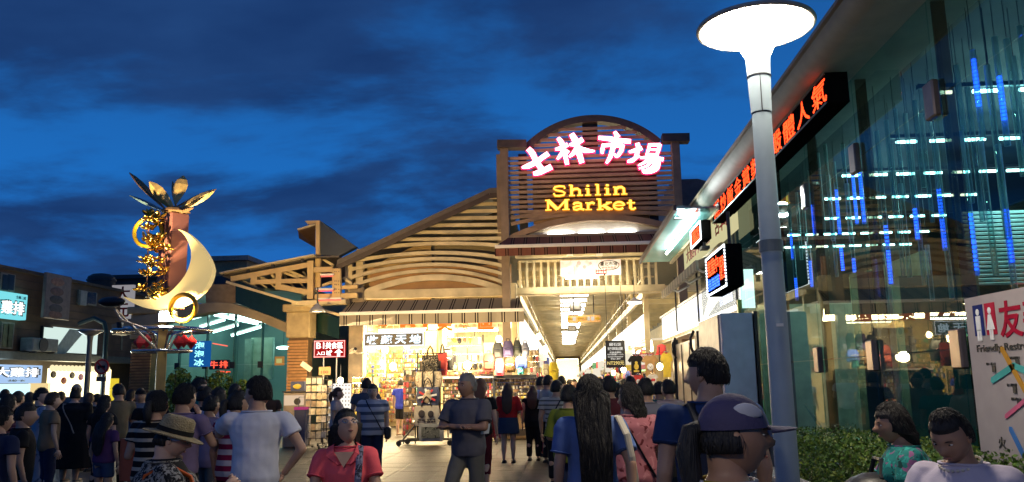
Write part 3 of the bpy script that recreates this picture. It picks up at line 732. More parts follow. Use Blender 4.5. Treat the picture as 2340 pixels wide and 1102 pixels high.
# ------------------------------------------------------------------ shop fronts along the arcade
def shop_row(side):
    X = XA0 if side < 0 else XA1
    out = []
    n = 14
    for i in range(n):
        y0 = (30 if side < 0 else 29) + 7.6 * i; y1 = y0 + 7.3
        lab = ('left' if side < 0 else 'right') + '-hand arcade shop with a lit white name board, ' + ords[i] + ' from the gate'
        s = thing('arcade_shop', lab, 'shop', (X + side * 1.2, (y0 + y1) / 2, 0), 'shops along the arcade')
        b = MB(); b.bp((X, y0, 3.0 if side < 0 else 3.05), (X + side * .12, y1, 4.0 if side < 0 else 3.85)); b.build('sign_board', M_signwhite, s)
        b = MB(); b.bp((X + side * .1, y0, 2.95), (X + side * 2.5, y1, 3.02)); b.build('soffit', M_white, s)
        b = MB(); b.bp((X + side * 2.3, y0, 0), (X + side * 2.4, y1, 2.95)); b.build('back_shelf', mat('cream_wall', 0), s)
        b = MB(); b.bp((X + side * .3, y0, 0), (X + side * 2.3, y0 + .06, 2.95)); b.build('party_wall', M_cream, s)
        b = MB(); b.bp((X + side * .15, y0 + .8, 0), (X + side * 1.0, y1 - .8, .85)); b.build('counter', mat('counter_grey', (.35, .3, .24), .5), s)
        rr = random.Random(i * 3 + side)
        MS = [mat('goods%d' % k, c_, .6) for k, c_ in enumerate(((.5, .05, .06), (.06, .1, .4), (.6, .5, .1), (.7, .65, .55), (.05, .05, .06), (.1, .35, .2), (.55, .25, .35), (.35, .2, .1)))]
        b = MB()
        for k in range(190 if i < 5 else 60):
            b.mi = rr.randrange(8); hh_ = rr.uniform(.12, .4)
            b.box((X + side * rr.uniform(.1, 1.9), rr.uniform(y0 + .3, y1 - .2), rr.choice((.95, 1.3, 1.7, 2.1, 2.5))), (rr.uniform(.15, .35), rr.uniform(.15, .35), hh_))
        tag(b.build('hanging_goods', MS, s), kind='stuff')
        for k in range(4):
            yy = y0 + .6 + 1.75 * k; zz_ = rr.uniform(2.35, 2.85); wd = rr.uniform(.45, .8); b = MB(); b.bp((X - side * wd, yy, zz_ - rr.uniform(.3, .6)), (X + side * .05, yy + .05, zz_)); b.build('projecting_board', MS[rr.randrange(8)] if k % 2 else emi('board_glow%d' % (k + (4 if side > 0 else 0)), rr.choice([(1, .9, .7), (1, .75, .3), (.8, .95, 1), (1, .5, .4)]), .9), s)
        b = MB()
        for k in range(26):
            b.mi = rr.randrange(8); yy = rr.uniform(y0 + .2, y1 - .2); b.ell((X - side * rr.uniform(.02, .35), yy, rr.choice((1.0, 1.35, 1.75, 2.1))), (.11, .14, rr.uniform(.15, .26)), 7, 5)
        tag(b.build('front_goods', MS, s), kind='stuff')
        b = MB()
        for k in range(3): b.ell((X + side * .35, y0 + 1 + 2.5 * k, 2.7), (.09, .09, .11), 10, 6)
        b.build('bulbs', M_bulb, s)
        if i < 9: lamp('POINT', (X + side * .6, (y0 + y1) / 2, 2.5), 380, (1, .78, .45), .3, parent=s)
        out.append(s)
shop_row(-1); shop_row(1)

# ------------------------------------------------------------------ hanging shop sign with price
YS = 24.0
a, c = P(1383, 779, Y=YS), P(1430, 840, Y=YS)
ps_ = thing('price_sign', 'black hanging shop sign in white writing with the price 290', 'sign', ((a.x + c.x) / 2, YS, c.z))
b = MB(); b.bp((a.x, YS, c.z), (c.x, YS + .05, a.z)); b.build('board', mat('sign_black', (.012, .01, .01), .4), ps_)
W_ = c.x - a.x; H_ = a.z - c.z; M_pt = emi('sign_print', (1, .95, .85), .85)
for s_, v, hh_, ww in (('鑽石級', .86, .12, .62), ('玻璃貼膜', .70, .12, .78), ('液晶保護貼', .565, .06, .6), ('9H硬度保護フィルム', .49, .065, .82), ('Screen Protector', .405, .055, .78), ('特價優惠中', .325, .055, .5), ('NT290元', .17, .15, .86)):
    text(s_, M_pt if '290' not in s_ else emi('sign_print_y', (1, .75, .25), .95), ps_, (a.x + W_ * .5, YS - .006, c.z + H_ * v), X_, Z_, H_ * hh_, W_ * ww, bold=.015)
for u in (.1, .9):
    b = MB(); b.tube([(a.x + W_ * u, YS + .02, a.z), (a.x + W_ * u, YS + .02, ZBm)], .008, 5); b.build('cord', M_dark, ps_)

# garments hung at the right-hand stall
def shirt(name, label, x0, y0, x1, y1, Y, m, extra=None):
    a, c = P(x0, y0, Y=Y), P(x1, y1, Y=Y); W = c.x - a.x; H = a.z - c.z
    t = thing(name, label, 'shirt', ((a.x + c.x) / 2, Y, c.z), 'shirts hung at the stall')
    o = [(.36, 1), (.42, .95), (.58, .95), (.64, 1), (.82, .95), (1, .72), (.86, .62), (.8, .7), (.8, 0), (.2, 0), (.2, .7), (.14, .62), (0, .72), (.18, .95)]
    b = MB(); b.prism([(a.x + u * W, Y, c.z + v * H) for u, v in o], (0, .05, 0)); b.build('fabric', m, t)
    b = MB(); b.bar((a.x + W * .3, Y + .02, a.z + .02), (a.x + W * .7, Y + .02, a.z + .02), .02, .03); b.tube([(a.x + W * .5, Y + .02, a.z), (a.x + W * .5, Y + .02, a.z + .14)], .008, 5); b.build('hanger', M_chrome, t)
    return t, a, W, H, c
t, a, W, H, c = shirt('hanging_shirt', 'black T-shirt with a yellow print hung at the right-hand stall', 1434, 812, 1474, 857, 23.5, mat('cloth_black', (.015, .014, .014), .9))
b = MB(); b.ell((a.x + W * .5, 23.49, c.z + H * .42), (W * .14, .01, H * .16), 12, 8); b.ell((a.x + W * .5, 23.49, c.z + H * .62), (W * .09, .01, H * .08), 12, 8); b.bar((a.x + W * .34, 23.49, c.z + H * .2), (a.x + W * .66, 23.49, c.z + H * .2), .05, .02, up=(0, -1, 0)); b.build('print', mat('print_yellow', (.8, .6, .08)), t)
t, a, W, H, c = shirt('hanging_shirt', 'tan T-shirt with a white muzzle print beside the black one', 1466, 812, 1506, 858, 23.3, mat('cloth_tan', (.5, .3, .12), .9))
b = MB(); b.ell((a.x + W * .5, 23.29, c.z + H * .42), (W * .2, .01, H * .17), 14, 8); b.build('print', mat('print_white', 0), t)
b = MB()
for dx, dz, r in ((-.08, .46, .022), (.08, .46, .022), (0, .40, .03)): b.ell((a.x + W * (.5 + dx), 23.275, c.z + H * dz), (W * r, .006, W * r), 8, 6)
b.build('face_print', mat('print_black', 0), t)
shirt('hanging_shirt', 'yellow T-shirt hung next to the white cabinet', 1508, 806, 1540, 862, 22.5, mat('cloth_yellow', (.75, .55, .06), .9))
t, a, W, H, c = shirt('hanging_shirt', 'white child T-shirt with a red heart print below the tan shirt', 1478, 855, 1506, 882, 23.2, mat('cloth_white', (.75, .72, .66), .9))
b = MB(); b.ell((a.x + W * .45, 23.19, c.z + H * .5), (W * .1, .01, H * .12), 10, 6); b.ell((a.x + W * .6, 23.19, c.z + H * .5), (W * .1, .01, H * .12), 10, 6); b.build('print', mat('print_red', 0), t)
t, a, W, H, c = shirt('hanging_shirt', 'red and white child T-shirt below the black shirt', 1444, 857, 1474, 884, 23.2, mat('cloth_red', (.55, .05, .05), .9))
b = MB(); b.ell((a.x + W * .5, 23.19, c.z + H * .45), (W * .18, .01, H * .2), 10, 6); b.build('print', mat('print_white', 0), t)
a, c = P(1447, 808, Y=23.6), P(1494, 817, Y=23.6)
rb = thing('sale_strip', 'red and white sale strip above the hung T-shirts', 'banner', ((a.x + c.x) / 2, 23.6, c.z)); b = MB(); b.bp((a.x, 23.6, c.z), (c.x, 23.62, a.z)); b.build('strip', mat('print_red', 0), rb)
text('SALE特價中', mat('print_white', 0), rb, ((a.x + c.x) / 2, 23.592, (a.z + c.z) / 2), X_, Z_, .08, (c.x - a.x) * .8, bold=.02)
a = P(1512, 800, Y=22.8); rh = thing('red_hat', 'red bucket hat hanging above the yellow T-shirt', 'hat', a); b = MB(); b.lathe([(.16, -.1), (.13, .0), (.12, .12), (.02, .16)], a, 16); b.build('crown', mat('cloth_red', 0), rh, smooth=True); b = MB(); b.lathe([(.2, -.13), (.16, -.1)], a, 16, cap=False); b.build('brim', mat('cloth_red', 0), rh)
p = P(1450, 835, Y=24.5)
lamp('POINT', (2.2, 22.2, 2.9), 60, (1, .8, .5), .25)
for k, (x, y) in enumerate(((1430, 690), (1440, 745), (1409, 800))):
    pass
for k, (x, y, yd) in enumerate(((1508, 838, 21.5), (1402, 852, 30), (1425, 845, 26))):
    q = P(x, y, Y=yd); t = thing("stall_bulb", ['bare bulb glowing beside the yellow T-shirt', 'bare bulb low behind the price sign', 'bare bulb at the corner of the price sign'][k], 'bulb', q, 'bare bulbs at the right-hand stalls')
    b = MB(); b.ell(q, (.075, .075, .09), 12, 8); b.build('glass', M_bulb, t, smooth=True); b = MB(); b.tube([q + Z_ * .08, q + Z_ * .5], .015, 6); b.build('cord', M_black, t)
q = P(1450, 690, Y=26); t = thing('pendant_lamp', 'round white disc lamp hung at the right side of the arcade', 'lamp', q)
b = MB(); b.lathe([(.02, .14), (.08, .1), (.26, .0), (.24, -.02)], q, 18); b.build('shade', M_white, t, smooth=True); b = MB(); b.lathe([(.22, -.03), (.22, -.045)], q, 18); b.build('lens', M_tube, t); b = MB(); b.tube([q + Z_ * .1, q + Z_ * .8], .01, 5); b.build('cord', M_dark, t)

# ------------------------------------------------------------------ right-hand shop front between arcade and glass building
XS = 3.42
rs = thing('sign_band', 'long glowing white shop sign band along the right side of the entrance', 'sign', (XS, 22, 3.05))
prev = 15.9
for k, y1 in enumerate((20.6, 24.6, 28.8)):
    b = MB(); b.bp((XS, prev, 2.93), (XS + .25, y1 - .05, 3.68)); b.build('panel', M_signwhite, rs); prev = y1
text('潮流配飾', emi('faint_blue_print', (.75, .80, .95), 1.6), rs, (XS - .006, 21.8, 3.3), NY, Z_, .4, 2.4)
text('行動通訊', emi('faint_blue_print', 0, 0), rs, (XS - .006, 17.4, 3.3), NY, Z_, .3, 1.4)
b = MB(); b.bp((XS - .05, 15.85, 3.68), (XS + .3, 28.9, 3.74)); b.build('top_trim', M_dark, rs)
b = MB(); b.bp((XS - .03, 15.85, 2.86), (XS + .3, 28.9, 2.93)); b.build('bottom_trim', M_steel, rs)
for y in (16.0, 20.6, 24.6):
    b = MB(); b.tube([(XS - .06, y, 3.0), (XS - .06, y, 4.6)], .025, 6); b.build('stay', M_dark, rs)
shop = thing('corner_shop', 'bright shop interior below the glowing sign band at the right', 'shop', (5, 22, 0))
b = MB(); b.bp((7.0, 16.2, 0), (7.1, 29, 4)); b.build('back_wall', mat('cream_wall', 0), shop)
b = MB(); b.bp((3.4, 16.1, 2.82), (7.0, 29, 2.86)); b.build('ceiling', M_white, shop)
b = MB(); b.bp((3.7, 28.9, 0), (7.0, 29, 3.0)); b.build('end_wall', mat('cream_wall', 0), shop)
b = MB(); b.bp((3.75, 16.0, 0), (7.0, 16.08, 3.0)); b.build('side_wall', mat('cream_wall', 0), shop)
b = MB(); rr = random.Random(5)
for k in range(120): b.mi = rr.randrange(8); b.box((rr.uniform(3.4, 6.8), rr.uniform(21, 28.6), rr.choice((.5, .9, 1.3, 1.7, 2.1, 2.5))), (.25, .3, rr.uniform(.15, .35)))
tag(b.build('goods', [MATS['goods%d' % k] for k in range(8)], shop), kind='stuff')
lamp('AREA', (5, 23, 2.75), 200, (1, .85, .6), 2, target=(5, 23, 0), size_y=5)
# white cabinet and grey kiosk box standing in front
cab = thing('white_cabinet', 'tall cream roller cabinet with black frame beside the T-shirt stall', 'cabinet', (3.0, 18.6, 0))
b = MB(); b.bp((2.72, 16.75, .05), (3.3, 20.6, 2.45)); b.build('body', mat('cream_enamel', (.62, .52, .33), .35, var=.12), cab, bevel=.02)
for y in (16.85, 20.45):
    b = MB(); b.bp((2.66, y - .13, 0), (2.78, y + .13, 2.56)); b.build('frame_upright', M_black, cab)
for y in (18.1, 19.3):
    b = MB(); b.bp((2.7, y - .015, .1), (2.72, y + .015, 2.4)); b.build('door_joint', mat('joint_brown', (.2, .14, .08)), cab)
for y in (17.25, 20.1):
    b = MB(); b.tube([(2.69, y, 2.1), (2.62, y, 2.25), (2.62, y, 2.45), (2.69, y, 2.6)], .03, 6); b.build('handle', M_black, cab)
ki = thing('grey_kiosk', 'grey slab kiosk with a beige upper panel in front of the glass wall', 'kiosk', (2.95, 15.2, 0))
b = MB(); b.bp((2.68, 14.2, 0), (3.22, 16.4, 2.72)); b.build('body', mat('grey_kiosk_paint', (.55, .58, .66), .4, var=.08), ki, bevel=.015)
b = MB(); b.bp((2.655, 14.35, 1.9), (2.68, 16.4, 2.7)); b.build('beige_panel', mat('beige_kiosk_panel', (.55, .45, .36), .45), ki)
b = MB(); b.bp((2.65, 14.6, .2), (2.68, 16.2, 1.84)); b.build('recess', mat('brown_recess', (.05, .03, .02), .3), ki)
for y in (14.5, 16.3):
    b = MB(); b.bp((2.63, y - .06, .1), (2.68, y + .06, 1.88)); b.build('frame_strip', M_black, ki)
b = MB(); b.bp((3.235, 14.18, 0), (3.29, 14.9, 2.74)); b.build('black_edge', M_black, ki)
# pale yellow sign, striped retracted awning and canopies above
ys_ = thing('yellow_menu_sign', 'pale yellow sign board with brown writing high on the right', 'sign', (3.25, 18.5, 4.2))
b = MB(); b.bp((3.22, 15.2, 4.35), (3.3, 21.6, 5.02)); b.build('board', emi('pale_yellow_face', (.85, .78, .42), .75), ys_)
text('大雞排 炸魷魚', mat('print_brown', 0), ys_, (3.21, 19.4, 4.7), NY, Z_, .36, 3.4, bold=.01)
text('古早味', mat('print_red', 0), ys_, (3.21, 16.3, 4.7), NY, Z_, .36, 1.5, bold=.01)
aw = thing('retracted_awning', 'half rolled striped awning under the yellow sign on the right', 'awning', (2.8, 19, 3.9))
b = MB(); b.prism([(3.3, 16.6, 4.2), (3.3, 22.5, 4.2), (2.75, 22.5, 3.98), (2.75, 16.6, 3.98)], (0, 0, -.02)); b.build('canopy', stripes('awning_stripe_r', cg, .42, 1), aw)
b = MB(); b.bp((2.7, 16.6, 3.78), (2.76, 22.5, 3.98)); b.build('valance', stripes('awning_stripe_r', 0, 0), aw)
b = MB(); b.tube([(3.25, 16.6, 4.25), (3.25, 22.5, 4.25)], .09, 8); b.build('roller', M_steel, aw)
for y in (17.5, 19.5, 21.5):
    b = MB(); b.tube([(3.3, y, 4.0), (3.0, y, 3.85), (2.78, y, 3.96)], .03, 6); b.build('folding_arm', M_white, aw)
gc = thing('glass_canopy', 'teal glass entrance canopy slab jutting out under the white floodlight', 'canopy', (2.6, 19, 4.8))
b = MB(); b.bp((2.2, 15.4, 4.8), (2.98, 22.6, 4.83)); b.build('glass_sheet', mat('teal_glass', (.20, .55, .55), .15, var=.1, scale=1.5), gc)
b = MB(); b.bp((2.14, 15.35, 4.76), (2.2, 22.65, 4.87)); b.build('edge_frame', M_dark, gc)
b = MB(); b.bp((2.98, 15.35, 4.74), (3.06, 22.65, 4.9)); b.build('inner_frame', M_steel, gc)
tube_light('canopy_tube', 'white tube lamp under the teal glass canopy', (2.62, 15.8, 4.7), (2.62, 20.4, 4.7), M_tube, holder=False, r=.03)
fl = P(1558, 486, X=2.45)
fd = thing('floodlight', 'glaring white floodlight on the end of the glass canopy', 'floodlight', fl)
Mf = Matrix.Rotation(radians(-20), 3, 'X')
b = MB(); b.box(fl, (.34, .12, .26), Mf); b.build('housing', M_dark, fd); b = MB(); b.box(fl + V((-.01, -.07, -.02)), (.30, .02, .22), Mf); b.build('lens', emi('flood_lens', (.9, 1, 1), 60), fd)
b = MB(); b.tube([fl + V((.1, .1, -.1)), V((2.6, fl.y + .3, 4.85))], .025, 6); b.build('bracket', M_dark, fd)
lamp('SPOT', fl + V((-.02, -.25, -.05)), 1500, (.9, 1, 1), .15, target=(-3, 6, 0), spot=120)
for i in range(5):
    y = 22.9 + 1.5 * i
    pass
b = None
# hanging LED box signs
def ledbox(label, X0, X1, Y0, Y1, Z0, Z1, words, group):
    t = thing('led_box_sign', label, 'led sign', ((X0 + X1) / 2, (Y0 + Y1) / 2, Z0), group)
    b = MB(); b.bp((X0, Y0, Z0), (X1, Y1, Z1)); b.build('case', mat('matte_black_board', (.006, .006, .006), 1.0, spec=.0), t, bevel=.02)
    b = MB()
    for z in (Z0 + .02, Z1 - .02):
        for k in range(26): b.box((X0 - .012, Y0 + .03 + (Y1 - Y0 - .06) * k / 25, z), (.02, .03, .03))
    for y in (Y0 + .02, Y1 - .02):
        for k in range(1, 13): b.box((X0 - .012, y, Z0 + (Z1 - Z0) * k / 13), (.02, .03, .03))
    b.build('bulb_border', M_led_w, t)
    for s_, m_, yc, zc_, hh_, ww in words:
        text(s_, m_, t, (X0 - .008, Y0 + (Y1 - Y0) * (1 - yc), Z0 + (Z1 - Z0) * zc_), NY, Z_, (Z1 - Z0) * hh_, (Y1 - Y0) * ww, bold=.02)
    b = MB(); b.tube([((X0 + X1) / 2, Y0 + .3, Z1), ((X0 + X1) / 2, Y0 + .3, Z1 + .6)], .03, 6); b.build('hanger', M_dark, t)
    return t
M_blueled = emi('blue_led', (.04, .12, 1), 3.0)
M_rd = dotmat('red_dots_x', (1, .07, .02), 5, .05); M_bd = dotmat('blue_dots_x', (.03, .10, 1), 6, .05)
ledbox('black LED box sign with red and blue characters hung beside the lamp post', 2.74, 3.02, 13.75, 15.6, 3.13, 3.85, [('營業中', M_rd, .36, .68, .40, .58), ('歡迎光臨', M_bd, .36, .27, .30, .58), ('讚', M_rd, .82, .5, .55, .24)], 'LED box signs on the right')
ledbox('small dark LED box sign with red characters under the running text', 2.80, 3.0, 16.3, 17.6, 4.35, 4.75, [('開店', M_rd, .5, .5, .7, .7)], 'LED box signs on the right')
# ------------------------------------------------------------------ glass building on the right
XG = 3.4
gb = thing('glass_building', 'glass-walled building running along the right side with a curved fascia', 'building', (6, 9, 0))
M_pane = glass('teal_pane', (.66, .88, .87), .75)
jy = [15.9, 13.2, 11.25, 9.3, 7.3, 5.35, 3.4, 1.4]
jz = [.55, 1.85, 4.07, 5.02]
for i in range(7):
    for j in range(3):
        b = MB(); b.bp((XG, jy[i + 1] + .006, jz[j] + .006), (XG + .012, jy[i] - .006, jz[j + 1] - .006)); b.build('glass_pane', M_pane, gb)
b = MB(); b.bp((XG - .03, 1.2, 0), (XG + .2, 15.9, .54)); b.build('plinth', M_concrete, gb)
M_fit = mat('clamp_steel', (.16, .12, .10), .3, .6)
for i in range(1, 7):
    for z in jz[1:3]:
        b = MB(); b.box((XG - .03, jy[i], z), (.07, .2, .34)); b.build('glass_clamp', M_fit, gb, bevel=.015)
    b = MB(); b.bp((XG + .05, jy[i] - .012, .55), (XG + .17, jy[i] + .012, 5.02)); b.build('glass_fin', glass('fin_glass', (.55, .42, .36), 1.0), gb)
# fascia with curved underside
prof = [(2.76, 5.18), (2.76, 5.13), (2.80, 5.06), (2.86, 5.015), (2.95, 5.0), (3.9, 5.03), (3.9, 5.32), (2.9, 5.26)]
b = MB(); b.loft([[V((x, y, z)) for x, z in prof] for y in (17.6, 1.0)]); b.build('fascia', mat('fascia_paint', (.22, .19, .15), .85, var=.08), gb, smooth='auto')
b = MB(); b.loft([[V((x, y, z)) for x, z in ((2.72, 5.185), (2.72, 5.225), (2.8, 5.225), (2.8, 5.185))] for y in (17.6, 1.0)]); b.build('roof_edge', M_steel_d, gb)
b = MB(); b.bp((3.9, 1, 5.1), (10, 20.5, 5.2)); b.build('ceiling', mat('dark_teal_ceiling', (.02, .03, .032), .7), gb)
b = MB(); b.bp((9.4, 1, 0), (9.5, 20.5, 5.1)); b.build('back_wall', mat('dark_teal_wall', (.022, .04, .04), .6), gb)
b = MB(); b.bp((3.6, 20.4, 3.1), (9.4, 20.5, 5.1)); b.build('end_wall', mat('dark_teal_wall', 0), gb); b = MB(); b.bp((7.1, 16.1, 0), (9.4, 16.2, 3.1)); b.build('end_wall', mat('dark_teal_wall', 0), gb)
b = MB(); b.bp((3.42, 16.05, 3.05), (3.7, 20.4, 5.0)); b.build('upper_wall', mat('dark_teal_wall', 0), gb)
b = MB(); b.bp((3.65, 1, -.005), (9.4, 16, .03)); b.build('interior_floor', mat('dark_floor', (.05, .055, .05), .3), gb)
b = MB(); b.bp((XG - .06, 15.9, 0), (XG + .08, 16.0, 3.1)); b.build('yellow_edge', mat('yellow_edge', (.5, .48, .08), .4), gb)
for (px, Y, r, m) in ((2085, 12.2, .22, mat('beige_column', (.40, .36, .26), .6)), (1990, 10.4, .10, M_dark), (2160, 11.0, .5, mat('green_panel', (.03, .10, .08), .3))):  # beige one stands in for a column reflected in the glass
    q = P(px, 860, Y=Y); b = MB(); b.bp((q.x - r, Y - .1, .03), (q.x + r, Y + .15, 2.9)); b.build('column', m, gb)
# interior louvre screen
Yv = 11.6
x0 = P(2206, 560, Y=Yv).x; z1 = P(2260, 486, Y=Yv).z; z0 = P(2260, 648, Y=Yv).z
for i in range(18):
    z = z0 + (z1 - z0) * i / 17; b = MB(); b.box((x0 + .9, Yv, z), (1.8, .05, (z1 - z0) / 17 * .5), Matrix.Rotation(radians(25), 3, 'X')); b.build('screen_slat', mat('screen_white', (.45, .5, .47), .5), gb)
# ceiling tube rows inside, gaps put in to imitate refraction by the hanging tubes
M_it = emi('interior_tube', (.80, 1, .96), 11)
for k, (xa_, xb_, ya_) in enumerate(((2118, 2420, 213), (2048, 2420, 325), (1925, 2400, 402), (1885, 2230, 455), (1885, 2165, 500), (1800, 2120, 538), (1790, 2080, 566))):
    a, c = P(xa_, ya_, Z=4.75), P(xb_, ya_ - .018 * (xb_ - xa_) * .5, Z=4.75); Y = a.y; zz_ = 4.75; x0, x1 = a.x, c.x
    t = thing('interior_lamp_line', 'broken line of white ceiling lamps inside the glass building, ' + ords[k] + ' from the near end', 'ceiling lamps', ((x0 + x1) / 2, Y, zz_), 'ceiling lamp lines inside the glass building')
    n_ = int((x1 - x0) / .38); b = MB(); b.bp((x0 - .1, Y - .03, zz_ + .05), (x1 + .1, Y + .03, zz_ + .1)); b.build('rail', M_dark, t)
    for i in range(n_): xx = x0 + (x1 - x0) * i / n_; b = MB(); b.tube([(xx, Y, zz_), (xx + .27, Y, zz_)], .022, 8); b.build('tube', M_it, t)
lamp('POINT', (6.2, 11, 4.2), 110, (.6, .97, 1), .4); lamp('POINT', (6, 6.5, 4.0), 40, (.6, .97, 1), .4); lamp('POINT', (5.5, 14.2, 4.2), 45, (.6, .97, 1), .4)
q = P(2318, 62, X=4.9); t = thing('warm_disc_lamp', 'warm white disc lamp at the upper right corner inside the glass', 'lamp', q); b = MB(); b.lathe([(.06, .08), (.2, .05), (.30, 0), (.29, -.03), (.05, -.05)], q, 24); b.build('disc', emi('warm_disc', (1, .8, .52), 2.2), t, smooth=True); b = MB(); b.tube([q + Z_ * .06, V((q.x, q.y, 5.1))], .015, 6); b.build('stem', M_dark, t)
q = P(2290, 4, X=4.6); t = thing('downlight', 'pale teal downlight at the top edge inside the glass building', 'downlight', q); b = MB(); b.lathe([(.13, 0), (.13, -.03)], q, 18); b.build('lens', emi('teal_lens', (.6, 1, .9), 6), t); b = MB(); b.lathe([(.17, .03), (.17, -.01), (.135, -.01), (.135, .03)], q, 18); b.build('rim', M_white, t)
# hanging light tubes with blue lit stretches
tubes = [(2222, 115, 330, [(140, 250)]), (2272, 85, 350, [(185, 285)]), (2330, 60, 560, [(330, 400)]), (1850, 390, 545, [(475, 540)]), (1905, 370, 545, [(440, 540), (575, 625)]), (1945, 360, 520, [(388, 515)]), (1960, 345, 520, [(400, 512)]), (2003, 300, 660, [(528, 570), (585, 655)]), (2068, 260, 560, [(490, 555)]), (2125, 245, 585, [(445, 500), (515, 575)]), (2195, 300, 640, [(500, 560), (565, 625)]), (2280, 330, 610, [(488, 605)]), (1800, 440, 600, [(540, 595)]), (1848, 560, 660, [(600, 655)]), (1868, 350, 540, []), (1885, 330, 560, []), (1925, 330, 560, []), (1980, 290, 540, []), (2025, 275, 560, []), (2045, 250, 470, []), (2090, 230, 440, []), (2150, 180, 410, []), (2300, 90, 420, []), (1820, 440, 600, []), (2240, 320, 640, []), (1835, 460, 640, []), (1893, 400, 640, []), (1935, 420, 650, [(600, 640)]), (1970, 300, 640, []), (1992, 420, 690, []), (2035, 330, 640, []), (2058, 420, 640, []), (2080, 330, 660, []), (2105, 260, 520, []), (2138, 330, 690, []), (2165, 260, 560, []), (2185, 150, 480, []), (2210, 200, 520, []), (2255, 150, 560, []), (2290, 420, 700, []), (2315, 130, 600, []), (1812, 560, 690, [(640, 680)]), (1878, 580, 690, []), (2015, 560, 700, []), (2118, 560, 690, [])]
M_acr = glass('acrylic', (.70, .86, .86), 1.6)
_n = M_acr.node_tree; _d = _n.nodes.new('ShaderNodeBsdfDiffuse'); _d.inputs[0].default_value = (.62, .74, .72, 1); _m = _n.nodes.new('ShaderNodeMixShader'); _o = [k for k in _n.nodes if k.type == 'OUTPUT_MATERIAL'][0]; _l = _o.inputs[0].links[0].from_socket
_lw = _n.nodes.new('ShaderNodeLayerWeight'); _lw.inputs[0].default_value = .55; _n.links.new(_lw.outputs['Facing'], _m.inputs[0]); _n.links.new(_l, _m.inputs[1]); _n.links.new(_d.outputs[0], _m.inputs[2]); _n.links.new(_m.outputs[0], _o.inputs[0]); M_blue = emi('blue_light', (.015, .07, 1), 8)
def nth(n): return str(n) + ('th' if 10 < n % 100 < 14 else {1: 'st', 2: 'nd', 3: 'rd'}.get(n % 10, 'th'))
jit = [.0, .25, .5, .1, .35, .6, .2]
pos_words = {}
for k, (x, y0, y1, lit) in enumerate(tubes):
    Xp = 3.75 + jit[k % 7]
    a = P(x, y0, X=Xp); c = P(x, y1, X=Xp); top = V((a.x, a.y, a.z)); bot = V((a.x, a.y, c.z))
    n = sum(1 for q in tubes if q[0] < x)
    lab = 'clear hanging light tube ' + (('with ' + ('two blue lit stretches' if len(lit) == 2 else 'a blue lit stretch')) if lit else 'without light') + ' inside the glass, %s from the left' % (ords[n] if n < 16 else nth(n + 1))
    t = thing('light_tube', lab, 'light tube', bot, 'hanging light tubes inside the glass building')
    b = MB(); b.tube([bot, top], .028, 8); b.build('acrylic_tube', M_acr, t, smooth=True)
    b = MB(); b.tube([top, (top.x, top.y, 5.1)], .004, 4); b.build('wire', M_dark, t)
    for l0, l1 in lit:
        u = P(x, l0, X=Xp).z; v = P(x, l1, X=Xp).z; b = MB(); nn = max(6, int((u - v) / .032))
        for i in range(nn): b.box((bot.x, bot.y, v + (u - v) * i / (nn - 1)), (.034, .034, .018))
        b.build('lit_stretch', M_blue, t)
# shelves and goods far inside, to be seen dimly
b = MB(); rr = random.Random(3)
for k in range(60): b.mi = rr.randrange(8); b.box((rr.uniform(6.5, 9.2), rr.uniform(4, 15.8), rr.choice((.5, 1.0, 1.5))), (.3, .35, rr.uniform(.2, .5)))
tag(b.build('stored_goods', [MATS['goods%d' % k] for k in range(8)], gb), kind='stuff')
hr = thing('hand_rail', 'steel handrail of a stair inside the glass building', 'handrail', (4.5, 10, 0)); b = MB()
b.tube([P(1840, 925, X=4.1), P(1895, 1005, X=4.1)], .025, 6); b.build('rail', M_chrome, hr); b = MB(); b.tube([P(1840, 975, X=4.1), P(1878, 1020, X=4.1)], .02, 6); b.build('lower_rail', M_chrome, hr)
q = P(2040, 600, X=4.3)
# running LED text board under the fascia
rt = thing('running_led_board', 'long LED board of running red characters under the fascia of the glass building', 'led sign', (3.1, 12.5, 4.63))
b = MB(); b.bp((3.0, 8.93, 4.63), (3.24, 16.12, 4.98)); b.build('case', mat('matte_black_board', (.006, .006, .006), 1.0, spec=.0), rt)
M_dots = dotmat('red_dot_matrix', (1, .055, .012), 6.5, .021)
for k, ch in enumerate('運炒飯金賞獎的嚴體人氣'):
    text(ch, M_dots, rt, (2.996, 15.6 - .64 * k, 4.81), NY, Z_, .29, .52, bold=.0, depth=.006, name='character')
b = MB(); b.bp((2.985, 8.93, 4.63), (3.0, 16.12, 4.645)); b.build('frame', M_dark, rt); b = MB(); b.bp((2.985, 8.93, 4.965), (3.0, 16.12, 4.98)); b.build('frame', M_dark, rt)
lamp('AREA', (2.93, 12.5, 4.8), 2.5, (1, .10, .03), .3, target=(1, 12.5, 4.2), size_y=6.5)
cc_ = thing('wall_camera_arm', 'dark bracket post under the running LED board', 'bracket', (2.9, 16.6, 4.2)); b = MB(); b.tube([(2.9, 16.6, 5.0), (2.9, 16.6, 4.25)], .03, 6); b.build('post', M_dark, cc_); b = MB(); b.box((2.9, 16.6, 4.22), (.16, .3, .06)); b.build('foot', M_dark, cc_)

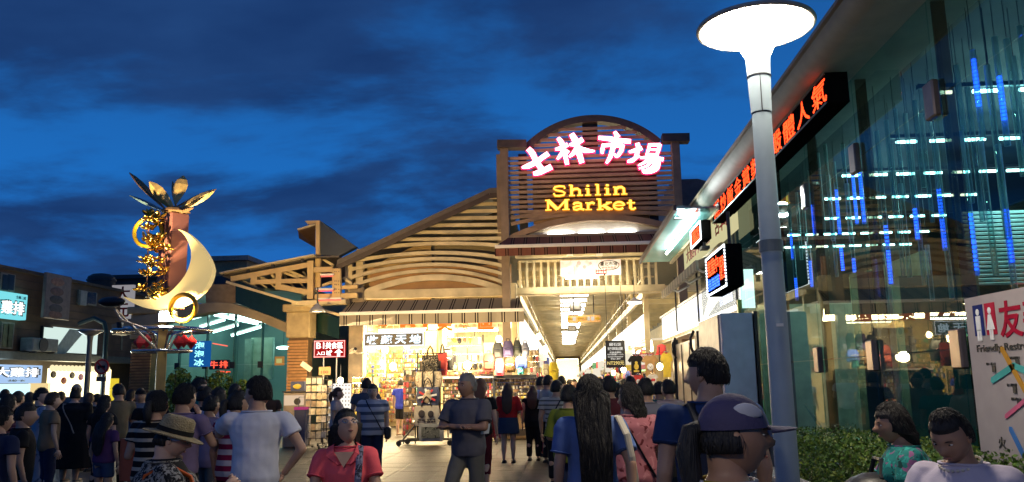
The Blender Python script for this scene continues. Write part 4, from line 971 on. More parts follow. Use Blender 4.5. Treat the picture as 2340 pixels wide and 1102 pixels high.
# restroom poster on the glass
XP = XG - .025
po = thing('restroom_poster', 'large white restroom poster with coloured bars fixed to the glass wall', 'poster', (XP, 5.6, .95))
b = MB(); b.bp((XP, 4.2, .80), (XP + .012, 7.12, 2.26)); b.build('sheet', mat('poster_white', (.40, .35, .345), .85, var=.06, spec=.15), po)
def pp(x, y): 
    q = P(x, y, X=XP - .004); return q
for x0, x1, c_ in ((2222, 2248, (.02, .03, .16)), (2249, 2276, (.42, .02, .05))):
    a = pp(x0, 703); c = pp(x1, 738); zt_ = 2.26 - .07; zb_ = zt_ - .25
    b = MB(); b.bp((XP - .006, a.y, zb_), (XP, c.y, zt_)); b.build('pictogram_panel', mat('pic%d' % x0, c_, .9, spec=.1), po)
    m_ = (a.y + c.y) / 2; b = MB(); b.ell((XP - .008, m_, zt_ - .06), (.004, .028, .028), 10, 6)
    if x0 == 2222: b.box((XP - .008, m_, zt_ - .15), (.006, .07, .12)); b.box((XP - .008, m_ + .02, zt_ - .245), (.006, .026, .09)); b.box((XP - .008, m_ - .02, zt_ - .245), (.006, .026, .09))
    else: b.prism([(XP - .008, m_ - .02, zt_ - .09), (XP - .008, m_ + .02, zt_ - .09), (XP - .008, m_ + .06, zt_ - .21), (XP - .008, m_ - .06, zt_ - .21)], (-.004, 0, 0)); b.box((XP - .008, m_ + .016, zt_ - .25), (.006, .02, .08)); b.box((XP - .008, m_ - .016, zt_ - .25), (.006, .02, .08))
    b.build('pictogram', mat('print_white', 0), po)
zt_ = 2.26
M_crim = mat('print_crimson', (.36, .008, .035), .9, spec=.1)
text('友善廁所', M_crim, po, (XP - .004, pp(2278, 700).y - .66, zt_ - .215), NY, Z_, .29, 1.3, bold=.02, depth=.006)
text('Friendly Restroom This Way', mat('print_black', 0), po, (XP - .004, pp(2226, 750).y - .72, zt_ - .43), NY, Z_, .075, 1.42, bold=.008, depth=.006)
for (xa, ya, xb, yb_, c_, w_) in ((2290, 797, 2350, 905, (.55, .28, .04), .05), (2268, 870, 2318, 836, (.08, .40, .38), .05), (2318, 836, 2350, 850, (.08, .40, .38), .05), (2300, 952, 2350, 910, (.55, .12, .22), .035), (2310, 980, 2350, 1062, (.05, .16, .42), .05)):
    a, c = pp(xa, ya), pp(xb, yb_); b = MB(); d = (c - a).normalized(); sd = d.cross(X_).normalized() * w_ / 2
    b.prism([a + sd, c + sd, c + d * .02, c - sd, a - sd, a - d * .02], (-.006, 0, 0)); b.build('route_bar', mat('bar%d' % xa, c_, .9, spec=.1), po)
for x, y, s_ in ((2264, 832, '地下一樓入口'), (2318, 818, '市場南側出口'), (2312, 880, '往二樓電梯'), (2322, 912, '服務台')):
    text(s_, mat('print_black', 0), po, pp(x, y), NY, Z_, .022, .14, depth=.004); q = pp(x + 8, y + 11); b = MB(); b.box(q - X_ * .003, (.005, .05, .05)); b.build('floor_mark', mat('print_black', 0), po)
text('火', mat('print_black', 0), po, pp(2290, 1012), NY, Z_, .09, .11, bold=.02, depth=.004)

# ------------------------------------------------------------------ planter, hedge, bench
pl = thing('planter', 'low grey stone planter wall in front of the glass', 'planter', (2.75, 7.6, 0))
for k in range(7):
    b = MB(); b.bp((2.16, 4.9 + .8 * k, 0), (2.32, 5.69 + .8 * k, .56)); b.build('stone_block', M_concrete, pl, bevel=.01)
    b = MB(); b.bp((2.12, 4.9 + .8 * k, .561), (2.36, 5.69 + .8 * k, .63)); b.build('coping_stone', mat('coping', (.36, .34, .31), .6, bump=.2), pl, bevel=.012)
b = MB(); b.bp((2.32, 4.9, .3), (3.36, 10.5, .5)); b.build('soil', mat('soil', (.04, .028, .018), .95, bump=.5), pl)
def leafmat(name, c, c2):
    m = mat(name, c, .5, var=.45, scale=3.5); return m
def foliage(name, label, lo, hi, n, leaf, m, cat='hedge', stems=True, round_=0.0, seed=1):
    rr = random.Random(seed); lo = V(lo); hi = V(hi); t = thing(name, label, cat, ((lo.x + hi.x) / 2, (lo.y + hi.y) / 2, lo.z))
    mid = (lo + hi) / 2; hf = (hi - lo) / 2; bs = [MB() for _ in m]
    for k in range(n):
        while True:
            u = V((rr.uniform(-1, 1), rr.uniform(-1, 1), rr.uniform(-1, 1)))
            if round_ and (V((u.x, u.y, u.z)).length > 1.05): continue
            mxv = max(abs(u.x), abs(u.y), abs(u.z)) if not round_ else u.length
            if mxv < .55 and rr.random() < .8: continue
            break
        p = mid + V((u.x * hf.x, u.y * hf.y, u.z * hf.z))
        p.z += .06 * noise.noise(p * 3.0) + .03 * noise.noise(p * 9)
        p += V((noise.noise(p * 2.2), noise.noise(p * 2.2 + V((5, 1, 2))), 0)) * .06
        d = V((rr.gauss(0, 1), rr.gauss(0, 1), rr.gauss(.3, .8))).normalized(); sd = d.cross(V((rr.gauss(0, 1), rr.gauss(0, 1), rr.gauss(0, 1)))).normalized()
        L = leaf * rr.uniform(.6, 1.3); i = min(len(m) - 1, int((noise.noise(p * 4.0) * .5 + .5 + rr.uniform(-.25, .25)) * len(m))); i = max(0, i)
        bs[i].face([p - d * L * .5, p + sd * L * .26, p + d * L * .5, p - sd * L * .26])
    for k, b in enumerate(bs): tag(b.build('leaves', m[k], t), kind='stuff')
    b = MB()
    for k in range(10): 
        x = rr.uniform(lo.x + .1, hi.x - .1) if hi.x - lo.x > .3 else mid.x; y = rr.uniform(lo.y + .1, hi.y - .1) if hi.y - lo.y > .3 else mid.y
        b.tube([(x, y, lo.z - .1), (x + rr.uniform(-.1, .1), y + rr.uniform(-.1, .1), hi.z - .15)], .012, 5)
    tag(b.build('stems', mat('bark', (.05, .035, .022), .9), t), kind='stuff')
    return t
M_lf = [leafmat('leaf_dark', (.045, .10, .014), 0), leafmat('leaf_mid', (.09, .17, .022), 0), leafmat('leaf_lime', (.16, .22, .026), 0)]
foliage('hedge', 'dense clipped green hedge in the planter under the glass wall', (2.38, 5.0, .5), (3.3, 9.9, 1.06), 26000, .040, M_lf, seed=4)
bn_ = thing('stone_bench', 'grey stone bench ledge carrying the two seated women', 'bench', (1.96, 3.7, 0))
b = MB(); b.bp((1.62, 2.6, .56), (2.3, 4.86, .66)); b.build('seat_slab', mat('coping', 0), bn_, bevel=.015)
for y in (2.9, 3.75, 4.6):
    b = MB(); b.bp((1.7, y - .12, 0), (2.22, y + .12, .56)); b.build('support', M_concrete, bn_, bevel=.01)

# ------------------------------------------------------------------ street lamp in the foreground
YP = 5.6
pb_ = P(1797, 1100, Y=YP); tp = P(1734, 130, Y=YP); cxp = (pb_.x + tp.x) / 2
zneck = tp.z; zr = P(1728, 64, Y=YP).z
sl_ = thing('street_lamp', 'slim grey street lamp with a glowing shallow bowl head in the foreground', 'street lamp', (cxp, YP, 0))
M_pole = mat('lamp_grey_blue', (.29, .37, .43), .5, .0, var=.08, scale=4, bump=.05)
b = MB(); zj = P(1740, 262, Y=YP).z
b.lathe([(.11, 0), (.11, .04), (.085, .06), (.079, .3), (.066, zj)], (cxp, YP, 0), 32); b.build('pole', M_pole, sl_, smooth='auto')
b = MB(); b.lathe([(.060, zj + .006), (.070, zj + .012), (.083, zneck - .03), (.088, zneck)], (cxp, YP, 0), 32); b.build('neck', M_pole, sl_, smooth='auto')
b = MB(); b.lathe([(.0655, zj - .004), (.0655, zj + .010)], (cxp, YP, 0), 32); b.build('joint', M_black, sl_)
zh = zneck - .15
b = MB(); b.lathe([(.0835, zh - .004), (.0835, zh + .004)], (cxp, YP, 0), 32); b.box((cxp - .012, YP - .076, (zh + zj) / 2), (.004, .01, zh - zj)); b.build('hatch_seam', M_black, sl_)
R_ = (1858 - 1597) / 2 / 1903 * 5.75
b = MB(); dz_ = zr - zneck; pr = [(.086, zneck), (.100, zneck + .14 * dz_), (.118, zneck + .32 * dz_), (.15, zneck + .50 * dz_), (.20, zneck + .66 * dz_), (.27, zneck + .80 * dz_), (R_ * .88, zneck + .93 * dz_), (R_ * .965, zr)]
b.lathe(pr, (cxp, YP, 0), 48, cap=False); b.build('bowl', emi('lamp_bowl', (1, .87, .68), 85), sl_, smooth=True)
b = MB(); b.tube([(cxp + R_ * cos(t), YP + R_ * sin(t), zr + .005) for t in [2 * pi * i / 48 for i in range(48)]], .018, 8, closed=True); b.build('rim', mat('rim_grey_brown', (.48, .44, .38), .5), sl_, smooth=True)
b = MB(); b.lathe([(R_ * .985, zr + .004), (.2, zr + .05), (.03, zr + .07)], (cxp, YP, 0), 48); b.build('top_cover', mat('lamp_grey_blue', 0), sl_, smooth=True)
b = MB(); b.box((cxp, YP - .083, 1.98), (.045, .006, .02)); b.build('sticker', M_white, sl_)
b = MB(); b.lathe([(.0795, P(1770, 560, Y=YP).z - .05), (.0795, P(1770, 560, Y=YP).z + .03)], (cxp, YP, 0), 24, cap=False); b.build('tape_band', mat('tape_dark', (.10, .13, .15), .5), sl_)
dup(sl_, (-1.3, -1.6, 0), label='second lit street lamp of the plaza, behind the viewpoint and outside the picture'); sl_['group'] = 'street lamps of the plaza'
# ------------------------------------------------------------------ moon sculpture pole
YM = 17.0
sc = thing('moon_sculpture', 'tall sculpture pole with a yellow crescent moon, gold flowers and a leaf crown', 'sculpture', (P(371, 860, Y=YM).x, YM, 0))
def S(x, y, dy=0): return P(280 + x / 3.06, 380 + y / 3.06, Y=YM + dy)
a = P(357, 800, Y=YM); c = P(384, 800, Y=YM)
M_pole2 = mat('ochre_post', (.50, .30, .07), .35, var=.15)
xm = (a.x + c.x) / 2; hw = (c.x - a.x) / 2
Mz = Matrix.Rotation(radians(28), 3, 'Z')
b = MB(); b.box((xm, YM, 1.5), (hw * 1.5, hw * 1.5, 3.0), Mz); b.build('post', M_pole2, sc, bevel=.01)
t = S(385, 335); bo = S(330, 870)
b = MB(); zc_ = (t.z + bo.z) / 2; xc = S(345, 600).x
b.box((xc, YM + .05, zc_ - .2), (.46, .40, t.z - bo.z + .4), Matrix.Rotation(radians(-32), 3, 'Z')); b.build('column', mat('pink_column', (.30, .115, .09), .5, var=.06), sc, bevel=.008)
out = [(385, 440), (425, 452), (462, 474), (505, 512), (545, 555), (580, 605), (610, 660), (628, 715), (618, 775), (598, 825), (570, 862), (535, 895), (495, 925), (455, 950), (405, 975), (350, 992), (300, 1003), (240, 1005), (190, 998), (140, 985), (95, 968), (50, 945), (5, 915)]
inn = [(5, 913), (50, 925), (95, 931), (140, 933), (190, 930), (240, 922), (290, 905), (330, 884), (365, 850), (400, 812), (432, 770), (456, 725), (472, 680), (480, 635), (478, 585), (466, 540), (445, 500), (415, 462)]
b = MB(); n = 22
def res(pts, n):
    L = [0]; 
    for u, v in zip(pts, pts[1:]): L.append(L[-1] + math.hypot(v[0] - u[0], v[1] - u[1]))
    o = []
    for i in range(n + 1):
        s = L[-1] * i / n; k = max(j for j in range(len(L)) if L[j] <= s + 1e-9); k = min(k, len(pts) - 2); f = (s - L[k]) / (L[k + 1] - L[k]); o.append((pts[k][0] + (pts[k + 1][0] - pts[k][0]) * f, pts[k][1] + (pts[k + 1][1] - pts[k][1]) * f))
    return o
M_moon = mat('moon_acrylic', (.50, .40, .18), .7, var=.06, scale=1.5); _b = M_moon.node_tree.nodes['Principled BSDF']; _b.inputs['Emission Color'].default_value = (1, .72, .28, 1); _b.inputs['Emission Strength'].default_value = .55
o1 = res(out, 30); i1 = res(inn[::-1], 30)
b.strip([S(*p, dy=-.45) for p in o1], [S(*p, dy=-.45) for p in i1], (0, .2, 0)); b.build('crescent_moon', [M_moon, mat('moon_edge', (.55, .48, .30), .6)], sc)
M_leafg = mat('bronze_leaf', (.70, .46, .16), .45, .15, var=.2, scale=14); M_leafd = mat('dark_leaf', (.28, .16, .07), .5, .1); M_leafb = mat('pale_leaf', (.22, .34, .36), .35, .3)
for (tx, ty, bx, by, wd, dy, m) in ((48, 45, 300, 300, 46, .35, M_leafd), (188, 108, 365, 312, 88, -.25, M_leafg), (425, 66, 372, 262, 110, .15, M_leafg), (645, 172, 375, 312, 66, -.1, M_leafg), (655, 160, 372, 285, 40, .3, M_leafd), (50, 204, 320, 328, 30, -.1, M_leafb), (498, 290, 390, 330, 30, -.35, M_leafd), (350, 106, 375, 290, 40, .45, M_leafd)):
    bs = S(bx, by, 0); ti = S(tx, ty, dy); d = ti - bs; sd = V((-d.z, 0, d.x)).normalized() * (wd / 3.06 / 1903 * 17 / 2); up_ = d.cross(sd).normalized() * .07
    b = MB(); sec = [(0, .15), (.2, .55), (.45, .95), (.68, 1), (.85, .7), (1, .12)]
    b.loft([[bs + d * u + sd * k, bs + d * u + up_ * k, bs + d * u - sd * k, bs + d * u + up_ * k * .8 - V((0, .0, .02))] for u, k in sec]); b.build('crown_leaf', m, sc)
b = MB(); q = S(372, 322); b.lathe([(.12, -.04), (.3, .0), (.28, .05), (.1, .12)], q, 14); b.build('crown_base', M_leafd, sc)
def torus(name, c_, R, r, m, tilt=0, fl=1.0):
    b = MB(); Mx = Matrix.Rotation(tilt, 3, 'Z')
    b.tube([c_ + Mx @ V((R * cos(t), 0, R * sin(t))) for t in [2 * pi * i / 40 for i in range(40)]], r, 10, closed=True); return b.build(name, m, sc, smooth=True)
ks = 17 / 1903 / 3.06
torus('ring', S(178, 463, -.1), 104 * ks, 15 * ks, mat('ring_yellow', (.80, .50, .015), .35, var=.05)); torus('ring', S(425, 990, -.6), 92 * ks, 17 * ks, mat('ring_amber', (.75, .36, .02), .35, var=.05))
rr = random.Random(11)
for cx_, cy_2, sp, nf in ((240, 388, (75, 45), 9), (240, 540, (75, 50), 10), (222, 700, (75, 60), 10), (215, 880, (85, 60), 13)):
    b = MB()
    for k in range(nf):
        q = S(cx_ + rr.uniform(-1, 1) * sp[0], cy_2 + rr.uniform(-1, 1) * sp[1], rr.uniform(-.5, -.2)); M0 = Matrix.Rotation(rr.uniform(0, 6), 3, 'Z') @ Matrix.Rotation(rr.uniform(-1, 1), 3, 'X')
        b.ell(q, (.05, .05, .05), 8, 6)
        for j in range(5):
            Mj = M0 @ Matrix.Rotation(j * 2 * pi / 5, 3, 'Z'); b.ell(q + Mj @ V((.10, 0, .02)), (.085, .05, .016), 8, 6, M=Mj @ Matrix.Rotation(-.4, 3, 'Y'))
    tag(b.build('gold_flowers', M_gold, sc, smooth=True), kind='stuff')
for x0, x1 in ((185, 168), (300, 288)):
    b = MB(); b.tube([S(x0, 370, -.25), S(x1, 890, -.25)], .014, 5); b.build('wire', mat('bronze_wire', (.4, .2, .12), .4, .5), sc)
# tray of rings and lanterns
def hring(name, c_, R, r):
    b = MB(); b.tube([c_ + V((R * cos(t), R * sin(t), 0)) for t in [2 * pi * i / 48 for i in range(48)]], r, 8, closed=True); return b.build(name, M_chrome, sc, smooth=True)
zu = P(371, 757, Y=YM).z; zl = P(371, 803, Y=YM).z
for R, z in ((.98, zu), (.88, zu + .03), (.58, zl)): hring('tray_ring', V((xm, YM, z)), R, .03)
for k in range(6):
    t = 2 * pi * k / 6 + .3; d = V((cos(t), sin(t), 0)); o = V((xm, YM, 0))
    b = MB(); b.tube([o + d * .98 + Z_ * zu, o + d * .6 + Z_ * (zu + .02), o + d * .3 + Z_ * (zu - .06), o + d * .17 + Z_ * (zl + .1), o + d * .15 + Z_ * zl], .022, 6); b.build('bracket', M_chrome, sc, smooth=True)
    b = MB(); b.tube([o + d * .15 + Z_ * zl, o + d * .58 + Z_ * zl], .018, 6); b.build('spoke', M_chrome, sc)
for k, x in enumerate((318, 335, 408, 420, 437)):
    q = P(x, 782 - (k % 2) * 3, Y=YM - .3 + .12 * k); t = thing('red_lantern', ['leftmost', 'second', 'third', 'fourth', 'rightmost'][k] + ' red diamond lantern hanging under the rings of the sculpture', 'lantern', q, 'red lanterns on the sculpture')
    b = MB(); b.lathe([(.01, -.15), (.12, -.02), (.12, .02), (.02, .13)], q, 4); b.build('shell', mat('lantern_red', (.55, .02, .03), .5), t); b = MB(); b.tube([q + Z_ * .12, V((q.x, q.y, zu - .03))], .008, 4); b.build('cord', M_dark, t)
q1 = P(262, 706, Y=YM - 1.75); q2 = P(362, 803, Y=YM - .2); q3 = P(345, 756, Y=YM - .9)
b = MB(); b.tube([q1, q2], .022, 6); b.build('strut', mat('strut_cream', (.6, .5, .38), .4), sc); b = MB(); b.tube([q1, P(275, 730, Y=YM - 1.6), q3], .022, 6); b.build('strut', mat('strut_cream', 0), sc)
b = MB(); b.ell(P(256, 690, Y=YM - 1.8), (.27, .14, .10), 14, 8); b.build('lamp_housing', M_black, sc, smooth=True)
fl = P(381, 723, Y=YM - .55); fd = thing('floodlight', 'dazzling white floodlight under the moon on the sculpture', 'floodlight', fl)
b = MB(); b.box(fl + V((0, .08, 0)), (.34, .12, .24)); b.build('housing', M_dark, fd, bevel=.02); b = MB(); b.box(fl, (.30, .03, .20)); b.build('lens', emi('flood_lens', 0, 0), fd); b = MB(); b.tube([fl + V((0, .1, -.1)), V((xm + .1, YM - .2, zu))], .02, 6); b.build('bracket', M_dark, fd)
lamp('SPOT', fl + V((-.1, -.25, .1)), 90, (1, .74, .36), .2, target=(xm - .1, YM - .3, 6.2), spot=120)
lamp('SPOT', fl + V((.3, -.15, 0)), 6500, (1, .64, .25), .2, target=(-5.0, 27, 5.2), spot=80)
# warm up-light added on the tray to brighten the sculpture
up = thing('uplight', 'small amber spot lamp on the tray rings below the crescent moon', 'spot lamp', (xm - .4, YM - 1.0, zu)); b = MB(); b.lathe([(.05, -.02), (.07, .1), (.06, .1)], (xm - .4, YM - 1.0, zu + .03), 10); b.build('can', M_dark, up); b = MB(); b.lathe([(.055, 0), (.055, .01)], (xm - .4, YM - 1.0, zu + .12), 10); b.build('lens', emi('amber_lens', (1, .7, .3), 6), up)
lamp('SPOT', P(262, 686, Y=YM - 1.75) + Z_ * .12, 1500, (1, .78, .42), .1, target=(xm + .2, YM, 5.5), spot=50)

# ------------------------------------------------------------------ open steel wing roof left of the hall
YW = 26.4
wing = thing('wing_canopy', 'ochre-lit steel truss canopy reaching out left of the market hall', 'canopy', (P(650, 680, Y=YW).x, YW, P(650, 740, Y=YW).z))
def T(x, y, dy=0): return P(480 + x / 3.937, 480 + y / 3.937, Y=YW + dy)
M_tr = mat('truss_ochre', (.58, .42, .19), .5, var=.12, scale=3)
kz = YW / 1903 / 3.937
def tb(name, a, c, th, m=M_tr, dep=.12, dy=0.0):
    a = T(*a, dy=dy); c = T(*c, dy=dy); b = MB(); b.bar(a, c, dep, th * kz); return b.build(name, m, wing, bevel=.006)
tb('top_chord', (190, 622), (900, 492), 48); tb('middle_chord', (368, 650), (890, 636), 42); tb('lower_chord', (610, 690), (880, 742), 50)
tb('vertical', (402, 585), (400, 660), 60, dep=.13); tb('vertical', (620, 545), (618, 716), 52, dep=.13); tb('vertical', (908, 460), (905, 805), 56, dep=.17); tb('vertical', (975, 395), (972, 700), 52, dy=.25); tb('vertical', (1142, 530), (1142, 795), 78, dep=.2)
tb('cross_beam', (935, 540), (1105, 536), 50); tb('cross_beam', (945, 782), (1330, 770), 50); tb('cross_beam', (1185, 700), (1330, 690), 36, dy=.1)
tb('gutter_beam', (150, 648), (780, 835), 24, M_cream, dy=-.3); tb('gutter_beam', (850, 850), (1165, 945), 24, M_cream, dy=-.1); tb('soffit_beam', (755, 845), (1240, 828), 40, M_cream, dep=.5)
for x0, y0, x1, y1 in ((440, 605, 600, 662), (650, 560, 800, 612), (700, 545, 880, 620), (650, 665, 860, 760), (1010, 680, 1100, 650), (1200, 610, 1280, 670), (1010, 440, 1110, 500), (540, 560, 580, 610)): tb('rafter', (x0, y0), (x1, y1), 24, M_cream, dy=.5)
for k in range(7): tb('purlin', (300 + 90 * k, 620 - 14 * k + 20), (420 + 90 * k, 690 + 8 * k), 14, M_cream, dep=.1, dy=1.0)
tb('roof_edge', (100, 572), (945, 408), 16, M_cream, dep=.3, dy=-.1)
b = MB(); b.prism([T(100, 578, 0), T(945, 414, 0), T(1160, 410, 0), T(1160, 425, 0), T(945, 430, 0), T(105, 598, 0)], (0, 6, 0)); b.build('roof_sheet', mat('roof_sheet', 0), wing)
for x, y in ((118, 580), (342, 545), (566, 503), (832, 455)): tb('purlin_end', (x, y - 15), (x, y + 18), 26, M_dark, dep=.1, dy=-.05)
for y in (525, 555, 640, 672, 715, 745):
    for x in (1122, 1136, 1158): 
        q = T(x, y, -.12); b = MB(); b.lathe([(.02, 0), (.02, .02)], q, 6, M=Matrix.Rotation(radians(90), 3, 'X')); b.build('bolt', M_steel_d, wing)
for x0, x1, y in ((1000, 1105, 598), (965, 1105, 728), (980, 1175, 814)):
    t = tube_light('red_neon_tube', 'red neon tube on the wing canopy, ' + {598: 'top', 728: 'middle', 814: 'bottom'}[y] + ' of the three', T(x0, y, -.25), T(x1, y - 4, -.25), emi('red_neon', (1, .12, .08), 2.2), 'red neon tubes on the wing canopy', holder=True)
b = MB(); b.prism([T(950, 95, -.1), T(985, 95, -.1), T(985, 400, -.1), T(950, 400, -.1)], (0, .25, 0)); b.build('scoop_post', M_tr, wing)
b = MB(); b.prism([T(988, 98, 0), T(1315, 330, 0), T(1160, 412, 0), T(988, 400, 0)], (0, .3, 0)); b.build('scoop_side', mat('slate_blue_panel', (.03, .042, .06), .5, var=.1), wing)
b = MB(); b.prism([T(852, 98, 0), T(985, 93, 0), T(985, 118, 0), T(880, 128, 0)], (0, 2, 0)); b.build('scoop_roof', M_tr, wing)
b = MB(); b.loft([[T(790, 172, -.1), T(790, 182, -.1), T(948, 140, -.1), T(948, 130, -.1)], [T(800, 245, 2), T(800, 255, 2), T(948, 340, 2), T(948, 330, 2)]]); b.build('scoop_soffit', mat('rust_soffit', (.14, .08, .045), .7), wing)
tb('scoop_edge', (790, 178), (945, 130), 14, M_steel, dy=-.15)
# bell lamp
q = P(725, 712, Y=25.0); bl = thing('bell_lamp', 'grey bell-shaped lamp hanging under the wing canopy', 'lamp', q)
b = MB(); b.lathe([(.03, .26), (.06, .22), (.12, .17), (.2, .08), (.25, -.02), (.24, -.02), (.18, .08), (.1, .15)], q, 20, cap=False); b.build('shade', mat('lamp_grey', (.4, .4, .38), .35, .4), bl, smooth=True); b = MB(); b.lathe([(.2, -.005), (.2, .0)], q + Z_ * .01, 16); b.build('lens', emi('warm_lens', (1, .8, .5), 8), bl); b = MB(); b.tube([q + Z_ * .25, q + Z_ * .75], .025, 6); b.build('stem', M_dark, bl)
lamp('SPOT', q - Z_ * .05, 60, (1, .78, .45), .15, target=(q.x, q.y, 0), spot=140)

# ------------------------------------------------------------------ glass pavilion with the food-court entrance
YV = 28.0
pv = thing('food_court_pavilion', 'teal-lit glass pavilion with a curved beige roof beam and brick columns', 'pavilion', (P(500, 800, Y=YV).x, YV, 0))
M_beam = mat('beige_beam', (.36, .29, .18), .6, var=.15, scale=2)
def band(name, top, bot, Y, dep, m):
    b = MB(); b.strip([P(x, y, Y=Y) for x, y in top], [P(x, y, Y=Y) for x, y in bot], (0, dep, 0)); return b.build(name, m, pv)
band('roof_beam', [(255, 742), (330, 720), (420, 700), (485, 691), (530, 693), (600, 716), (700, 755)], [(255, 765), (330, 746), (420, 724), (485, 712), (530, 716), (600, 737), (700, 780)], YV - .5, .8, M_beam)
band('parapet_glass', [(538, 640), (600, 665), (680, 695), (775, 728)], [(538, 692), (600, 715), (690, 748), (775, 775)], YV - .2, .1, mat('dark_green_glass', (.012, .035, .03), .12, var=.1))
band('parapet_wall', [(470, 650), (538, 650)], [(470, 692), (538, 693)], YV, 3, mat('ochre_wall', (.34, .24, .12), .7))
# columns
for x0, x1, Y in ((300, 346, YV - .4), (657, 703, YV - 1.2)):
    a = P(x0, 800, Y=Y); c = P(x1, 800, Y=Y); zt_ = P(x0, 772 if x0 > 500 else 775, Y=Y).z
    col_ = MB(); col_.bp((a.x + .03, Y + .03, 0), (c.x - .03, Y + .6, zt_)); cobj = col_.build('column', mat('mortar', (.12, .07, .03), .8), pv)
    br_ = MB(); L = c.x - a.x; br_.box((0, 0, .045), (L - .012, .07, .075)); bo = br_.build('tile_course', mat('brown_tile', (.40, .20, .07), .55, var=.25, scale=4), cobj, keep=True)
    n = int(zt_ / .1)
    for k in range(n):
        p = V(((a.x + c.x) / 2, Y, .1 * k))
        if k == 0: bo.location = p - WLOC[cobj]
        else: clone(bo, p, cobj)
    b = MB(); b.bp((a.x - .06, Y - .06, zt_), (c.x + .06, Y + .7, zt_ + .85)); b.bp((a.x - .16, Y - .16, zt_ + .85), (c.x + .16, Y + .8, zt_ + 1.1)); b.build('capital', mat('ochre_capital', (.42, .32, .16), .6, var=.15), pv, bevel=.03)
# glass front in panes, teal interior
xa = P(345, 800, Y=YV).x; xb = P(660, 800, Y=YV).x; ztop_ = P(500, 700, Y=YV).z
M_pp = glass('pavilion_pane', (.80, .93, .90), 1.0)
for k in range(5):
    u = xa + (xb - xa) * k / 5; v = xa + (xb - xa) * (k + 1) / 5
    for z0, z1 in ((0, 2.35), (2.36, ztop_)):
        b = MB(); b.bp((u + .01, YV, z0 + .01), (v - .01, YV + .012, z1)); b.build('glass_pane', M_pp, pv)
    if k:
        for z in (2.35,):
            b = MB(); b.box((u, YV - .03, z), (.16, .08, .22)); b.build('glass_clamp', M_black, pv)
        b = MB(); b.bp((u - .02, YV + .05, 0), (u + .02, YV + .2, ztop_)); b.build('glass_fin', mat('fin_green', (.10, .22, .2), .2), pv)
b = MB(); b.bp((xa - .2, YV + 8, 0), (xb + 1, YV + 8.1, ztop_ + .6)); b.build('back_wall', mat('teal_wall', (.17, .27, .25), .6, var=.15, scale=.6), pv)
b = MB(); b.bp((xa - .2, YV + .3, 0), (xa - .1, YV + 8, ztop_ + .5)); b.build('side_wall', mat('teal_wall', 0), pv); b = MB(); b.bp((xb + .3, YV + .3, 0), (xb + .4, YV + 8, ztop_ + .5)); b.build('side_wall', mat('teal_wall', 0), pv)
b = MB(); b.bp((xa - .2, YV + .5, ztop_ + .55), (xb + .5, YV + 8, ztop_ + .65)); b.build('ceiling', mat('teal_wall', 0), pv)
def U(x, y, Y): return P(240 + x / 4.24, 640 + y / 4.24, Y=Y)
ptub = [((665, 420), (930, 350), 30.5), ((920, 455), (1160, 385), 31.5), ((1045, 505), (1290, 435), 32.5), ((1225, 540), (1510, 455), 33.5), ((900, 322), (1210, 316), 29.3), ((1210, 330), (1605, 422), 29.3), ((1060, 337), (1480, 425), 30.2), ((1035, 520), (1105, 538), 34)]
for k, (a, c, Y) in enumerate(ptub):
    tube_light('pavilion_tube', ['lowest left slanting', 'second slanting', 'third slanting', 'rightmost slanting', 'level front', 'long right-hand sloping', 'inner sloping', 'small far'][k] + ' white tube lamp inside the teal pavilion', U(*a, Y), U(*c, Y), emi('teal_tube', (.75, 1, .96), 7), 'tube lamps inside the teal pavilion', r=.05)
lamp('AREA', ((xa + xb) / 2, YV + 4, ztop_ + .3), 170, (.72, 1, .94), 4, target=((xa + xb) / 2, YV + 4.5, 0), size_y=5)
a, c = P(574, 772, Y=YV + 3), P(622, 866, Y=YV + 3); b = MB(); b.bp((a.x, YV + 3, c.z), (c.x, YV + 3.15, a.z)); b.build('pale_partition', mat('mint_panel', (.35, .5, .42), .6, var=.2, scale=3), pv)
a, c = P(560, 775, Y=YV + 2.8), P(572, 870, Y=YV + 2.8); b = MB(); b.bp((a.x, YV + 2.8, 0), (c.x, YV + 3, a.z)); b.build('door_frame', mat('mint_frame', (.25, .38, .33), .5), pv)
a, c = P(628, 815, Y=YV + 4), P(648, 835, Y=YV + 4); t = thing('menu_light_box', 'small orange and yellow menu light box inside the pavilion beside the right column', 'sign', ((a.x + c.x) / 2, YV + 4, c.z)); b = MB(); b.bp((a.x, YV + 4, c.z), (c.x, YV + 4.1, a.z)); b.build('box', emi('orange_box', (1, .35, .08), .6), t); b = MB(); b.box(((a.x + c.x) / 2, YV + 3.99, (a.z + c.z) / 2), ((c.x - a.x) * .6, .02, (a.z - c.z) * .5)); b.build('panel', emi('yellow_box', (1, .7, .25), .8), t)
q = P(648, 795, Y=YV + 3.5); t = thing('round_lamp', 'round white lamp hanging inside the pavilion by the right column', 'lamp', q); b = MB(); b.ell(q, (.28, .28, .07), 14, 8); b.build('disc', emi('teal_tube', 0, 0), t); b = MB(); b.tube([q, q + Z_ * 1], .01, 5); b.build('cord', M_dark, t)
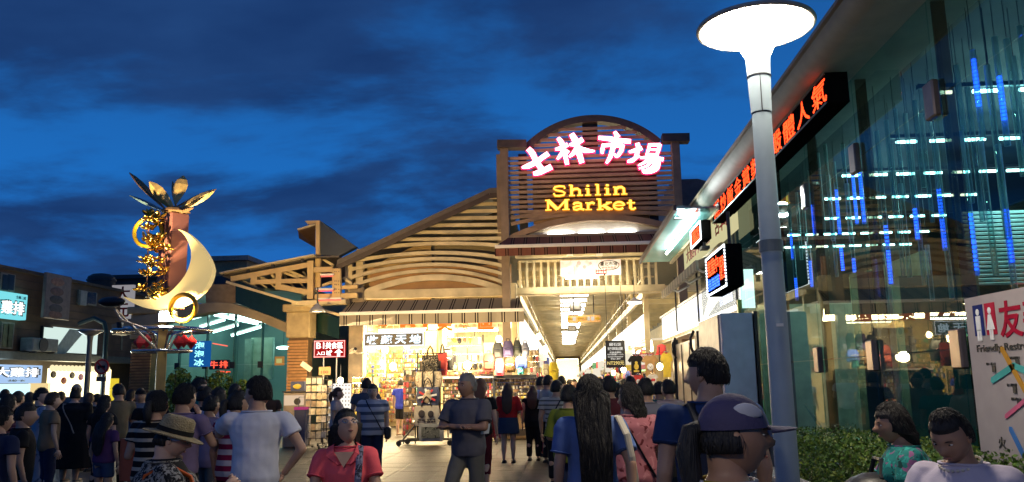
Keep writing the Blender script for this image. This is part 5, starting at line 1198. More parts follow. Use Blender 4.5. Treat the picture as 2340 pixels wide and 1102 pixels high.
# signs at the pavilion
def vsign(name, label, x0, y0, x1, y1, Y, face, chars, mch, vertical=True, frac=.7):
    a, c = P(x0, y0, Y=Y), P(x1, y1, Y=Y); t = thing(name, label, 'sign', ((a.x + c.x) / 2, Y, c.z)); W = c.x - a.x; H = a.z - c.z
    b = MB(); b.bp((a.x, Y, c.z), (c.x, Y + .15, a.z)); b.build('box', face, t, bevel=.01)
    n = len(chars)
    for k, ch in enumerate(chars):
        if vertical: pc = V(((a.x + c.x) / 2, Y - .006, a.z - H * (k + .5) / n)); text(ch, mch, t, pc, X_, Z_, min(H / n, W) * .82, min(H / n * 1.2, W * frac), bold=.02)
        else: pc = V((a.x + W * (k + .5) / n, Y - .006, (a.z + c.z) / 2)); text(ch, mch, t, pc, X_, Z_, H * .8, min(W / n * .86, H * 1.3), bold=.02)
    return t
vsign('shaved_ice_sign', 'blue lit vertical sign for shaved ice hung at the glass pavilion', 434, 780, 477, 838, YV - .3, emi('blue_face', (.01, .12, .42), .75), '泡泡冰', emi('cyan_letter', (.35, .95, 1), 1.6))
vsign('steak_sign', 'small red neon steak sign beside the blue shaved ice sign', 478, 823, 522, 844, YV + .4, mat('sign_dark_red', (.03, .004, .004), .5), '牛排', emi('red_glow', (1, .08, .04), 2.4), vertical=False)
tube_light('red_strip', 'thin red neon strip under the steak sign', P(495, 849, Y=YV + .4), P(526, 851, Y=YV + .4), emi('red_glow', 0, 0), holder=False, r=.03)
tube_light('red_line', 'thin red line of light high inside the pavilion', P(486, 785, Y=YV + 2), P(520, 791, Y=YV + 2), emi('red_neon', 0, 0), holder=False, r=.02)
for k, (x0, y0, x1, y1, sd) in enumerate(((385, 842, 440, 905, 6), (470, 850, 535, 905, 7), (535, 870, 575, 905, 8), (440, 862, 475, 905, 9))):
    a, c = P(x0, y0, Y=YV - .8), P(x1, y1, Y=YV - .8)
    foliage('shrub', ['round shrub left of the blue sign', 'yellowish shrub below the steak sign', 'small shrub right of the steak sign', 'low shrub between the two larger ones'][k] + ' in front of the pavilion glass', (a.x, YV - 1.4, .5), (c.x, YV - .3, a.z), 1600, .13, M_lf if k != 1 else M_lf[1:], cat='shrub', round_=1, seed=sd)
# far ochre apartment behind the pavilion
ap = thing('ochre_apartment', 'small ochre apartment block behind the pavilion roof', 'building', (P(510, 700, Y=50).x, 50, 0)); a, c = P(478, 598, Y=50), P(560, 700, Y=50)
b = MB(); b.bp((a.x, 50, 0), (c.x, 55, a.z)); b.build('wall', mat('ochre_wall', 0), ap); b = MB(); b.bp((a.x - .2, 49.7, a.z), (c.x + .2, 55, a.z + .3)); b.build('roof_slab', M_concrete, ap)
for x in (490, 520):
    p = P(x, 650, Y=49.98); b = MB(); b.bp((p.x, 49.94, p.z - .7), (p.x + .9, 50.02, p.z + .5)); b.build('window', M_dark, ap)

# ------------------------------------------------------------------ old shop row on the far left
XL2 = -20.0
lb = thing('left_shop_row', 'dark two-storey brick shop row along the left edge', 'building', (XL2 - 2, 34, 0))
M_brk = mat('dark_brick', (.15, .085, .05), .75, var=.35, scale=1.2, bump=.3, bscale=12)
zt_ = 1.65 + .2137 * 20
b = MB(); b.bp((XL2 - 6, 20, 3.0), (XL2, 39.8, zt_)); b.build('upper_wall', M_brk, lb)
b = MB(); b.bp((XL2 - 6, 20, 0), (XL2 - 1.2, 39.8, 3.0)); b.build('ground_wall', mat('dark_shop_wall', (.06, .05, .045), .7), lb)
b = MB(); b.bp((XL2 - .1, 20, 2.72), (XL2 + .35, 39.8, 3.0)); b.build('fascia_canopy', mat('grey_green_canopy', (.07, .085, .075), .6), lb)
b = MB(); b.bp((XL2 - 6, 20, zt_), (XL2 + .12, 39.8, zt_ + .12)); b.build('parapet', mat('dark_parapet', (.10, .07, .05), .8), lb)
for k in range(9):
    b = MB(); b.bp((XL2, 20, 3.25 + .3 * k), (XL2 + .02, 39.8, 3.27 + .3 * k)); b.build('wall_groove_strip', mat('dark_parapet', 0), lb)
def LW(x, y, off=.03): return P(x, y, X=XL2 + off)
def lw_box(name, x0, y0, x1, y1, dep, m, parent, off=0.0, **kw):
    a, c = LW(x0, y0), LW(x1, y1); zt2, zb2 = a.z, c.z; b = MB(); b.bp((XL2 + off, a.y, zb2), (XL2 + off + dep, c.y, zt2)); return b.build(name, m, parent, **kw)
M_fr = mat('window_frame', (.25, .22, .17), .5); M_wg = mat('window_dark', (.03, .035, .03), .1); M_wl = mat('window_olive', (.16, .17, .10), .15)
for x0, y0, x1, y1, m in ((0, 622, 30, 668, M_wg), (2, 735, 26, 798, M_wl), (178, 662, 218, 700, M_wg)):
    f = lw_box('window', x0, y0, x1, y1, .08, M_fr, lb)
    lw_box('pane', x0 + 3, y0 + 5, (x0 + x1) / 2 - 1, y1 - 4, .1, m, f); lw_box('pane', (x0 + x1) / 2 + 1, y0 + 5, x1 - 3, y1 - 4, .1, m, f)
lw_box('curtain', 181, 664, 193, 699, .12, mat('curtain_pale', (.4, .38, .34), .8), lb)
sw = lw_box('stair_window', 95, 745, 218, 812, .1, mat('dark_frame', (.03, .03, .03), .5), lb)
lw_box('pane', 97, 748, 114, 808, .12, emi('stair_glow', (.80, 1, .92), .85), sw); lw_box('pane', 118, 747, 216, 810, .12, emi('stair_glow', 0, 0), sw)
a = LW(118, 806, .16); c = LW(160, 752, .16); d = LW(195, 752, .16); e2 = LW(150, 806, .16)
b = MB(); b.prism([(XL2 + .14, a.y, a.z - .1), (XL2 + .14, c.y, c.z), (XL2 + .14, d.y, d.z - .08), (XL2 + .14, e2.y, e2.z - .05)], (.02, 0, 0)); b.build('stair_underside', mat('stair_grey', (.42, .48, .45), .7), sw)
ac = thing('air_conditioner', 'grey air conditioner unit outside the upper floor of the left shop row', 'air conditioner', LW(78, 800))
a, c = LW(42, 772), LW(100, 806); b = MB(); b.bp((XL2 + .1, a.y, c.z), (XL2 + .6, c.y, a.z)); b.build('casing', mat('ac_grey', (.30, .29, .25), .5), ac, bevel=.03); b = MB(); b.lathe([(.26, 0), (.26, .03)], (XL2 + .6, a.y * .6 + c.y * .4, (a.z + c.z) / 2), 18, M=Matrix.Rotation(radians(90), 3, 'Y')); b.build('fan_grille', M_dark, ac)
b = MB(); b.bp((XL2, a.y + .2, c.z - .06), (XL2 + .6, a.y + .26, c.z)); b.bp((XL2, c.y - .26, c.z - .06), (XL2 + .6, c.y - .2, c.z)); b.build('bracket', M_dark, ac)
M_bk = mat('print_black', 0)
def rsign(name, label, x0, y0, x1, y1, off, dep, face, words, group=None):
    a, c = P(x0, y0, X=XL2 + off), P(x1, y1, X=XL2 + off); zt2 = a.z; zb2 = P((x0 + x1) / 2, y1, X=XL2 + off).z
    t = thing(name, label, 'sign', (XL2 + off, (a.y + c.y) / 2, zb2), group); b = MB(); b.bp((XL2 + off - dep, a.y, zb2), (XL2 + off, c.y, zt2)); b.build('box', face, t, bevel=.02)
    for wi, (s_, m_, u, v, hh_, ww) in enumerate(words): text(s_, m_, t, (XL2 + off + .006 + .025 * wi, a.y + (c.y - a.y) * u, zb2 + (zt2 - zb2) * v), Y_, Z_, (zt2 - zb2) * hh_, (c.y - a.y) * ww, bold=(.05 if m_ is M_bk else .012), depth=.02)
    return t
def outlined(t, s_, u, v, hh_, ww, a, c, off, zb2, zt2): pass
M_cy = emi('cyan_face', (.22, .80, .88), .95); M_wt = emi('white_print_lit', (1, 1, 1), 1.5); M_bk = mat('print_black', 0)
rsign('cutlet_sign', 'pale cyan lit sign with two white characters high on the left', -14, 662, 60, 728, .3, .3, M_cy, [('雞排', M_bk, .56, .42, .60, .76), ('雞排', M_wt, .56, .42, .50, .66), ('士林二店', mat('print_teal', (.05, .3, .35)), .75, .84, .12, .3)])
rsign('cutlet_shop_sign', 'blue and white lit shop sign with large black-edged characters at lower left', -30, 832, 95, 876, .5, .3, emi('blue_white_face', (.45, .66, 1), .9), [('大雞排', M_bk, .52, .60, .60, .88), ('大雞排', M_wt, .52, .60, .50, .78), ('士林一店', M_bk, .5, .14, .12, .3)])
ps2 = rsign('food_poster_sign', 'unlit tall sign with faded food pictures on the left wall', 108, 622, 158, 730, .7, .14, mat('poster_grey', (.24, .16, .13), .5), [])
for v, c_ in ((.82, (.35, .14, .08)), (.6, (.16, .07, .05)), (.42, (.05, .04, .035)), (.22, (.08, .06, .055)), (.08, (.25, .10, .06))):
    a, c = P(112, 622, X=XL2 + .71), P(148, 730, X=XL2 + .71); b = MB(); b.ell((XL2 + .705, (a.y + c.y) / 2, c.z + (a.z - c.z) * v), (.01, (c.y - a.y) * .36, .16), 14, 8); b.build('dish_print', mat('dish%d' % int(v * 100), c_, .5, var=.4, scale=8), ps2)
vs = vsign('red_character_sign', 'white vertical sign with red brush characters behind the sculpture', 256, 652, 302, 728, 36.0, emi('grey_white_face', (.62, .6, .66), .42), '大元', mat('print_red_sign', (.5, .02, .04), .5))
vsign('lower_sign', 'dim cream sign with a dark character under the red character sign', 246, 752, 276, 800, 36.2, mat('dim_cream', (.2, .17, .11), .6), '狗', mat('print_brown', 0))
lw = thing('dark_side_block', 'dark upper block with tanks on its roof behind the red character sign', 'building', (P(290, 700, Y=40).x, 40, 0)); a, c = P(215, 640, Y=40), P(345, 860, Y=40)
b = MB(); b.bp((a.x, 40, 0), (c.x, 44, a.z)); b.build('wall', mat('dark_shop_wall', 0), lw); b = MB(); b.bp((a.x - .2, 39.8, a.z), (c.x + .2, 44, a.z + .2)); b.build('roof_slab', M_dark, lw)
wt = thing('water_tank', 'dark round water tank on the roof of the left shop row', 'water tank', LW(232, 640)); q = LW(232, 637, -1.5); b = MB(); b.lathe([(.55, 0), (.6, .1), (.6, .7), (.4, .85), (.1, .9)], (q.x, q.y, zt_ + .12), 18); b.build('tank', mat('tank_dark', (.05, .045, .04), .6), wt, smooth='auto'); b = MB(); b.lathe([(.65, 0), (.65, .06)], (q.x, q.y, zt_ + .66), 18); b.build('rim', M_dark, wt)
# bright chicken shop front at ground level
kf = thing('lit_food_shop', 'blazing yellow-white lit food shop front on the far left', 'shop', (XL2, 36, 0))
for x0, y0, x1, y1, nm, m in ((112, 842, 250, 898, 'lit_panel', emi('yellow_glow', (1, .84, .46), 3.2)), (68, 876, 112, 915, 'side_panel', emi('warm_panel', (1, .75, .35), .9)), (-30, 878, 66, 925, 'counter_panel', emi('cyan_glow', (.6, .92, 1), 1.3)), (250, 865, 270, 888, 'yellow_flag', emi('flag_yellow', (1, .75, .05), .8))):
    a, c = P(x0, y0, X=XL2 + .1), P(x1, y1, X=XL2 + .1); b = MB(); b.bp((XL2 + .05, a.y, .3), (XL2 + .12, c.y, a.z)); b.build(nm, m, kf)
a, c = P(116, 840, X=XL2 + .3), P(252, 840, X=XL2 + .3)
for k in range(16):
    y = a.y + (c.y - a.y) * (k + .5) / 16; b = MB(); b.ell((XL2 + .28, y, a.z - .02), (.05, .16, .13), 10, 6); b.build('scallop', emi('scallop_cream', (1, .85, .5), 1.1), kf)
for x, y, c_ in ((146, 870, (.8, .08, .02)), (165, 858, (.05, .03, .02)), (122, 856, (.05, .03, .02)), (185, 862, (.4, .05, .2)), (228, 858, (.05, .03, .02))):
    q = P(x, y, X=XL2 + .15); b = MB(); b.ell(q, (.02, .2, .14), 12, 8); b.build('food_print', mat('fp%d' % x, c_, .6), kf)
lamp('AREA', (XL2 + .6, 35, 1.8), 420, (1, .86, .55), 5, target=(-10, 28, .8), size_y=1.5)
lamp('AREA', (XL2 + .6, 29, 2.0), 180, (.7, .92, 1), 3, target=(-10, 22, .8), size_y=1.2)
# round prohibition sign and unlit lamp post, traffic arm
q = P(233, 838, Y=27.5); ns = thing('no_entry_sign', 'round red-rimmed prohibition sign on a dark post at the left', 'traffic sign', (q.x, 27.5, 0)); r_ = .26
b = MB(); b.lathe([(r_ * .82, 0), (r_ * .82, .02)], q, 24, M=Matrix.Rotation(radians(90), 3, 'X')); b.build('disc', mat('disc_grey', (.35, .28, .25), .5), ns)
b = MB(); b.tube([q + V((r_ * .9 * cos(t), -.015, r_ * .9 * sin(t))) for t in [2 * pi * i / 28 for i in range(28)]], .035, 6, closed=True); b.build('red_rim', mat('rim_red', (.5, .03, .03), .45), ns)
b = MB(); b.bar(q + V((-r_ * .6, -.03, r_ * .6)), q + V((r_ * .6, -.03, -r_ * .6)), .02, .05); b.build('red_bar', mat('rim_red', 0), ns)
b = MB(); b.box(q + V((0, -.03, 0)), (.26, .02, .07)); b.ell(q + V((-.09, -.03, -.05)), (.04, .012, .04), 8, 6); b.ell(q + V((.09, -.03, -.05)), (.04, .012, .04), 8, 6); b.build('vehicle_print', M_black, ns)
b = MB(); b.tube([(q.x + .06, 27.54, 0), (q.x + .06, 27.54, q.z + .1)], .04, 8); b.build('post', M_dark, ns); b = MB(); b.box(q - Z_ * .42, (.34, .03, .16)); b.build('plate', mat('plate_grey', (.12, .11, .1), .5), ns)
q = P(207, 757, Y=24.5); lp = thing('unlit_lamp_post', 'unlit grey lamp post with a flat round head on the left', 'street lamp', (q.x, 24.5, 0)); b = MB(); b.lathe([(.12, 0), (.09, .1), (.075, q.z - .3), (.1, q.z - .1)], (q.x, 24.5, 0), 14); b.build('pole', mat('pole_grey', (.14, .15, .14), .45), lp, smooth='auto')
b = MB(); b.lathe([(.12, -.14), (.32, -.03), (.38, .03), (.3, .05)], q, 20); b.build('head', mat('lamp_grey', 0), lp, smooth=True)
q = P(243, 760, Y=30); tp_ = thing('signal_arm_post', 'dark green post with a curved arm behind the prohibition sign', 'post', (q.x, 30, 0)); b = MB(); b.tube([(q.x, 30, 0), (q.x, 30, q.z), (q.x - .1, 30, q.z + .35), (q.x - .5, 30, q.z + .55), P(180, 740, Y=30)], .09, 8); b.build('post', mat('dark_green_post', (.03, .05, .045), .5), tp_); b = MB(); b.box((q.x, 29.95, 1.2), (.25, .1, .4)); b.build('box', M_dark, tp_)
# low wall strip and red-lit bits between left column and post
for k, (x0, y0, x1, y1, c_, st, nm, lab) in enumerate(((336, 808, 366, 842, (1, .55, .42), .8, 'pink_light_box', 'pink and red light box between the brick column and the ochre post'), (336, 842, 366, 870, (.5, .03, .03), .35, 'red_shop_panel', 'dark red shop panel under the pink light box'), (330, 876, 358, 886, (.15, .35, 1), 1.4, 'blue_strip_sign', 'thin blue lit strip sign low beside the brick column'))):
    a, c = P(x0, y0, Y=33), P(x1, y1, Y=33); t = thing(nm, lab, 'sign', ((a.x + c.x) / 2, 33, c.z)); b = MB(); b.bp((a.x, 33, c.z), (c.x, 33.1, a.z)); b.build('face', emi(nm, c_, st), t); b = MB(); b.bp((a.x - .03, 33.02, c.z - .03), (c.x + .03, 33.12, c.z)); b.bp((a.x - .03, 33.02, a.z), (c.x + .03, 33.12, a.z + .03)); b.build('frame', M_dark, t)
# ------------------------------------------------------------------ signs of the bag shop
YA = 25.55
a, c = P(832, 763, Y=YA), P(968, 790, Y=YA); zt_, zb_ = P(900, 761, Y=YA).z, P(900, 791, Y=YA).z
bs = thing('black_led_sign', 'black shop sign with four white brush characters and a dotted white border', 'led sign', ((a.x + c.x) / 2, YA, zb_))
b = MB(); b.bp((a.x, YA, zb_), (c.x, YA + .12, zt_)); b.build('board', M_black, bs)
b = MB(); W = c.x - a.x; H = zt_ - zb_
for k in range(56):
    for z in (zb_ + .012, zt_ - .012): b.box((a.x + W * (k + .5) / 56, YA - .01, z), (.018, .02, .018))
for k in range(14):
    for x in (a.x + .012, c.x - .012): b.box((x, YA - .01, zb_ + H * (k + .5) / 14), (.018, .02, .018))
b.build('dot_border', M_led_w, bs)
for k, ch in enumerate('收藏天地'): text(ch, emi('blue_white_letter', (.72, .88, 1), 2.4), bs, (a.x + W * (.14 + .24 * k), YA - .008, (zt_ + zb_) / 2), X_, Z_, H * .66, W * .19, bold=.025, slant=.12, name='character')
tube_light('shop_tube', 'white tube lamp along the top of the black shop sign', P(866, 757, Y=YA + .1), P(972, 754, Y=YA + .1), M_tube, r=.03)
tube_light('shop_tube', 'warm white tube lamp over the backpack display', P(1036, 756, Y=YF - .2), P(1138, 754, Y=YF - .2), M_tubew, r=.04)
# orange channel letters half hidden by the awning valance
ol = thing('orange_letter_sign', 'orange channel letters on a rail half hidden under the awning valance', 'sign', (P(1000, 745, Y=26.0).x, 26.0, P(1000, 750, Y=26.0).z))
M_or = M_orange
for s_, x, y, hh_, ww in (('B', 932, 740, .46, .50), ('1', 972, 739, .46, .16), ('美', 1016, 738, .50, .50), ('食', 1064, 737, .50, .46), ('區', 1110, 735, .50, .50)):
    text(s_, M_or, ol, P(x, y, Y=26.0), X_, Z_, hh_, ww, bold=.03, depth=.06, name='letter')
q = P(874, 738, Y=26.0); b = MB(); b.prism([q + V((-.28, 0, .12)), q + V((.28, 0, .12)), q + V((.12, 0, -.1)), q + V((-.12, 0, -.1))], (0, .06, 0)); b.build('arrow', M_or, ol)
b = MB(); p = P(840, 744, Y=26.1); r = P(1150, 738, Y=26.1); b.bar(p, r, .03, .03); b.bar(p - Z_ * .2, r - Z_ * .2, .03, .03)
for k in range(22): q = p.lerp(r, k / 21); b.bar(q + Z_ * .1, q - Z_ * .3, .02, .02)
b.build('support_rail', M_cream, ol)
# red food-court sign
YR = 24.6
a, c = P(718, 779, Y=YR), P(788, 817, Y=YR); zt_, zb_ = P(753, 778, Y=YR).z, P(753, 817, Y=YR).z; W = c.x - a.x; H = zt_ - zb_
r1 = thing('food_court_sign', 'red lit food court sign with white characters and arrows on thin posts', 'sign', ((a.x + c.x) / 2, YR, 0))
b = MB(); b.bp((a.x, YR, zb_), (c.x, YR + .1, zt_)); b.build('board', emi('red_face', (.55, .012, .012), .75), r1)
b = MB()
for z in (zb_ + .02, zt_ - .02):
    for k in range(40): b.box((a.x + W * (k + .5) / 40, YR - .01, z), (.016, .02, .02))
for x in (a.x + .015, c.x - .015):
    for k in range(18): b.box((x, YR - .01, zb_ + H * (k + .5) / 18), (.02, .02, .016))
b.build('dot_border', emi('pink_led', (1, .35, .3), 3), r1)
M_wl = emi('white_letter', (1, .95, .88), 2.2)
text('B1', M_wl, r1, (a.x + W * .20, YR - .006, zb_ + H * .70), X_, Z_, H * .36, W * .26, bold=.01); text('美食區', M_wl, r1, (a.x + W * .65, YR - .006, zb_ + H * .70), X_, Z_, H * .40, W * .56, bold=.02)
text('入口', M_wl, r1, (a.x + W * .22, YR - .006, zb_ + H * .25), X_, Z_, H * .22, W * .26, bold=.02)
b = MB(); arrow(b, (a.x + W * .49, YR - .005, zb_ + H * .27), V((-.75, 0, -.66)), H * .40, H * .42, -.01); b.build('arrow', M_wl, r1)
b = MB(); arrow(b, (a.x + W * .80, YR - .005, zb_ + H * .27), V((0, 0, 1)), H * .42, H * .52, -.01); b.build('arrow', M_wl, r1)
for u in (.3, .72):
    b = MB(); b.tube([(a.x + W * u, YR + .05, 0), (a.x + W * u, YR + .05, zb_)], .02, 6); b.build('post', M_white, r1)
# security camera
q = P(806, 802, Y=24.8); cm = thing('security_camera', 'beige security camera on the column beside the red sign', 'camera', q); Mc = Matrix.Rotation(radians(35), 3, 'Z') @ Matrix.Rotation(radians(-12), 3, 'X')
b = MB(); b.box(q, (.13, .34, .12), Mc); b.build('body', mat('camera_beige', (.6, .55, .42), .4), cm, bevel=.02); b = MB(); b.lathe([(.05, 0), (.05, .04)], q + Mc @ V((0, -.2, 0)), 10, M=Mc @ Matrix.Rotation(radians(90), 3, 'X')); b.build('lens', M_black, cm); b = MB(); b.tube([q, q + V((.1, .2, -.08)), q + V((.2, .6, -.05))], .025, 6); b.build('bracket', M_steel, cm)
# shop lamps: bare bulbs
for k, (x, y, Y, r) in enumerate(((866, 790, 27.5, .10), (880, 800, 29, .12), (898, 838, 28.2, .12), (1068, 835, 24.6, .11), (1085, 795, 26.5, .14), (845, 860, 28.5, .09), (930, 790, 28.5, .10), (1140, 775, 27.0, .1), (778, 870, 25.8, .09), (1245, 800, 29.5, .12), (1230, 770, 31, .1))):
    q = P(x, y, Y=Y); lab = ['under the left end of the black sign', 'behind the black sign', 'beside the bag rack', 'large and low in front of the backpacks', 'in the middle of the bag shop', 'low at the shop column', 'right of the black sign', 'over the dark backpacks', 'on the white pegboard', 'at the first left arcade shop', 'high at the left arcade beam'][k]
    t = thing('shop_bulb', 'bare glowing bulb ' + lab, 'bulb', q, 'bare bulbs in the bag shop'); b = MB(); b.ell(q, (r, r, r * 1.15), 12, 8); b.build('glass', M_bulb, t, smooth=True); b = MB(); b.tube([q + Z_ * r, q + Z_ * (r + .4)], .012, 5); b.build('cord', M_black, t)
    if k in (0, 2, 3, 4, 8, 9): lamp('POINT', q - Y_ * .3, 160, (1, .74, .40), .15, parent=t)
lamp('AREA', (XL + 2.0, YF + 2.4, zc + .2), 800, (1, .80, .45), 3, target=(XL + 2.0, YF + 2.2, 0), size_y=3)
lamp('AREA', (XR - 2.2, YF + 1.4, zc + .2), 700, (1, .80, .45), 3, target=(XR - 2.2, YF + 1.2, 0), size_y=2)
lamp('AREA', ((XL + XR) / 2, YF - 1.0, zc - .1), 420, (1, .78, .46), 6, target=((XL + XR) / 2 + .5, YF - 6, -.5), size_y=.5)

# ------------------------------------------------------------------ goods
GC = [(.5, .05, .06), (.05, .08, .35), (.62, .45, .08), (.65, .6, .5), (.04, .04, .05), (.10, .3, .2), (.5, .2, .3), (.30, .16, .08), (.72, .7, .62), (.4, .3, .15)]
MG = [mat('trinket%d' % k, c_, .45) for k, c_ in enumerate(GC)]
def goods_wall(name, label, x0, y0, x1, y1, Y, nx, ny, seed, fill=.9, cols=None, cat='display rack', depth=.05, panel=None, legs=True, label_parts=None):
    a, c = P(x0, y0, Y=Y), P(x1, y1, Y=Y); zt2 = a.z; zb2 = max(.12, c.z); W = c.x - a.x; H = zt2 - zb2
    t = thing(name, label, cat, ((a.x + c.x) / 2, Y, 0)); rr = random.Random(seed)
    b = MB(); b.bp((a.x, Y + .06, zb2), (c.x, Y + .1, zt2)); b.build('panel', panel or mat('mesh_panel', (.28, .22, .13), .6), t)
    b = MB()
    for x in (a.x, c.x):
        b.tube([(x, Y + .08, 0), (x, Y + .08, zt2 + .05)], .02, 6)
    b.build('frame', M_dark, t)
    b = MB()
    for j in range(ny): b.bar((a.x, Y, zt2 - H * (j + .1) / ny), (c.x, Y, zt2 - H * (j + .1) / ny), .012, .012)
    b.build('hook_rail', M_chrome, t)
    b = MB(); ci = cols or list(range(10))
    for j in range(ny):
        for i in range(nx):
            if rr.random() > fill: continue
            b.mi = rr.choice(ci); w_ = W / nx * rr.uniform(.5, .95); h2 = H / ny * rr.uniform(.55, .92)
            p = V((a.x + W * (i + .5) / nx, Y - depth / 2 - rr.uniform(0, .04), zt2 - H * (j + .14) / ny - h2 / 2))
            k = rr.random()
            if k < .5: b.box(p, (w_, depth * rr.uniform(.5, 1.2), h2))
            else: b.ell(p, (w_ / 2, depth * .6, h2 / 2), 6, 4)
    tag(b.build('hung_trinkets', MG, t), kind='stuff')
    return t
goods_wall('trinket_wall', 'wall of small gold and brown trinkets behind the girl in the red top', 1132, 866, 1228, 935, 24.0, 26, 9, 1, cols=[2, 3, 7, 9, 4, 8])
goods_wall('trinket_wall', 'wall of small accessories behind the man with crossed arms', 1012, 850, 1128, 960, 24.2, 26, 13, 2, cols=[0, 2, 3, 7, 8, 9, 6, 4])
goods_wall('trinket_wall', 'back wall of packets and toys inside the bag shop left of the ochre column', 836, 800, 985, 950, 31.3, 30, 14, 3, cols=[1, 2, 3, 8, 2, 5, 9])
goods_wall('trinket_wall', 'rack of yellow packets on the left inside wall of the bag shop', 805, 862, 850, 965, 26.6, 7, 8, 4, cols=[2, 5, 4, 3])
goods_wall('trinket_wall', 'tall narrow rack of red and brown pouches at the left side of the bag rack', 922, 845, 948, 996, 22.8, 4, 11, 5, cols=[0, 7, 4, 3, 6])
goods_wall('trinket_wall', 'brown rack of keyrings just left of the blue-shirted shopper', 870, 870, 908, 965, 27.8, 8, 10, 6, cols=[7, 9, 2, 3, 0])
def rack(label, x0, y0, x1, y1, Y, nx, ny, seed):
    a, c = P(x0, y0, Y=Y), P(x1, y1, Y=Y); W = c.x - a.x; zt2 = a.z; zb2 = .25; t = thing('postcard_rack', label, 'postcard rack', ((a.x + c.x) / 2, Y, 0)); rr = random.Random(seed)
    b = MB()
    for i in range(nx + 1): b.tube([(a.x + W * i / nx, Y + .04, zb2 - .05), (a.x + W * i / nx, Y + .04, zt2)], .010, 5)
    for j in range(ny + 1): b.bar((a.x, Y + .04, zb2 + (zt2 - zb2) * j / ny), (c.x, Y + .04, zb2 + (zt2 - zb2) * j / ny), .012, .012)
    b.build('wire_frame', M_dark, t)
    b = MB()
    for x in (a.x + .1, c.x - .1): b.bar((x, Y - .3, .06), (x, Y + .35, .06), .04, .04); b.tube([(x, Y + .04, .06), (x, Y + .04, .3)], .018, 6)
    b.build('foot', M_dark, t)
    for x in (a.x + .1, c.x - .1):
        for dy in (-.28, .33): b = MB(); b.ell((x, Y + dy, .04), (.03, .04, .04), 8, 6); b.build('castor', M_black, t)
    pal = [(.65, .58, .42), (.55, .45, .28), (.3, .2, .12), (.6, .55, .5), (.2, .22, .28)]; proto = []
    for k, c_ in enumerate(pal):
        b = MB(); b.box((0, 0, 0), (W / nx * .86, .012, (zt2 - zb2) / ny * .78)); proto.append(b)
    made = [None] * 5; n = 0
    for j in range(ny):
        for i in range(nx):
            if rr.random() < .06: continue
            k = rr.choice((0, 0, 1, 1, 2, 3, 4)); p = V((a.x + W * (i + .5) / nx, Y - rr.uniform(0, .04), zb2 + (zt2 - zb2) * (j + .1) / ny))
            if made[k] is None: o = proto[k].build('postcard', mat('card%d' % k, pal[k], .4, var=.5, scale=9), t); made[k] = o; o.location = p - WLOC[t]; WLOC[o] = p
            else: o = clone(made[k], p, t)
            o.rotation_euler = (rr.uniform(-.18, -.05), 0, rr.uniform(-.05, .05))
    return t
rack('rotating postcard rack beside the man in the white shirt', 700, 862, 745, 1005, 21.6, 4, 8, 21)
rack('tan postcard rack between the white rack and the pegboard', 728, 868, 757, 990, 22.6, 3, 8, 22)
q = P(742, 848, Y=22.2); t = thing('price_card', 'small tan card with the number 100 above the postcard racks', 'price card', q); b = MB(); b.box(q, (.32, .02, .22)); b.build('card', mat('card_tan', (.62, .42, .2), .6), t); text('100', mat('print_brown', 0), t, q + V((0, -.016, -.03)), X_, Z_, .08, .2, bold=.02); b = MB(); b.tube([q - Z_ * .1, V((q.x, q.y, .3))], .01, 5); b.build('stick', M_dark, t)
q = P(700, 838, Y=22.4); t = thing('tilted_card', 'tilted white card clipped above the left postcard rack', 'price card', q); b = MB(); b.box(q, (.34, .02, .14), Matrix.Rotation(radians(35), 3, 'Y')); b.build('card', mat('cloth_white', 0), t); b = MB(); b.tube([q, V((q.x + .15, q.y + .05, 1.2))], .01, 5); b.build('stick', M_dark, t)
# lit pegboard with dark pins
a, c = P(752, 877, Y=23.4), P(800, 975, Y=23.4); pg = thing('white_pegboard', 'glowing white pegboard with rows of dark pins behind the woman in profile', 'display board', ((a.x + c.x) / 2, 23.4, 0))
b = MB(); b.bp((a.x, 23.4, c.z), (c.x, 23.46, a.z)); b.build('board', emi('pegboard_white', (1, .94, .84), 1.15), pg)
b = MB()
for j in range(11):
    for i in range(7): b.ell((a.x + (c.x - a.x) * (i + .5) / 7, 23.39, a.z - (a.z - c.z) * (j + .5) / 11), (.018, .02, .022), 6, 4)
b.build('pins', mat('pin_brown', (.2, .12, .06)), pg)
b = MB(); b.tube([(a.x + .1, 23.44, 0), (a.x + .1, 23.44, c.z)], .02, 6); b.tube([(c.x - .1, 23.44, 0), (c.x - .1, 23.44, c.z)], .02, 6); b.build('leg', M_white, pg)
def goods_box(name, label, x0, y0, x1, y1, Y, dep, m, cat, z0=None):
    a, c = P(x0, y0, Y=Y), P(x1, y1, Y=Y); t = thing(name, label, cat, ((a.x + c.x) / 2, Y, z0 if z0 is not None else c.z)); b = MB(); b.bp((a.x, Y, z0 if z0 is not None else c.z), (c.x, Y + dep, a.z)); b.build('body', m, t, bevel=.02); return t, a, c
t, a, c = goods_box('snack_cart', 'small grey counter with an orange lit front beside the white-shirted man', 648, 897, 696, 960, 22.0, .6, mat('cart_grey', (.30, .25, .2), .4), 'cart', 0)
b = MB(); b.bp((a.x + .03, 21.97, 1.1), (c.x - .03, 22.0, a.z - .08)); b.build('lit_front', emi('cart_glow', (1, .72, .48), .75), t); b = MB(); b.lathe([(.09, 0), (.09, .02)], ((a.x + c.x) / 2 + .1, 21.96, 1.2), 14, M=Matrix.Rotation(radians(90), 3, 'X')); b.build('knob', M_black, t); b = MB(); b.bp((a.x - .02, 21.95, a.z), (c.x + .02, 22.6, a.z + .03)); b.build('top', M_dark, t)
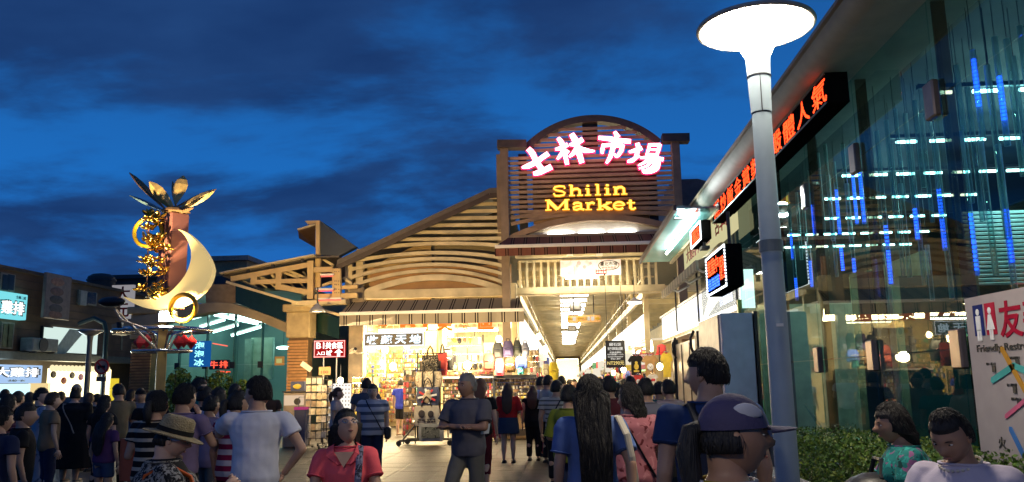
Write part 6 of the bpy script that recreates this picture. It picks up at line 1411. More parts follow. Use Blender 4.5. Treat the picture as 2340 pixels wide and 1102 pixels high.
t, a, c = goods_box('blue_toy_box', 'dark blue box with yellow print standing on the small counter', 664, 872, 695, 895, 22.1, .3, mat('box_blue', (.03, .05, .16), .5), 'box'); b = MB(); b.ell(((a.x + c.x) / 2, 22.09, (a.z + c.z) / 2), ((c.x - a.x) * .3, .02, .07), 12, 6); b.build('print', mat('print_yellow', 0), t)
t, a, c = goods_box('suitcase_blue', 'navy suitcase with a pink band behind the white-shirted man', 672, 935, 697, 1000, 21.4, .3, mat('case_navy', (.02, .03, .10), .4), 'suitcase', .06); b = MB(); b.bp((a.x, 21.38, 1.0), (c.x, 21.7, 1.07)); b.build('band', emi('pink_band', (.8, .08, .3), .5), t); b = MB(); b.tube([(a.x + .06, 21.6, a.z), (a.x + .06, 21.6, a.z + .3), (c.x - .06, 21.6, a.z + .3), (c.x - .06, 21.6, a.z)], .012, 5); b.build('handle', M_chrome, t)
# bags
def tote(label, x0, y0, x1, y1, Y, m, extra=None, handles=True, lean=0):
    a, c = P(x0, y0, Y=Y), P(x1, y1, Y=Y); W = c.x - a.x; H = a.z - c.z; o = V(((a.x + c.x) / 2, Y, c.z)); t = thing('tote_bag', label, 'bag', o, 'bags hung on the bag rack')
    b = MB(); n = 12; rings = []
    for k in range(9):
        v = k / 8; wd = W * (.5 + .03 * sin(pi * v)) * (1 - .08 * (1 - v) ** 6 - .05 * v); dp = .09 * (1 - v * .75) + .012
        rings.append([o + V((wd * (abs(cos(u)) ** .35) * (1 if cos(u) >= 0 else -1), dp * (abs(sin(u)) ** .6) * (1 if sin(u) >= 0 else -1), H * v)) for u in [2 * pi * j / 16 for j in range(16)]])
    b.loft(rings); b.build('body', m, t, smooth='auto')
    if handles:
        for dy in (-.05, .05):
            b = MB(); b.tube([o + V((-W * .2, dy, H * .97)), o + V((-W * .12, dy, H + .16)), o + V((0, dy, H + .24)), o + V((W * .12, dy, H + .16)), o + V((W * .2, dy, H * .97))], .016, 6); b.build('handle', M_black, t)
    return t, o, W, H
rk = thing('bag_rack', 'wheeled black display rack hung with tote bags in front of the shop', 'display rack', (P(965, 1000, Y=22.3).x, 22.3, 0))
a = P(918, 1008, Y=22.3); c = P(1040, 1008, Y=22.3); zr_ = P(970, 808, Y=22.3).z
b = MB(); b.bar((a.x, 21.9, .14), (c.x, 22.5, .14), .05, .05); b.bar((a.x + .1, 22.6, .14), (c.x, 22.3, .14), .05, .05); b.bar((a.x + .05, 22.1, .14), (a.x + .45, 22.3, .62), .04, .04); b.build('base_frame', M_dark, rk)
for x, y in ((a.x, 21.9), (a.x + .1, 22.6), (c.x, 22.5), (c.x - .1, 22.0)): b = MB(); b.lathe([(.07, -.02), (.075, 0), (.07, .02)], (x, y, .075), 14, M=Matrix.Rotation(radians(90), 3, 'X')); b.build('wheel', M_black, rk)
for x in (a.x + .42, c.x - .5): b = MB(); b.tube([(x, 22.35, .14), (x, 22.35, zr_)], .025, 8); b.build('upright', M_dark, rk)
for k in range(5): z = zr_ - .45 * k; b = MB(); b.tube([(a.x + .3, 22.35, z), (c.x - .3, 22.35, z)], .015, 6); b.build('cross_bar', M_chrome, rk)
b = MB(); b.bp((a.x + .45, 22.42, .2), (c.x - .4, 22.45, zr_ - .2)); b.build('back_mesh', mat('mesh_dark', (.10, .07, .045), .7), rk)
tote('black speckled drawstring bag hung at the top of the bag rack', 964, 812, 1002, 852, 22.0, floral('speckle', '#141210', ['#8a8070'], 40, .55))
t, o, W, H = tote('pale tote bag with two long black straps on the bag rack', 950, 850, 1010, 884, 21.9, floral('pale_print', '#a89a84', ['#5a5048', '#c8bca8'], 16, .58)); b = MB()
for sx in (-.22, .2): b.bp(o + V((W * sx - .02, -.115, 0)), o + V((W * sx + .02, -.095, H)))
b.build('front_strap', M_black, t)
t, o, W, H = tote('tote bag with blue and red rays and a pale dog print on the bag rack', 952, 885, 1004, 926, 21.8, mat('jack_navy', (.06, .07, .13), .8)); b = MB()
for k in range(8):
    an = 2 * pi * k / 8 + .2; b.mi = k % 2; b.bar(o + V((0, -.11, H * .5)), o + V((cos(an) * W * .42, -.11, H * .5 + sin(an) * H * .42)), .05, .02, up=(0, -1, 0))
b.build('ray_print', [mat('print_white', 0), mat('print_red', 0)], t); b = MB(); b.ell(o + V((0, -.115, H * .42)), (W * .2, .03, H * .3), 10, 8); b.ell(o + V((.03, -.12, H * .7)), (W * .11, .03, H * .16), 10, 8); b.build('dog_print', mat('print_fawn', (.5, .42, .3)), t)
t, o, W, H = tote('cream tote bag with a row of small animal prints on the bag rack', 947, 928, 1004, 972, 21.7, mat('canvas_cream', (.52, .46, .36), .85, bump=.2)); b = MB(); rr = random.Random(2)
for k in range(14): b.ell(o + V((W * rr.uniform(-.36, .36), -.105, H * (.2 + .1 * (k % 2)))), (.03, .012, .025), 8, 6)
b.ell(o + V((-.12, -.105, H * .6)), (.09, .015, .1), 10, 6); b.ell(o + V((.12, -.105, H * .58)), (.08, .015, .09), 10, 6); b.build('animal_print', mat('print_grey_dark', (.06, .05, .05)), t)
t, o, W, H = tote('grey bordered tote bag with a drawn scene at the bottom of the bag rack', 957, 970, 1014, 1008, 21.6, mat('canvas_grey', (.42, .40, .34), .85, bump=.2), handles=False); b = MB(); b.bp(o + V((-W * .36, -.118, H * .2)), o + V((W * .36, -.108, H * .85))); b.build('scene_print', floral('scene_print', '#8a8672', ['#3c3a30', '#a8a48c'], 12, .56), t)
def backpack(label, x0, y0, x1, y1, Y, c_, group='backpacks hung over the shop counter', accent=None):
    a, c = P(x0, y0, Y=Y), P(x1, y1, Y=Y); W = c.x - a.x; H = a.z - c.z; o = V(((a.x + c.x) / 2, Y, c.z)); t = thing('backpack', label, 'backpack', o, group)
    m = mat('pack_' + label[:18], c_, .75, var=.2, bump=.2, bscale=60) if not hasattr(c_, 'node_tree') else c_
    b = MB(); rings = []
    for k in range(9):
        v = k / 8; wd = W / 2 * (1 - .35 * max(0, (v - .6) / .4) ** 2) * (1 if k else .9); dp = .14 * (1 - .45 * v)
        rings.append([o + V((wd * (abs(cos(u)) ** .5) * (1 if cos(u) >= 0 else -1), dp * (abs(sin(u)) ** .6) * (1 if sin(u) >= 0 else -1), H * v)) for u in [2 * pi * j / 14 for j in range(14)]])
    b.loft(rings); b.build('body', m, t, smooth='auto')
    b = MB(); b.box(o + V((0, -.15, H * .28)), (W * .7, .08, H * .4)); b.build('pocket', m, t, bevel=.03)
    b = MB(); b.tube([o + V((-W * .34, -.155, H * .52)), o + V((0, -.15, H * .56)), o + V((W * .34, -.155, H * .52))], .012, 5); b.build('zip', accent or M_chrome, t)
    b = MB(); b.tube([o + V((-.05, 0, H * .98)), o + V((-.04, 0, H + .07)), o + V((.04, 0, H + .07)), o + V((.05, 0, H * .98))], .014, 6); b.build('loop', M_black, t)
    b = MB()
    for s in (-1, 1): b.tube([o + V((s * W * .2, .1, H * .92)), o + V((s * W * .52, .05, H * .6)), o + V((s * W * .42, .08, H * .1))], .022, 6)
    b.build('strap', M_black, t); return t
for x0, y0, x1, y1, Y, c_, lb_ in ((1126, 783, 1149, 821, 24.0, (.03, .03, .03), 'dark grey backpack at the left end of the upper hanging row'), (1149, 780, 1173, 816, 24.0, (.05, .035, .10), 'purple backpack with a white strap in the upper hanging row'), (1173, 778, 1191, 816, 24.1, (.025, .028, .02), 'black backpack to the right of the purple one'), (1192, 784, 1208, 815, 24.1, (.14, .14, .18), 'small grey-lilac backpack at the right end of the upper row'), (1103, 808, 1131, 848, 23.8, (.28, .05, .03), 'rust red backpack on the counter'), (1131, 821, 1152, 858, 23.7, (.75, .09, .14), 'bright pink backpack beside the rust red one'), (1178, 815, 1204, 842, 23.6, (.03, .06, .30), 'round blue backpack in the lower row'), (1010, 798, 1036, 846, 23.0, (.02, .018, .015), 'black backpack hung right of the speckled bag')): backpack(lb_, x0, y0, x1, y1, Y, c_)
backpack('brown patterned backpack between the pink and the blue ones', 1153, 819, 1178, 851, 23.7, floral('pack_floral', '#2a1d12', ['#7a5a30', '#5a3a1c'], 25, .52))
backpack('yellow backpack hung at the corner of the arcade', 1254, 828, 1276, 872, 26.5, (.55, .42, .02), 'bags at the arcade corner'); backpack('cream bag hung beside the yellow backpack at the arcade corner', 1238, 832, 1256, 858, 26.6, (.6, .55, .4), 'bags at the arcade corner')
t, o, W, H = tote('red cloth bag hung beside the black backpack', 1000, 806, 1022, 858, 22.8, mat('cloth_red2', (.55, .07, .06), .85))
backpack('small teal pouch under the round blue backpack', 1183, 840, 1196, 856, 23.5, (.03, .25, .25), 'backpacks hung over the shop counter')
sc2 = thing('shop_counter', 'dark counter with a black header bar under the hanging backpacks', 'counter', (P(1170, 990, Y=23.9).x, 23.9, 0)); a, c = P(1128, 858, Y=23.8), P(1226, 864, Y=23.8)
b = MB(); b.bp((a.x, 23.7, c.z), (c.x, 24.0, a.z)); b.build('header_bar', M_black, sc2); b = MB(); b.bp((a.x, 23.6, .12), (c.x + .2, 24.0, .3)); b.build('bottom_shelf', mat('counter_dark', (.05, .035, .025), .5), sc2)
b = MB(); b.bp((a.x, 24.12, 0), (c.x + .2, 24.2, 1.5)); b.build('back_board', mat('counter_brown', (.2, .12, .06), .6), sc2)
for x in (a.x, c.x): b = MB(); b.bp((x - .03, 23.8, 0), (x + .03, 23.9, c.z)); b.build('upright', M_dark, sc2)
lamp('AREA', ((a.x + c.x) / 2, 23.4, a.z + .6), 170, (1, .80, .46), 1.5, target=((a.x + c.x) / 2, 24, .8), size_y=.3)
b = MB(); p = P(1100, 860, Y=24.0); b.bp((p.x - 1.1, 23.9, p.z - .05), (a.x, 24.1, p.z)); b.build('white_shelf', M_white, sc2)
for k, (x, c_) in enumerate(((1122, (.10, .01, .02)), (1134, (.14, .015, .03)), (1146, (.06, .02, .06)), (1210, (.03, .03, .04)))):
    p = P(x, 1000, Y=23.2); t = thing('suitcase', ['leftmost dark red', 'second wine red', 'third plum', 'black'][k] + ' upright suitcase standing under the backpacks', 'suitcase', (p.x, 23.2, 0), 'suitcases under the backpacks'); b = MB(); b.bp((p.x - .065, 23.1, .08), (p.x + .065, 23.5, .95)); b.build('shell', mat('case%d' % k, c_, .4), t, bevel=.03); b = MB(); b.tube([(p.x - .04, 23.3, .95), (p.x - .04, 23.3, 1.12), (p.x + .04, 23.3, 1.12), (p.x + .04, 23.3, .95)], .01, 5); b.build('handle', M_chrome, t); b = MB()
    for dy in (23.14, 23.46): b.ell((p.x, dy, .04), (.03, .04, .04), 8, 6)
    b.build('wheels', M_black, t)

goods_wall('pouch_wall', 'wall of hanging brown and cream pouches behind the red cloth bag', 1022, 770, 1104, 846, 25.2, 7, 4, 31, fill=.75, cols=[3, 8, 9, 7, 4, 2], depth=.14, panel=mat('cream_wall', 0))
goods_wall('pouch_wall', 'wall of small hanging purses beside the arcade corner column', 1204, 800, 1232, 864, 26.2, 4, 5, 32, fill=.9, cols=[3, 8, 9, 2, 4, 0], depth=.12, panel=mat('cream_wall', 0))
goods_wall('packet_wall', 'yellow and blue packets hung at the left window of the bag shop', 838, 806, 880, 862, 28.0, 7, 6, 33, fill=.9, cols=[2, 1, 8, 2, 5], depth=.06, panel=mat('cream_wall', 0))

p = P(1072, 905, Y=23.0); lamp('AREA', (p.x, 22.9, 2.5), 150, (1, .80, .46), 2.0, target=(p.x, 24.2, 1.2), size_y=.3)  # area light without fixture, added to brighten the trinket wall
p = P(985, 905, Y=21.6); lamp('AREA', (p.x - .5, 20.9, 3.0), 70, (1, .80, .46), 1.5, target=(p.x - .4, 22.3, 1.2), size_y=.3)  # another added light without fixture, for the bag rack
# ------------------------------------------------------------------ people
def hairmat(name, c, rough=.55):
    m = mat(name, c, rough, var=.35, scale=3); t = m.node_tree; b = t.nodes['Principled BSDF']
    co = t.nodes.new('ShaderNodeTexCoord'); mp = t.nodes.new('ShaderNodeMapping'); mp.inputs['Scale'].default_value = (90, 90, 7)
    n = t.nodes.new('ShaderNodeTexNoise'); n.inputs['Scale'].default_value = 1.6; n.inputs['Detail'].default_value = 3
    bp_ = t.nodes.new('ShaderNodeBump'); bp_.inputs['Strength'].default_value = .7; bp_.inputs['Distance'].default_value = .015
    t.links.new(co.outputs['Object'], mp.inputs[0]); t.links.new(mp.outputs[0], n.inputs['Vector']); t.links.new(n.outputs[0], bp_.inputs['Height']); t.links.new(bp_.outputs[0], b.inputs['Normal'])
    return m
H_BLACK = hairmat('hair_black', (.010, .008, .007), .62); H_BROWN = hairmat('hair_brown', (.06, .028, .014)); H_GREY = hairmat('hair_grey', (.22, .20, .18), .6); H_ORANGE = hairmat('hair_auburn', (.20, .075, .025))
SK = [mat('skin_light', (.58, .36, .25), .55, var=.14, scale=9, bump=.06, bscale=300), mat('skin_mid', (.47, .27, .175), .55, var=.14, scale=9, bump=.06, bscale=300), mat('skin_tan', (.36, .195, .12), .55, var=.14, scale=9, bump=.06, bscale=300)]
M_EYEW = mat('eye_white', (.7, .68, .64), .25, var=.02); M_IRIS = mat('iris_dark', (.012, .008, .006), .15); M_LIP = mat('lip', (.30, .115, .085), .5); M_BROW = mat('eyebrow_dark', (.02, .014, .011), .8)
M_LENS = glass('spectacle_lens', (.92, .95, .94), 2.0)
M_SHOE = mat('shoe_black', (.015, .014, .014), .45); M_SOLE = mat('sole_white', (.6, .58, .55), .6)
TEX = bpy.data.textures.new('cloth_folds', 'CLOUDS'); TEX.noise_scale = .20; TEX.noise_depth = 2
PEND = []
def gauss(a, b, s, t): return math.exp(-(a * a) / (2 * s * s) - (b * b) / (2 * t * t))
def headpt(d, fem=False):
    x, y, z = d
    p = V((x * .335, y * .40, z * .5))
    if z < 0:
        k = -z; p.x *= 1 - (.30 if fem else .24) * k ** 1.6
        if y < 0: p.y *= 1 - .35 * k ** 1.5
        else: p.y *= 1 - .10 * k ** 2
    if y < 0 and z > -.4: p.y *= 1.06
    if y > 0:
        X, Z = p.x, p.z
        p.y += .150 * gauss(X, Z + .095, .045, .05) + .06 * gauss(X, Z - .02, .035, .08) - .02 * gauss(X, Z + .175, .10, .025)
        p.y -= .035 * (gauss(X - .14, Z - .045, .07, .035) + gauss(X + .14, Z - .045, .07, .035))
        p.y += .018 * (gauss(X - .13, Z - .12, .09, .03) + gauss(X + .13, Z - .12, .09, .03))
        p.y += .03 * gauss(X, Z + .235, .08, .022) + .026 * gauss(X, Z + .285, .07, .02) - .012 * gauss(X, Z + .26, .08, .008)
        p.y += .04 * gauss(X, Z + .42, .09, .06) + .015 * (gauss(X - .2, Z + .1, .08, .08) + gauss(X + .2, Z + .1, .08, .08))
    return p
def hairpt(d, style, L=1.0, front=.40, back=1.0):
    x, y, z = d; k = 1.15 if style not in ('short', 'grey') else (1.14 if style == 'short' else 1.07)
    front = front + .07 * noise.noise(V((x * 9, y * 3, 4)))
    p = headpt((x, min(y, .0) if y < 0 else y, z)); p = V((x * .335 * k, y * .40 * k - .015, z * .5 * k + .012))
    if z > .2: p.z += .035 * z; 
    nz = noise.noise(V((x * 7, y * 7, z * 2.0))); p *= 1 + .035 * nz
    face = y > .12 + .25 * max(0, -z) * 0 and z < front and not (style in ('long', 'bob') and abs(x) > .80)
    if style in ('long', 'bob', 'pony', 'curly') and y > .0 and z < front and abs(x) < .86: face = True
    if face:
        q = headpt(d) * .86; return q
    if style in ('short', 'grey', 'pony', 'bun') and z < -.42:
        return V((x * .335, y * .40, z * .5)) * .80
    if style in ('short', 'grey') and z < 0 and abs(x) > .55 and y > -.25: return V((x * .335, y * .4, z * .5)) * .9
    if style in ('long', 'bob', 'curly') and z < .15:
        t = min(1, (.15 - z) / 1.15)
        p.z -= L * t ** 1.15
        w_ = 1 - (.30 if style == 'long' else .02) * t
        p.x = (x * .335 * k * (1 + .45 * t * (1 if style == 'long' else .4))) * w_
        if abs(z) > .3: p.x = math.copysign(max(abs(p.x), .25 * (1 - t * .5) * min(1, abs(x) * 2.2)), x)
        tt = min(1, t * 2.2)
        p.y = min(p.y, .10) - .13 * t
        if style == 'long' and L > .6:
            p.x = max(-1, min(1, x * 1.8)) * (.47 - .10 * t); p.y = (y * .40 * k) * (1 - tt) + tt * (-.40 - .30 * back + .10 * y)
        elif z < -.3: p.y = -.36 - .13 * t + (y + .4) * .22
        p += V((1, 1, 0)) * .03 * noise.noise(V((x * 9, y * 9, 0)))
    if style == 'curly': p *= 1.05 + .06 * noise.noise(V((x * 5, y * 5, z * 5)))
    return p
class Fig: pass
ARM = {  # elbow and wrist in heights: outwards from shoulder, forward, up
 'hang': ((.030, -.012, .645), (.034, .028, .495)), 'bent': ((.035, -.02, .645), (-.01, .125, .615)), 'phone': ((.025, .035, .65), (-.055, .155, .715)),
 'cross': ((.035, .055, .665), (-.165, .125, .672)), 'fist': ((.055, .085, .62), (.02, .20, .735)), 'reach': ((.05, .13, .735), (.06, .275, .755)), 'chin': ((.03, .07, .67), (-.075, .085, .83)),
 'hip': ((.085, -.035, .66), (.01, .01, .545)), 'back': ((.045, -.045, .65), (.03, -.04, .52)), 'carry': ((.045, -.005, .645), (.045, .07, .53)), 'lap': ((.035, .045, .66), (-.06, .19, .575)), 'knee': ((.03, .09, .655), (-.06, .24, .60)), 'swing': ((.035, .05, .66), (.03, .14, .55)), 'swingb': ((.035, -.07, .655), (.035, -.08, .50))}
RINGS = [(.485, .083, .060, 0), (.53, .090, .066, -.004), (.575, .086, .062, -.002), (.625, .076, .055, .002), (.68, .082, .058, .004), (.74, .094, .063, .004), (.785, .099, .060, 0), (.815, .090, .052, -.004), (.84, .058, .042, -.006), (.858, .034, .034, -.004)]
def ringat(z):
    for a, b in zip(RINGS, RINGS[1:]):
        if z <= b[0]:
            t = max(0, (z - a[0]) / (b[0] - a[0])); return tuple(a[i] + (b[i] - a[i]) * t for i in (1, 2, 3))
    return RINGS[-1][1:]
def person(label, x, ytop, Y, face, H=None, sex='m', b=1.0, w=1.06, hair='short', hc=None, hl=1.0, skin=0, top=None, sleeve=.42, hem=.475, bottom=None, blen=.06, pose=('hang', 'hang'), legs='stand', head=(0, 0), skirt=False, shoe=None, feat=False, lean=0.0, seat=None, flare=.0, extras=(), group=None, front=.40, neck=.845, capped=False):
    f = Fig(); q = P(x, ytop, Y=Y)
    f.sit = seat is not None
    sc_h = None
    if seat is not None: H = H or 1.58; dz = q.z - H; 
    else: H = H or q.z; dz = 0
    f.H = H; a = radians(face); f.M = Matrix.Translation((q.x, Y, dz)) @ Matrix.Rotation(-a, 4, 'Z') @ Matrix.Diagonal((w, w, 1, 1))
    if seat is not None: # keep the head where the photo has it
        pass
    off = V((0, 0.012 * H + lean * .42 * H, 0))
    f.M = f.M @ Matrix.Translation(-off)
    root = thing('person', label, 'person', (f.M.translation.x, f.M.translation.y, 0), group); f.root = root
    root.matrix_basis = Matrix.Translation((f.M.translation.x, f.M.translation.y, dz)) @ Matrix.Rotation(-a, 4, 'Z') @ Matrix.Diagonal((w, w, 1, 1)); WLOC[root] = V((0, 0, 0))
    fem = sex == 'f'; vox = .010 if Y < 7 else (.014 if Y < 12 else .019)
    shw = (.104 if fem else .118) * H * (.6 + .4 * b); hipw = .05 * H * (.7 + .3 * b)
    ln = lambda z: lean * max(0, z / H - .5) * H * 1.0
    def rings(grow, z0, z1, flare=0, loose=False):
        out = []; zs = sorted(set([z0] + [r[0] for r in RINGS if z0 < r[0] < z1] + [z1]))
        for z in zs:
            rx, ry, yo = ringat(z); bb = b if z < .80 else (1 + (b - 1) * .45)
            if fem: rx *= (.93 if z > .7 else (.93 if .6 < z < .66 else 1.06)); 
            if not fem and z > .7: rx *= 1.06
            if loose and .5 < z < .72: rx = max(rx, .087); ry = max(ry, .064)
            rx = rx * bb; ry = ry * bb
            if z < .6 and flare: rx *= 1 + flare * (.6 - z) / .3; ry *= 1 + flare * (.6 - z) / .3
            ring = []
            for j in range(18):
                u = 2 * pi * j / 18; px_ = cos(u) * rx * H; py_ = sin(u) * ry * H + yo * H
                if fem and py_ > 0 and .66 < z < .79: py_ += .022 * H * (1 - abs(z - .725) / .065) * (.6 + .4 * abs(cos(u * 1)))
                m_ = 1 + grow / (ry * H)
                ring.append(V((px_ * (1 + grow / (rx * H)), py_ * m_ + ln(z * H), z * H)))
            out.append(ring)
        return out
    # joints
    J = {}
    for s, nm in ((1, 'r'), (-1, 'l')):
        S_ = V((s * shw, ln(.81 * H), .808 * H)); e_, w_ = ARM[pose[0] if s > 0 else pose[1]]
        E_ = V((s * (shw + e_[0] * H), e_[1] * H + ln(.65 * H), e_[2] * H)); W_ = V((s * (shw + w_[0] * H), w_[1] * H + ln(.65 * H), w_[2] * H)); J['S' + nm], J['E' + nm], J['W' + nm] = S_, E_, W_
        hp = V((s * hipw, 0, .50 * H)); kn = V((s * hipw * 1.06, .012 * H, .285 * H)); an = V((s * hipw * 1.1, -.012 * H, .045 * H))
        if legs == 'walk':
            if s > 0: kn = V((s * hipw, .11 * H, .305 * H)); an = V((s * hipw, .13 * H, .055 * H))
            else: kn = V((s * hipw, -.02 * H, .285 * H)); an = V((s * hipw, -.16 * H, .10 * H))
        if legs == 'sit': kn = V((s * hipw * 1.3, .24 * H, .515 * H)); an = V((s * hipw * 1.3, .25 * H, .30 * H))
        J['H' + nm], J['K' + nm], J['A' + nm] = hp, kn, an
    hcn = V((0, .014 * H + ln(.93 * H), .926 * H)); hh = (.143 if Y < 6 else .149) * H
    Mh = Matrix.Translation(hcn) @ Matrix.Rotation(radians(-head[0]), 4, 'Z') @ Matrix.Rotation(radians(head[1]), 4, 'X')
    f.Mh = Mh; f.hh = hh
    if abs(head[1]) > 1: f.Mh = Mh = Matrix.Translation(V((0, -sin(radians(head[1])) * .04 * H, (cos(radians(head[1])) - 1) * .03 * H))) @ Mh
    B = MB(); bb = b
    B.loft(rings(0, .485, .858)); B.capsule((0, ln(.84 * H), .82 * H), hcn + V((0, -.022 * H, -.03 * H)), .037 * H * (1 if fem else 1.12), .033 * H * (1 if fem else 1.12), 12)
    ab = .55 + .45 * b
    for nm in 'rl':
        B.capsule(J['S' + nm], J['E' + nm], .030 * H * ab, .023 * H * ab, 10); B.capsule(J['E' + nm], J['W' + nm], .0235 * H * ab, .0155 * H * ab, 10)
        B.capsule(J['H' + nm], J['K' + nm], .050 * H * ab, .034 * H * ab, 10); md = J['K' + nm].lerp(J['A' + nm], .35) + V((0, -.008 * H, 0))
        B.capsule(J['K' + nm], md, .033 * H * ab, .033 * H * ab, 10); B.capsule(md, J['A' + nm], .033 * H * ab, .019 * H * ab, 10)
    # head, ears and hands are welded onto the grown body
    X = MB(); n_, m_ = (34, 26) if Y < 8 else (20, 15)
    X.ell((0, 0, 0), (1, 1, 1), n_, m_, f=lambda d: Mh @ (headpt(d, fem) * hh))
    X2 = MB()
    for s in (-1, 1): X.ell((0, 0, 0), (1, 1, 1), 8, 6, f=lambda d, s=s: Mh @ (V((s * .335 + d.x * .035, -.03 + d.y * .07 - d.z * .02, .0 + d.z * .115)) * hh))
    for nm, s in (('r', 1), ('l', -1)):
        W_ = J['W' + nm]; d = (W_ - J['E' + nm]).normalized(); sd = V((s, 0, 0)) - d * d.x * s; sd = sd.normalized() if sd.length > .1 else V((0, 1, 0)); pn = d.cross(sd).normalized()
        fist = pose[0 if s > 0 else 1] in ('fist', 'carry', 'bent', 'phone'); flat = pose[0 if s > 0 else 1] in ('reach',)
        kh = .105 * H / .18  # hand length scale, units of 1.8 m hand = .19
        pc = W_ + d * .022 * H; fw = d.cross(V((0, 0, 1))); 
        # palm across direction: front-back for hanging arms
        ac = pn if abs(pn.z) < .8 else sd
        if flat: ac = V((0, 0, 1)) - d * d.z; ac.normalize()
        cu_ = d.cross(ac).normalized()
        if cu_.dot(V((-s, .6, -.2))) < 0: cu_ = -cu_
        Mp = Matrix((ac, cu_, d)).transposed(); X.ell(pc + d * .012 * H, (.021 * H, .011 * H, .030 * H), 10, 6, M=Mp)
        if Y < 16:
            for k in range(4):
                o = pc + d * .034 * H + ac * (.0155 - .0105 * k) * H; L = (.036, .042, .040, .031)[k] * H; c1 = .25 if not fist else 1.15; c1 = .05 if flat else c1
                p1 = o + (d * cos(c1) + cu_ * sin(c1)) * L * .5 + ac * (.004 - .0027 * k) * H; c2 = c1 * 2.0; p2 = p1 + (d * cos(c2) + cu_ * sin(c2)) * L * .5
                X.tube([o - d * .012 * H, o, p1, p2], [.0056 * H, .0056 * H, .0052 * H, .004 * H], 6)
            sg = 1; o = pc + d * .0 * H + ac * .018 * H
            X.tube([o - ac * .006 * H, o + ac * .010 * H + d * .016 * H + cu_ * .006 * H, o + ac * .010 * H + d * .036 * H + cu_ * .014 * H], [.0075 * H, .0065 * H, .0045 * H], 6)
        else: X.ell(pc + d * .05 * H, (.018 * H, .010 * H, .03 * H), 8, 6, M=Mp)
    f.body = (B, X, SK[skin], vox)
    parts = []
    # top
    if top is not None:
        T_ = MB(); T_.loft(rings(.020, hem, neck, flare, loose=True)); 
        if fem is False or sleeve: pass
        for nm in 'rl':
            S_, E_, W_ = J['S' + nm], J['E' + nm], J['W' + nm]
            T_.capsule(S_.lerp(V((0, S_.y, S_.z + .01 * H)), .25), S_, .034 * H * ab, .037 * H * ab, 10)
            if sleeve > 0:
                if sleeve <= 1:
                    e2 = S_.lerp(E_, sleeve / .8 if sleeve < .8 else 1); d = (e2 - S_).normalized(); T_.tube([S_ - d * .01 * H, S_ + d * .012 * H, e2], [.034 * H * ab, .040 * H * ab, .043 * H * ab], 12)
                else: T_.capsule(S_, E_, .038 * H * ab, .032 * H * ab, 10); T_.tube([E_, E_.lerp(W_, .85)], [.031 * H * ab, .024 * H * ab], 10)
        parts.append(('shirt' if not skirt == 'dress' else 'dress', T_, top, vox, .018))
    if top is not None and Y < 18:
        c_ = MB(); rz = rings(.018, .80, neck)[-1]; c_.tube([p + V((0, 0, .002 * H)) for p in rz], .0042 * H, 6, closed=True); c_.build('neckband', top, root, smooth=True)
        for nm in 'rl':
            if .2 < sleeve <= .8: S_, E_ = J['S' + nm], J['E' + nm]; e2 = S_.lerp(E_, sleeve / .8); d = (e2 - S_).normalized(); c_ = MB(); u_ = d.orthogonal().normalized(); v_ = d.cross(u_); c_.tube([e2 - d * .008 * H + (u_ * cos(q_) + v_ * sin(q_)) * .0415 * H * ab for q_ in [2 * pi * i / 14 for i in range(14)]], .0032 * H, 5, closed=True); c_.build('sleeve_hem', top, root, smooth=True)
    if skirt:
        K_ = MB(); R0 = rings(.012, .50, .60)[-1]; rr_ = []
        z1 = .60 if skirt != 'dress' else .62
        for k in range(6):
            t = k / 5; z = z1 + (blen - z1) * t; g_ = 1.02 + (.28 + flare) * t ** .8; rx, ry, yo = ringat(max(.53, z)); rr_.append([V((cos(2 * pi * j / 20) * (rx * b * H + .012) * g_ * (1 + .03 * sin(7 * 2 * pi * j / 20) * t), sin(2 * pi * j / 20) * (ry * b * H + .012) * g_ + .0, z * H)) for j in range(20)])
        K_.loft(rr_); parts.append(('skirt', K_, bottom, vox, .014))
    elif bottom is not None:
        L_ = MB(); L_.loft(rings(.008, .488, .60))
        for nm in 'rl':
            hp, kn, an = J['H' + nm], J['K' + nm], J['A' + nm]; L_.capsule(hp, kn, .056 * H * ab, .043 * H * ab, 12) if blen < .3 else L_.tube([hp + Z_ * .02 * H, hp.lerp(kn, .5), hp.lerp(kn, min(1, (.5 - blen) / .215))], [.056 * H * ab, .054 * H * ab, .052 * H * ab], 12)
            if blen < .3: L_.tube([kn + (hp - kn) * .05, kn, kn.lerp(an, (.285 - blen) / .24)], [.043 * H * ab, .042 * H * ab, .034 * H * ab], 12)
        parts.append(('trousers' if blen < .3 else 'shorts', L_, bottom, vox, .016))
    f.parts = parts
    # shoes
    ms = shoe or M_SHOE
    for nm in 'rl':
        an, kn = J['A' + nm], J['K' + nm]; b_ = MB(); zz_ = an.z - .045 * H
        pit = 0
        if legs == 'walk' and nm == 'l': pit = radians(-38)
        Mf_ = Matrix.Rotation(pit, 3, 'X')
        b_.mi = 0; b_.ell(an + Mf_ @ V((0, .045 * H, -.022 * H)), (.028 * H, .080 * H, .024 * H), 12, 8, M=Mf_); b_.mi = 1; b_.box(an + Mf_ @ V((0, .042 * H, -.038 * H)), (.048 * H, .140 * H, .012 * H), Mf_); b_.build('shoe', [ms, M_SOLE if ms != M_SHOE else M_BLACKSOLE], root, smooth='auto')
    # hair
    hm = hc or H_BLACK
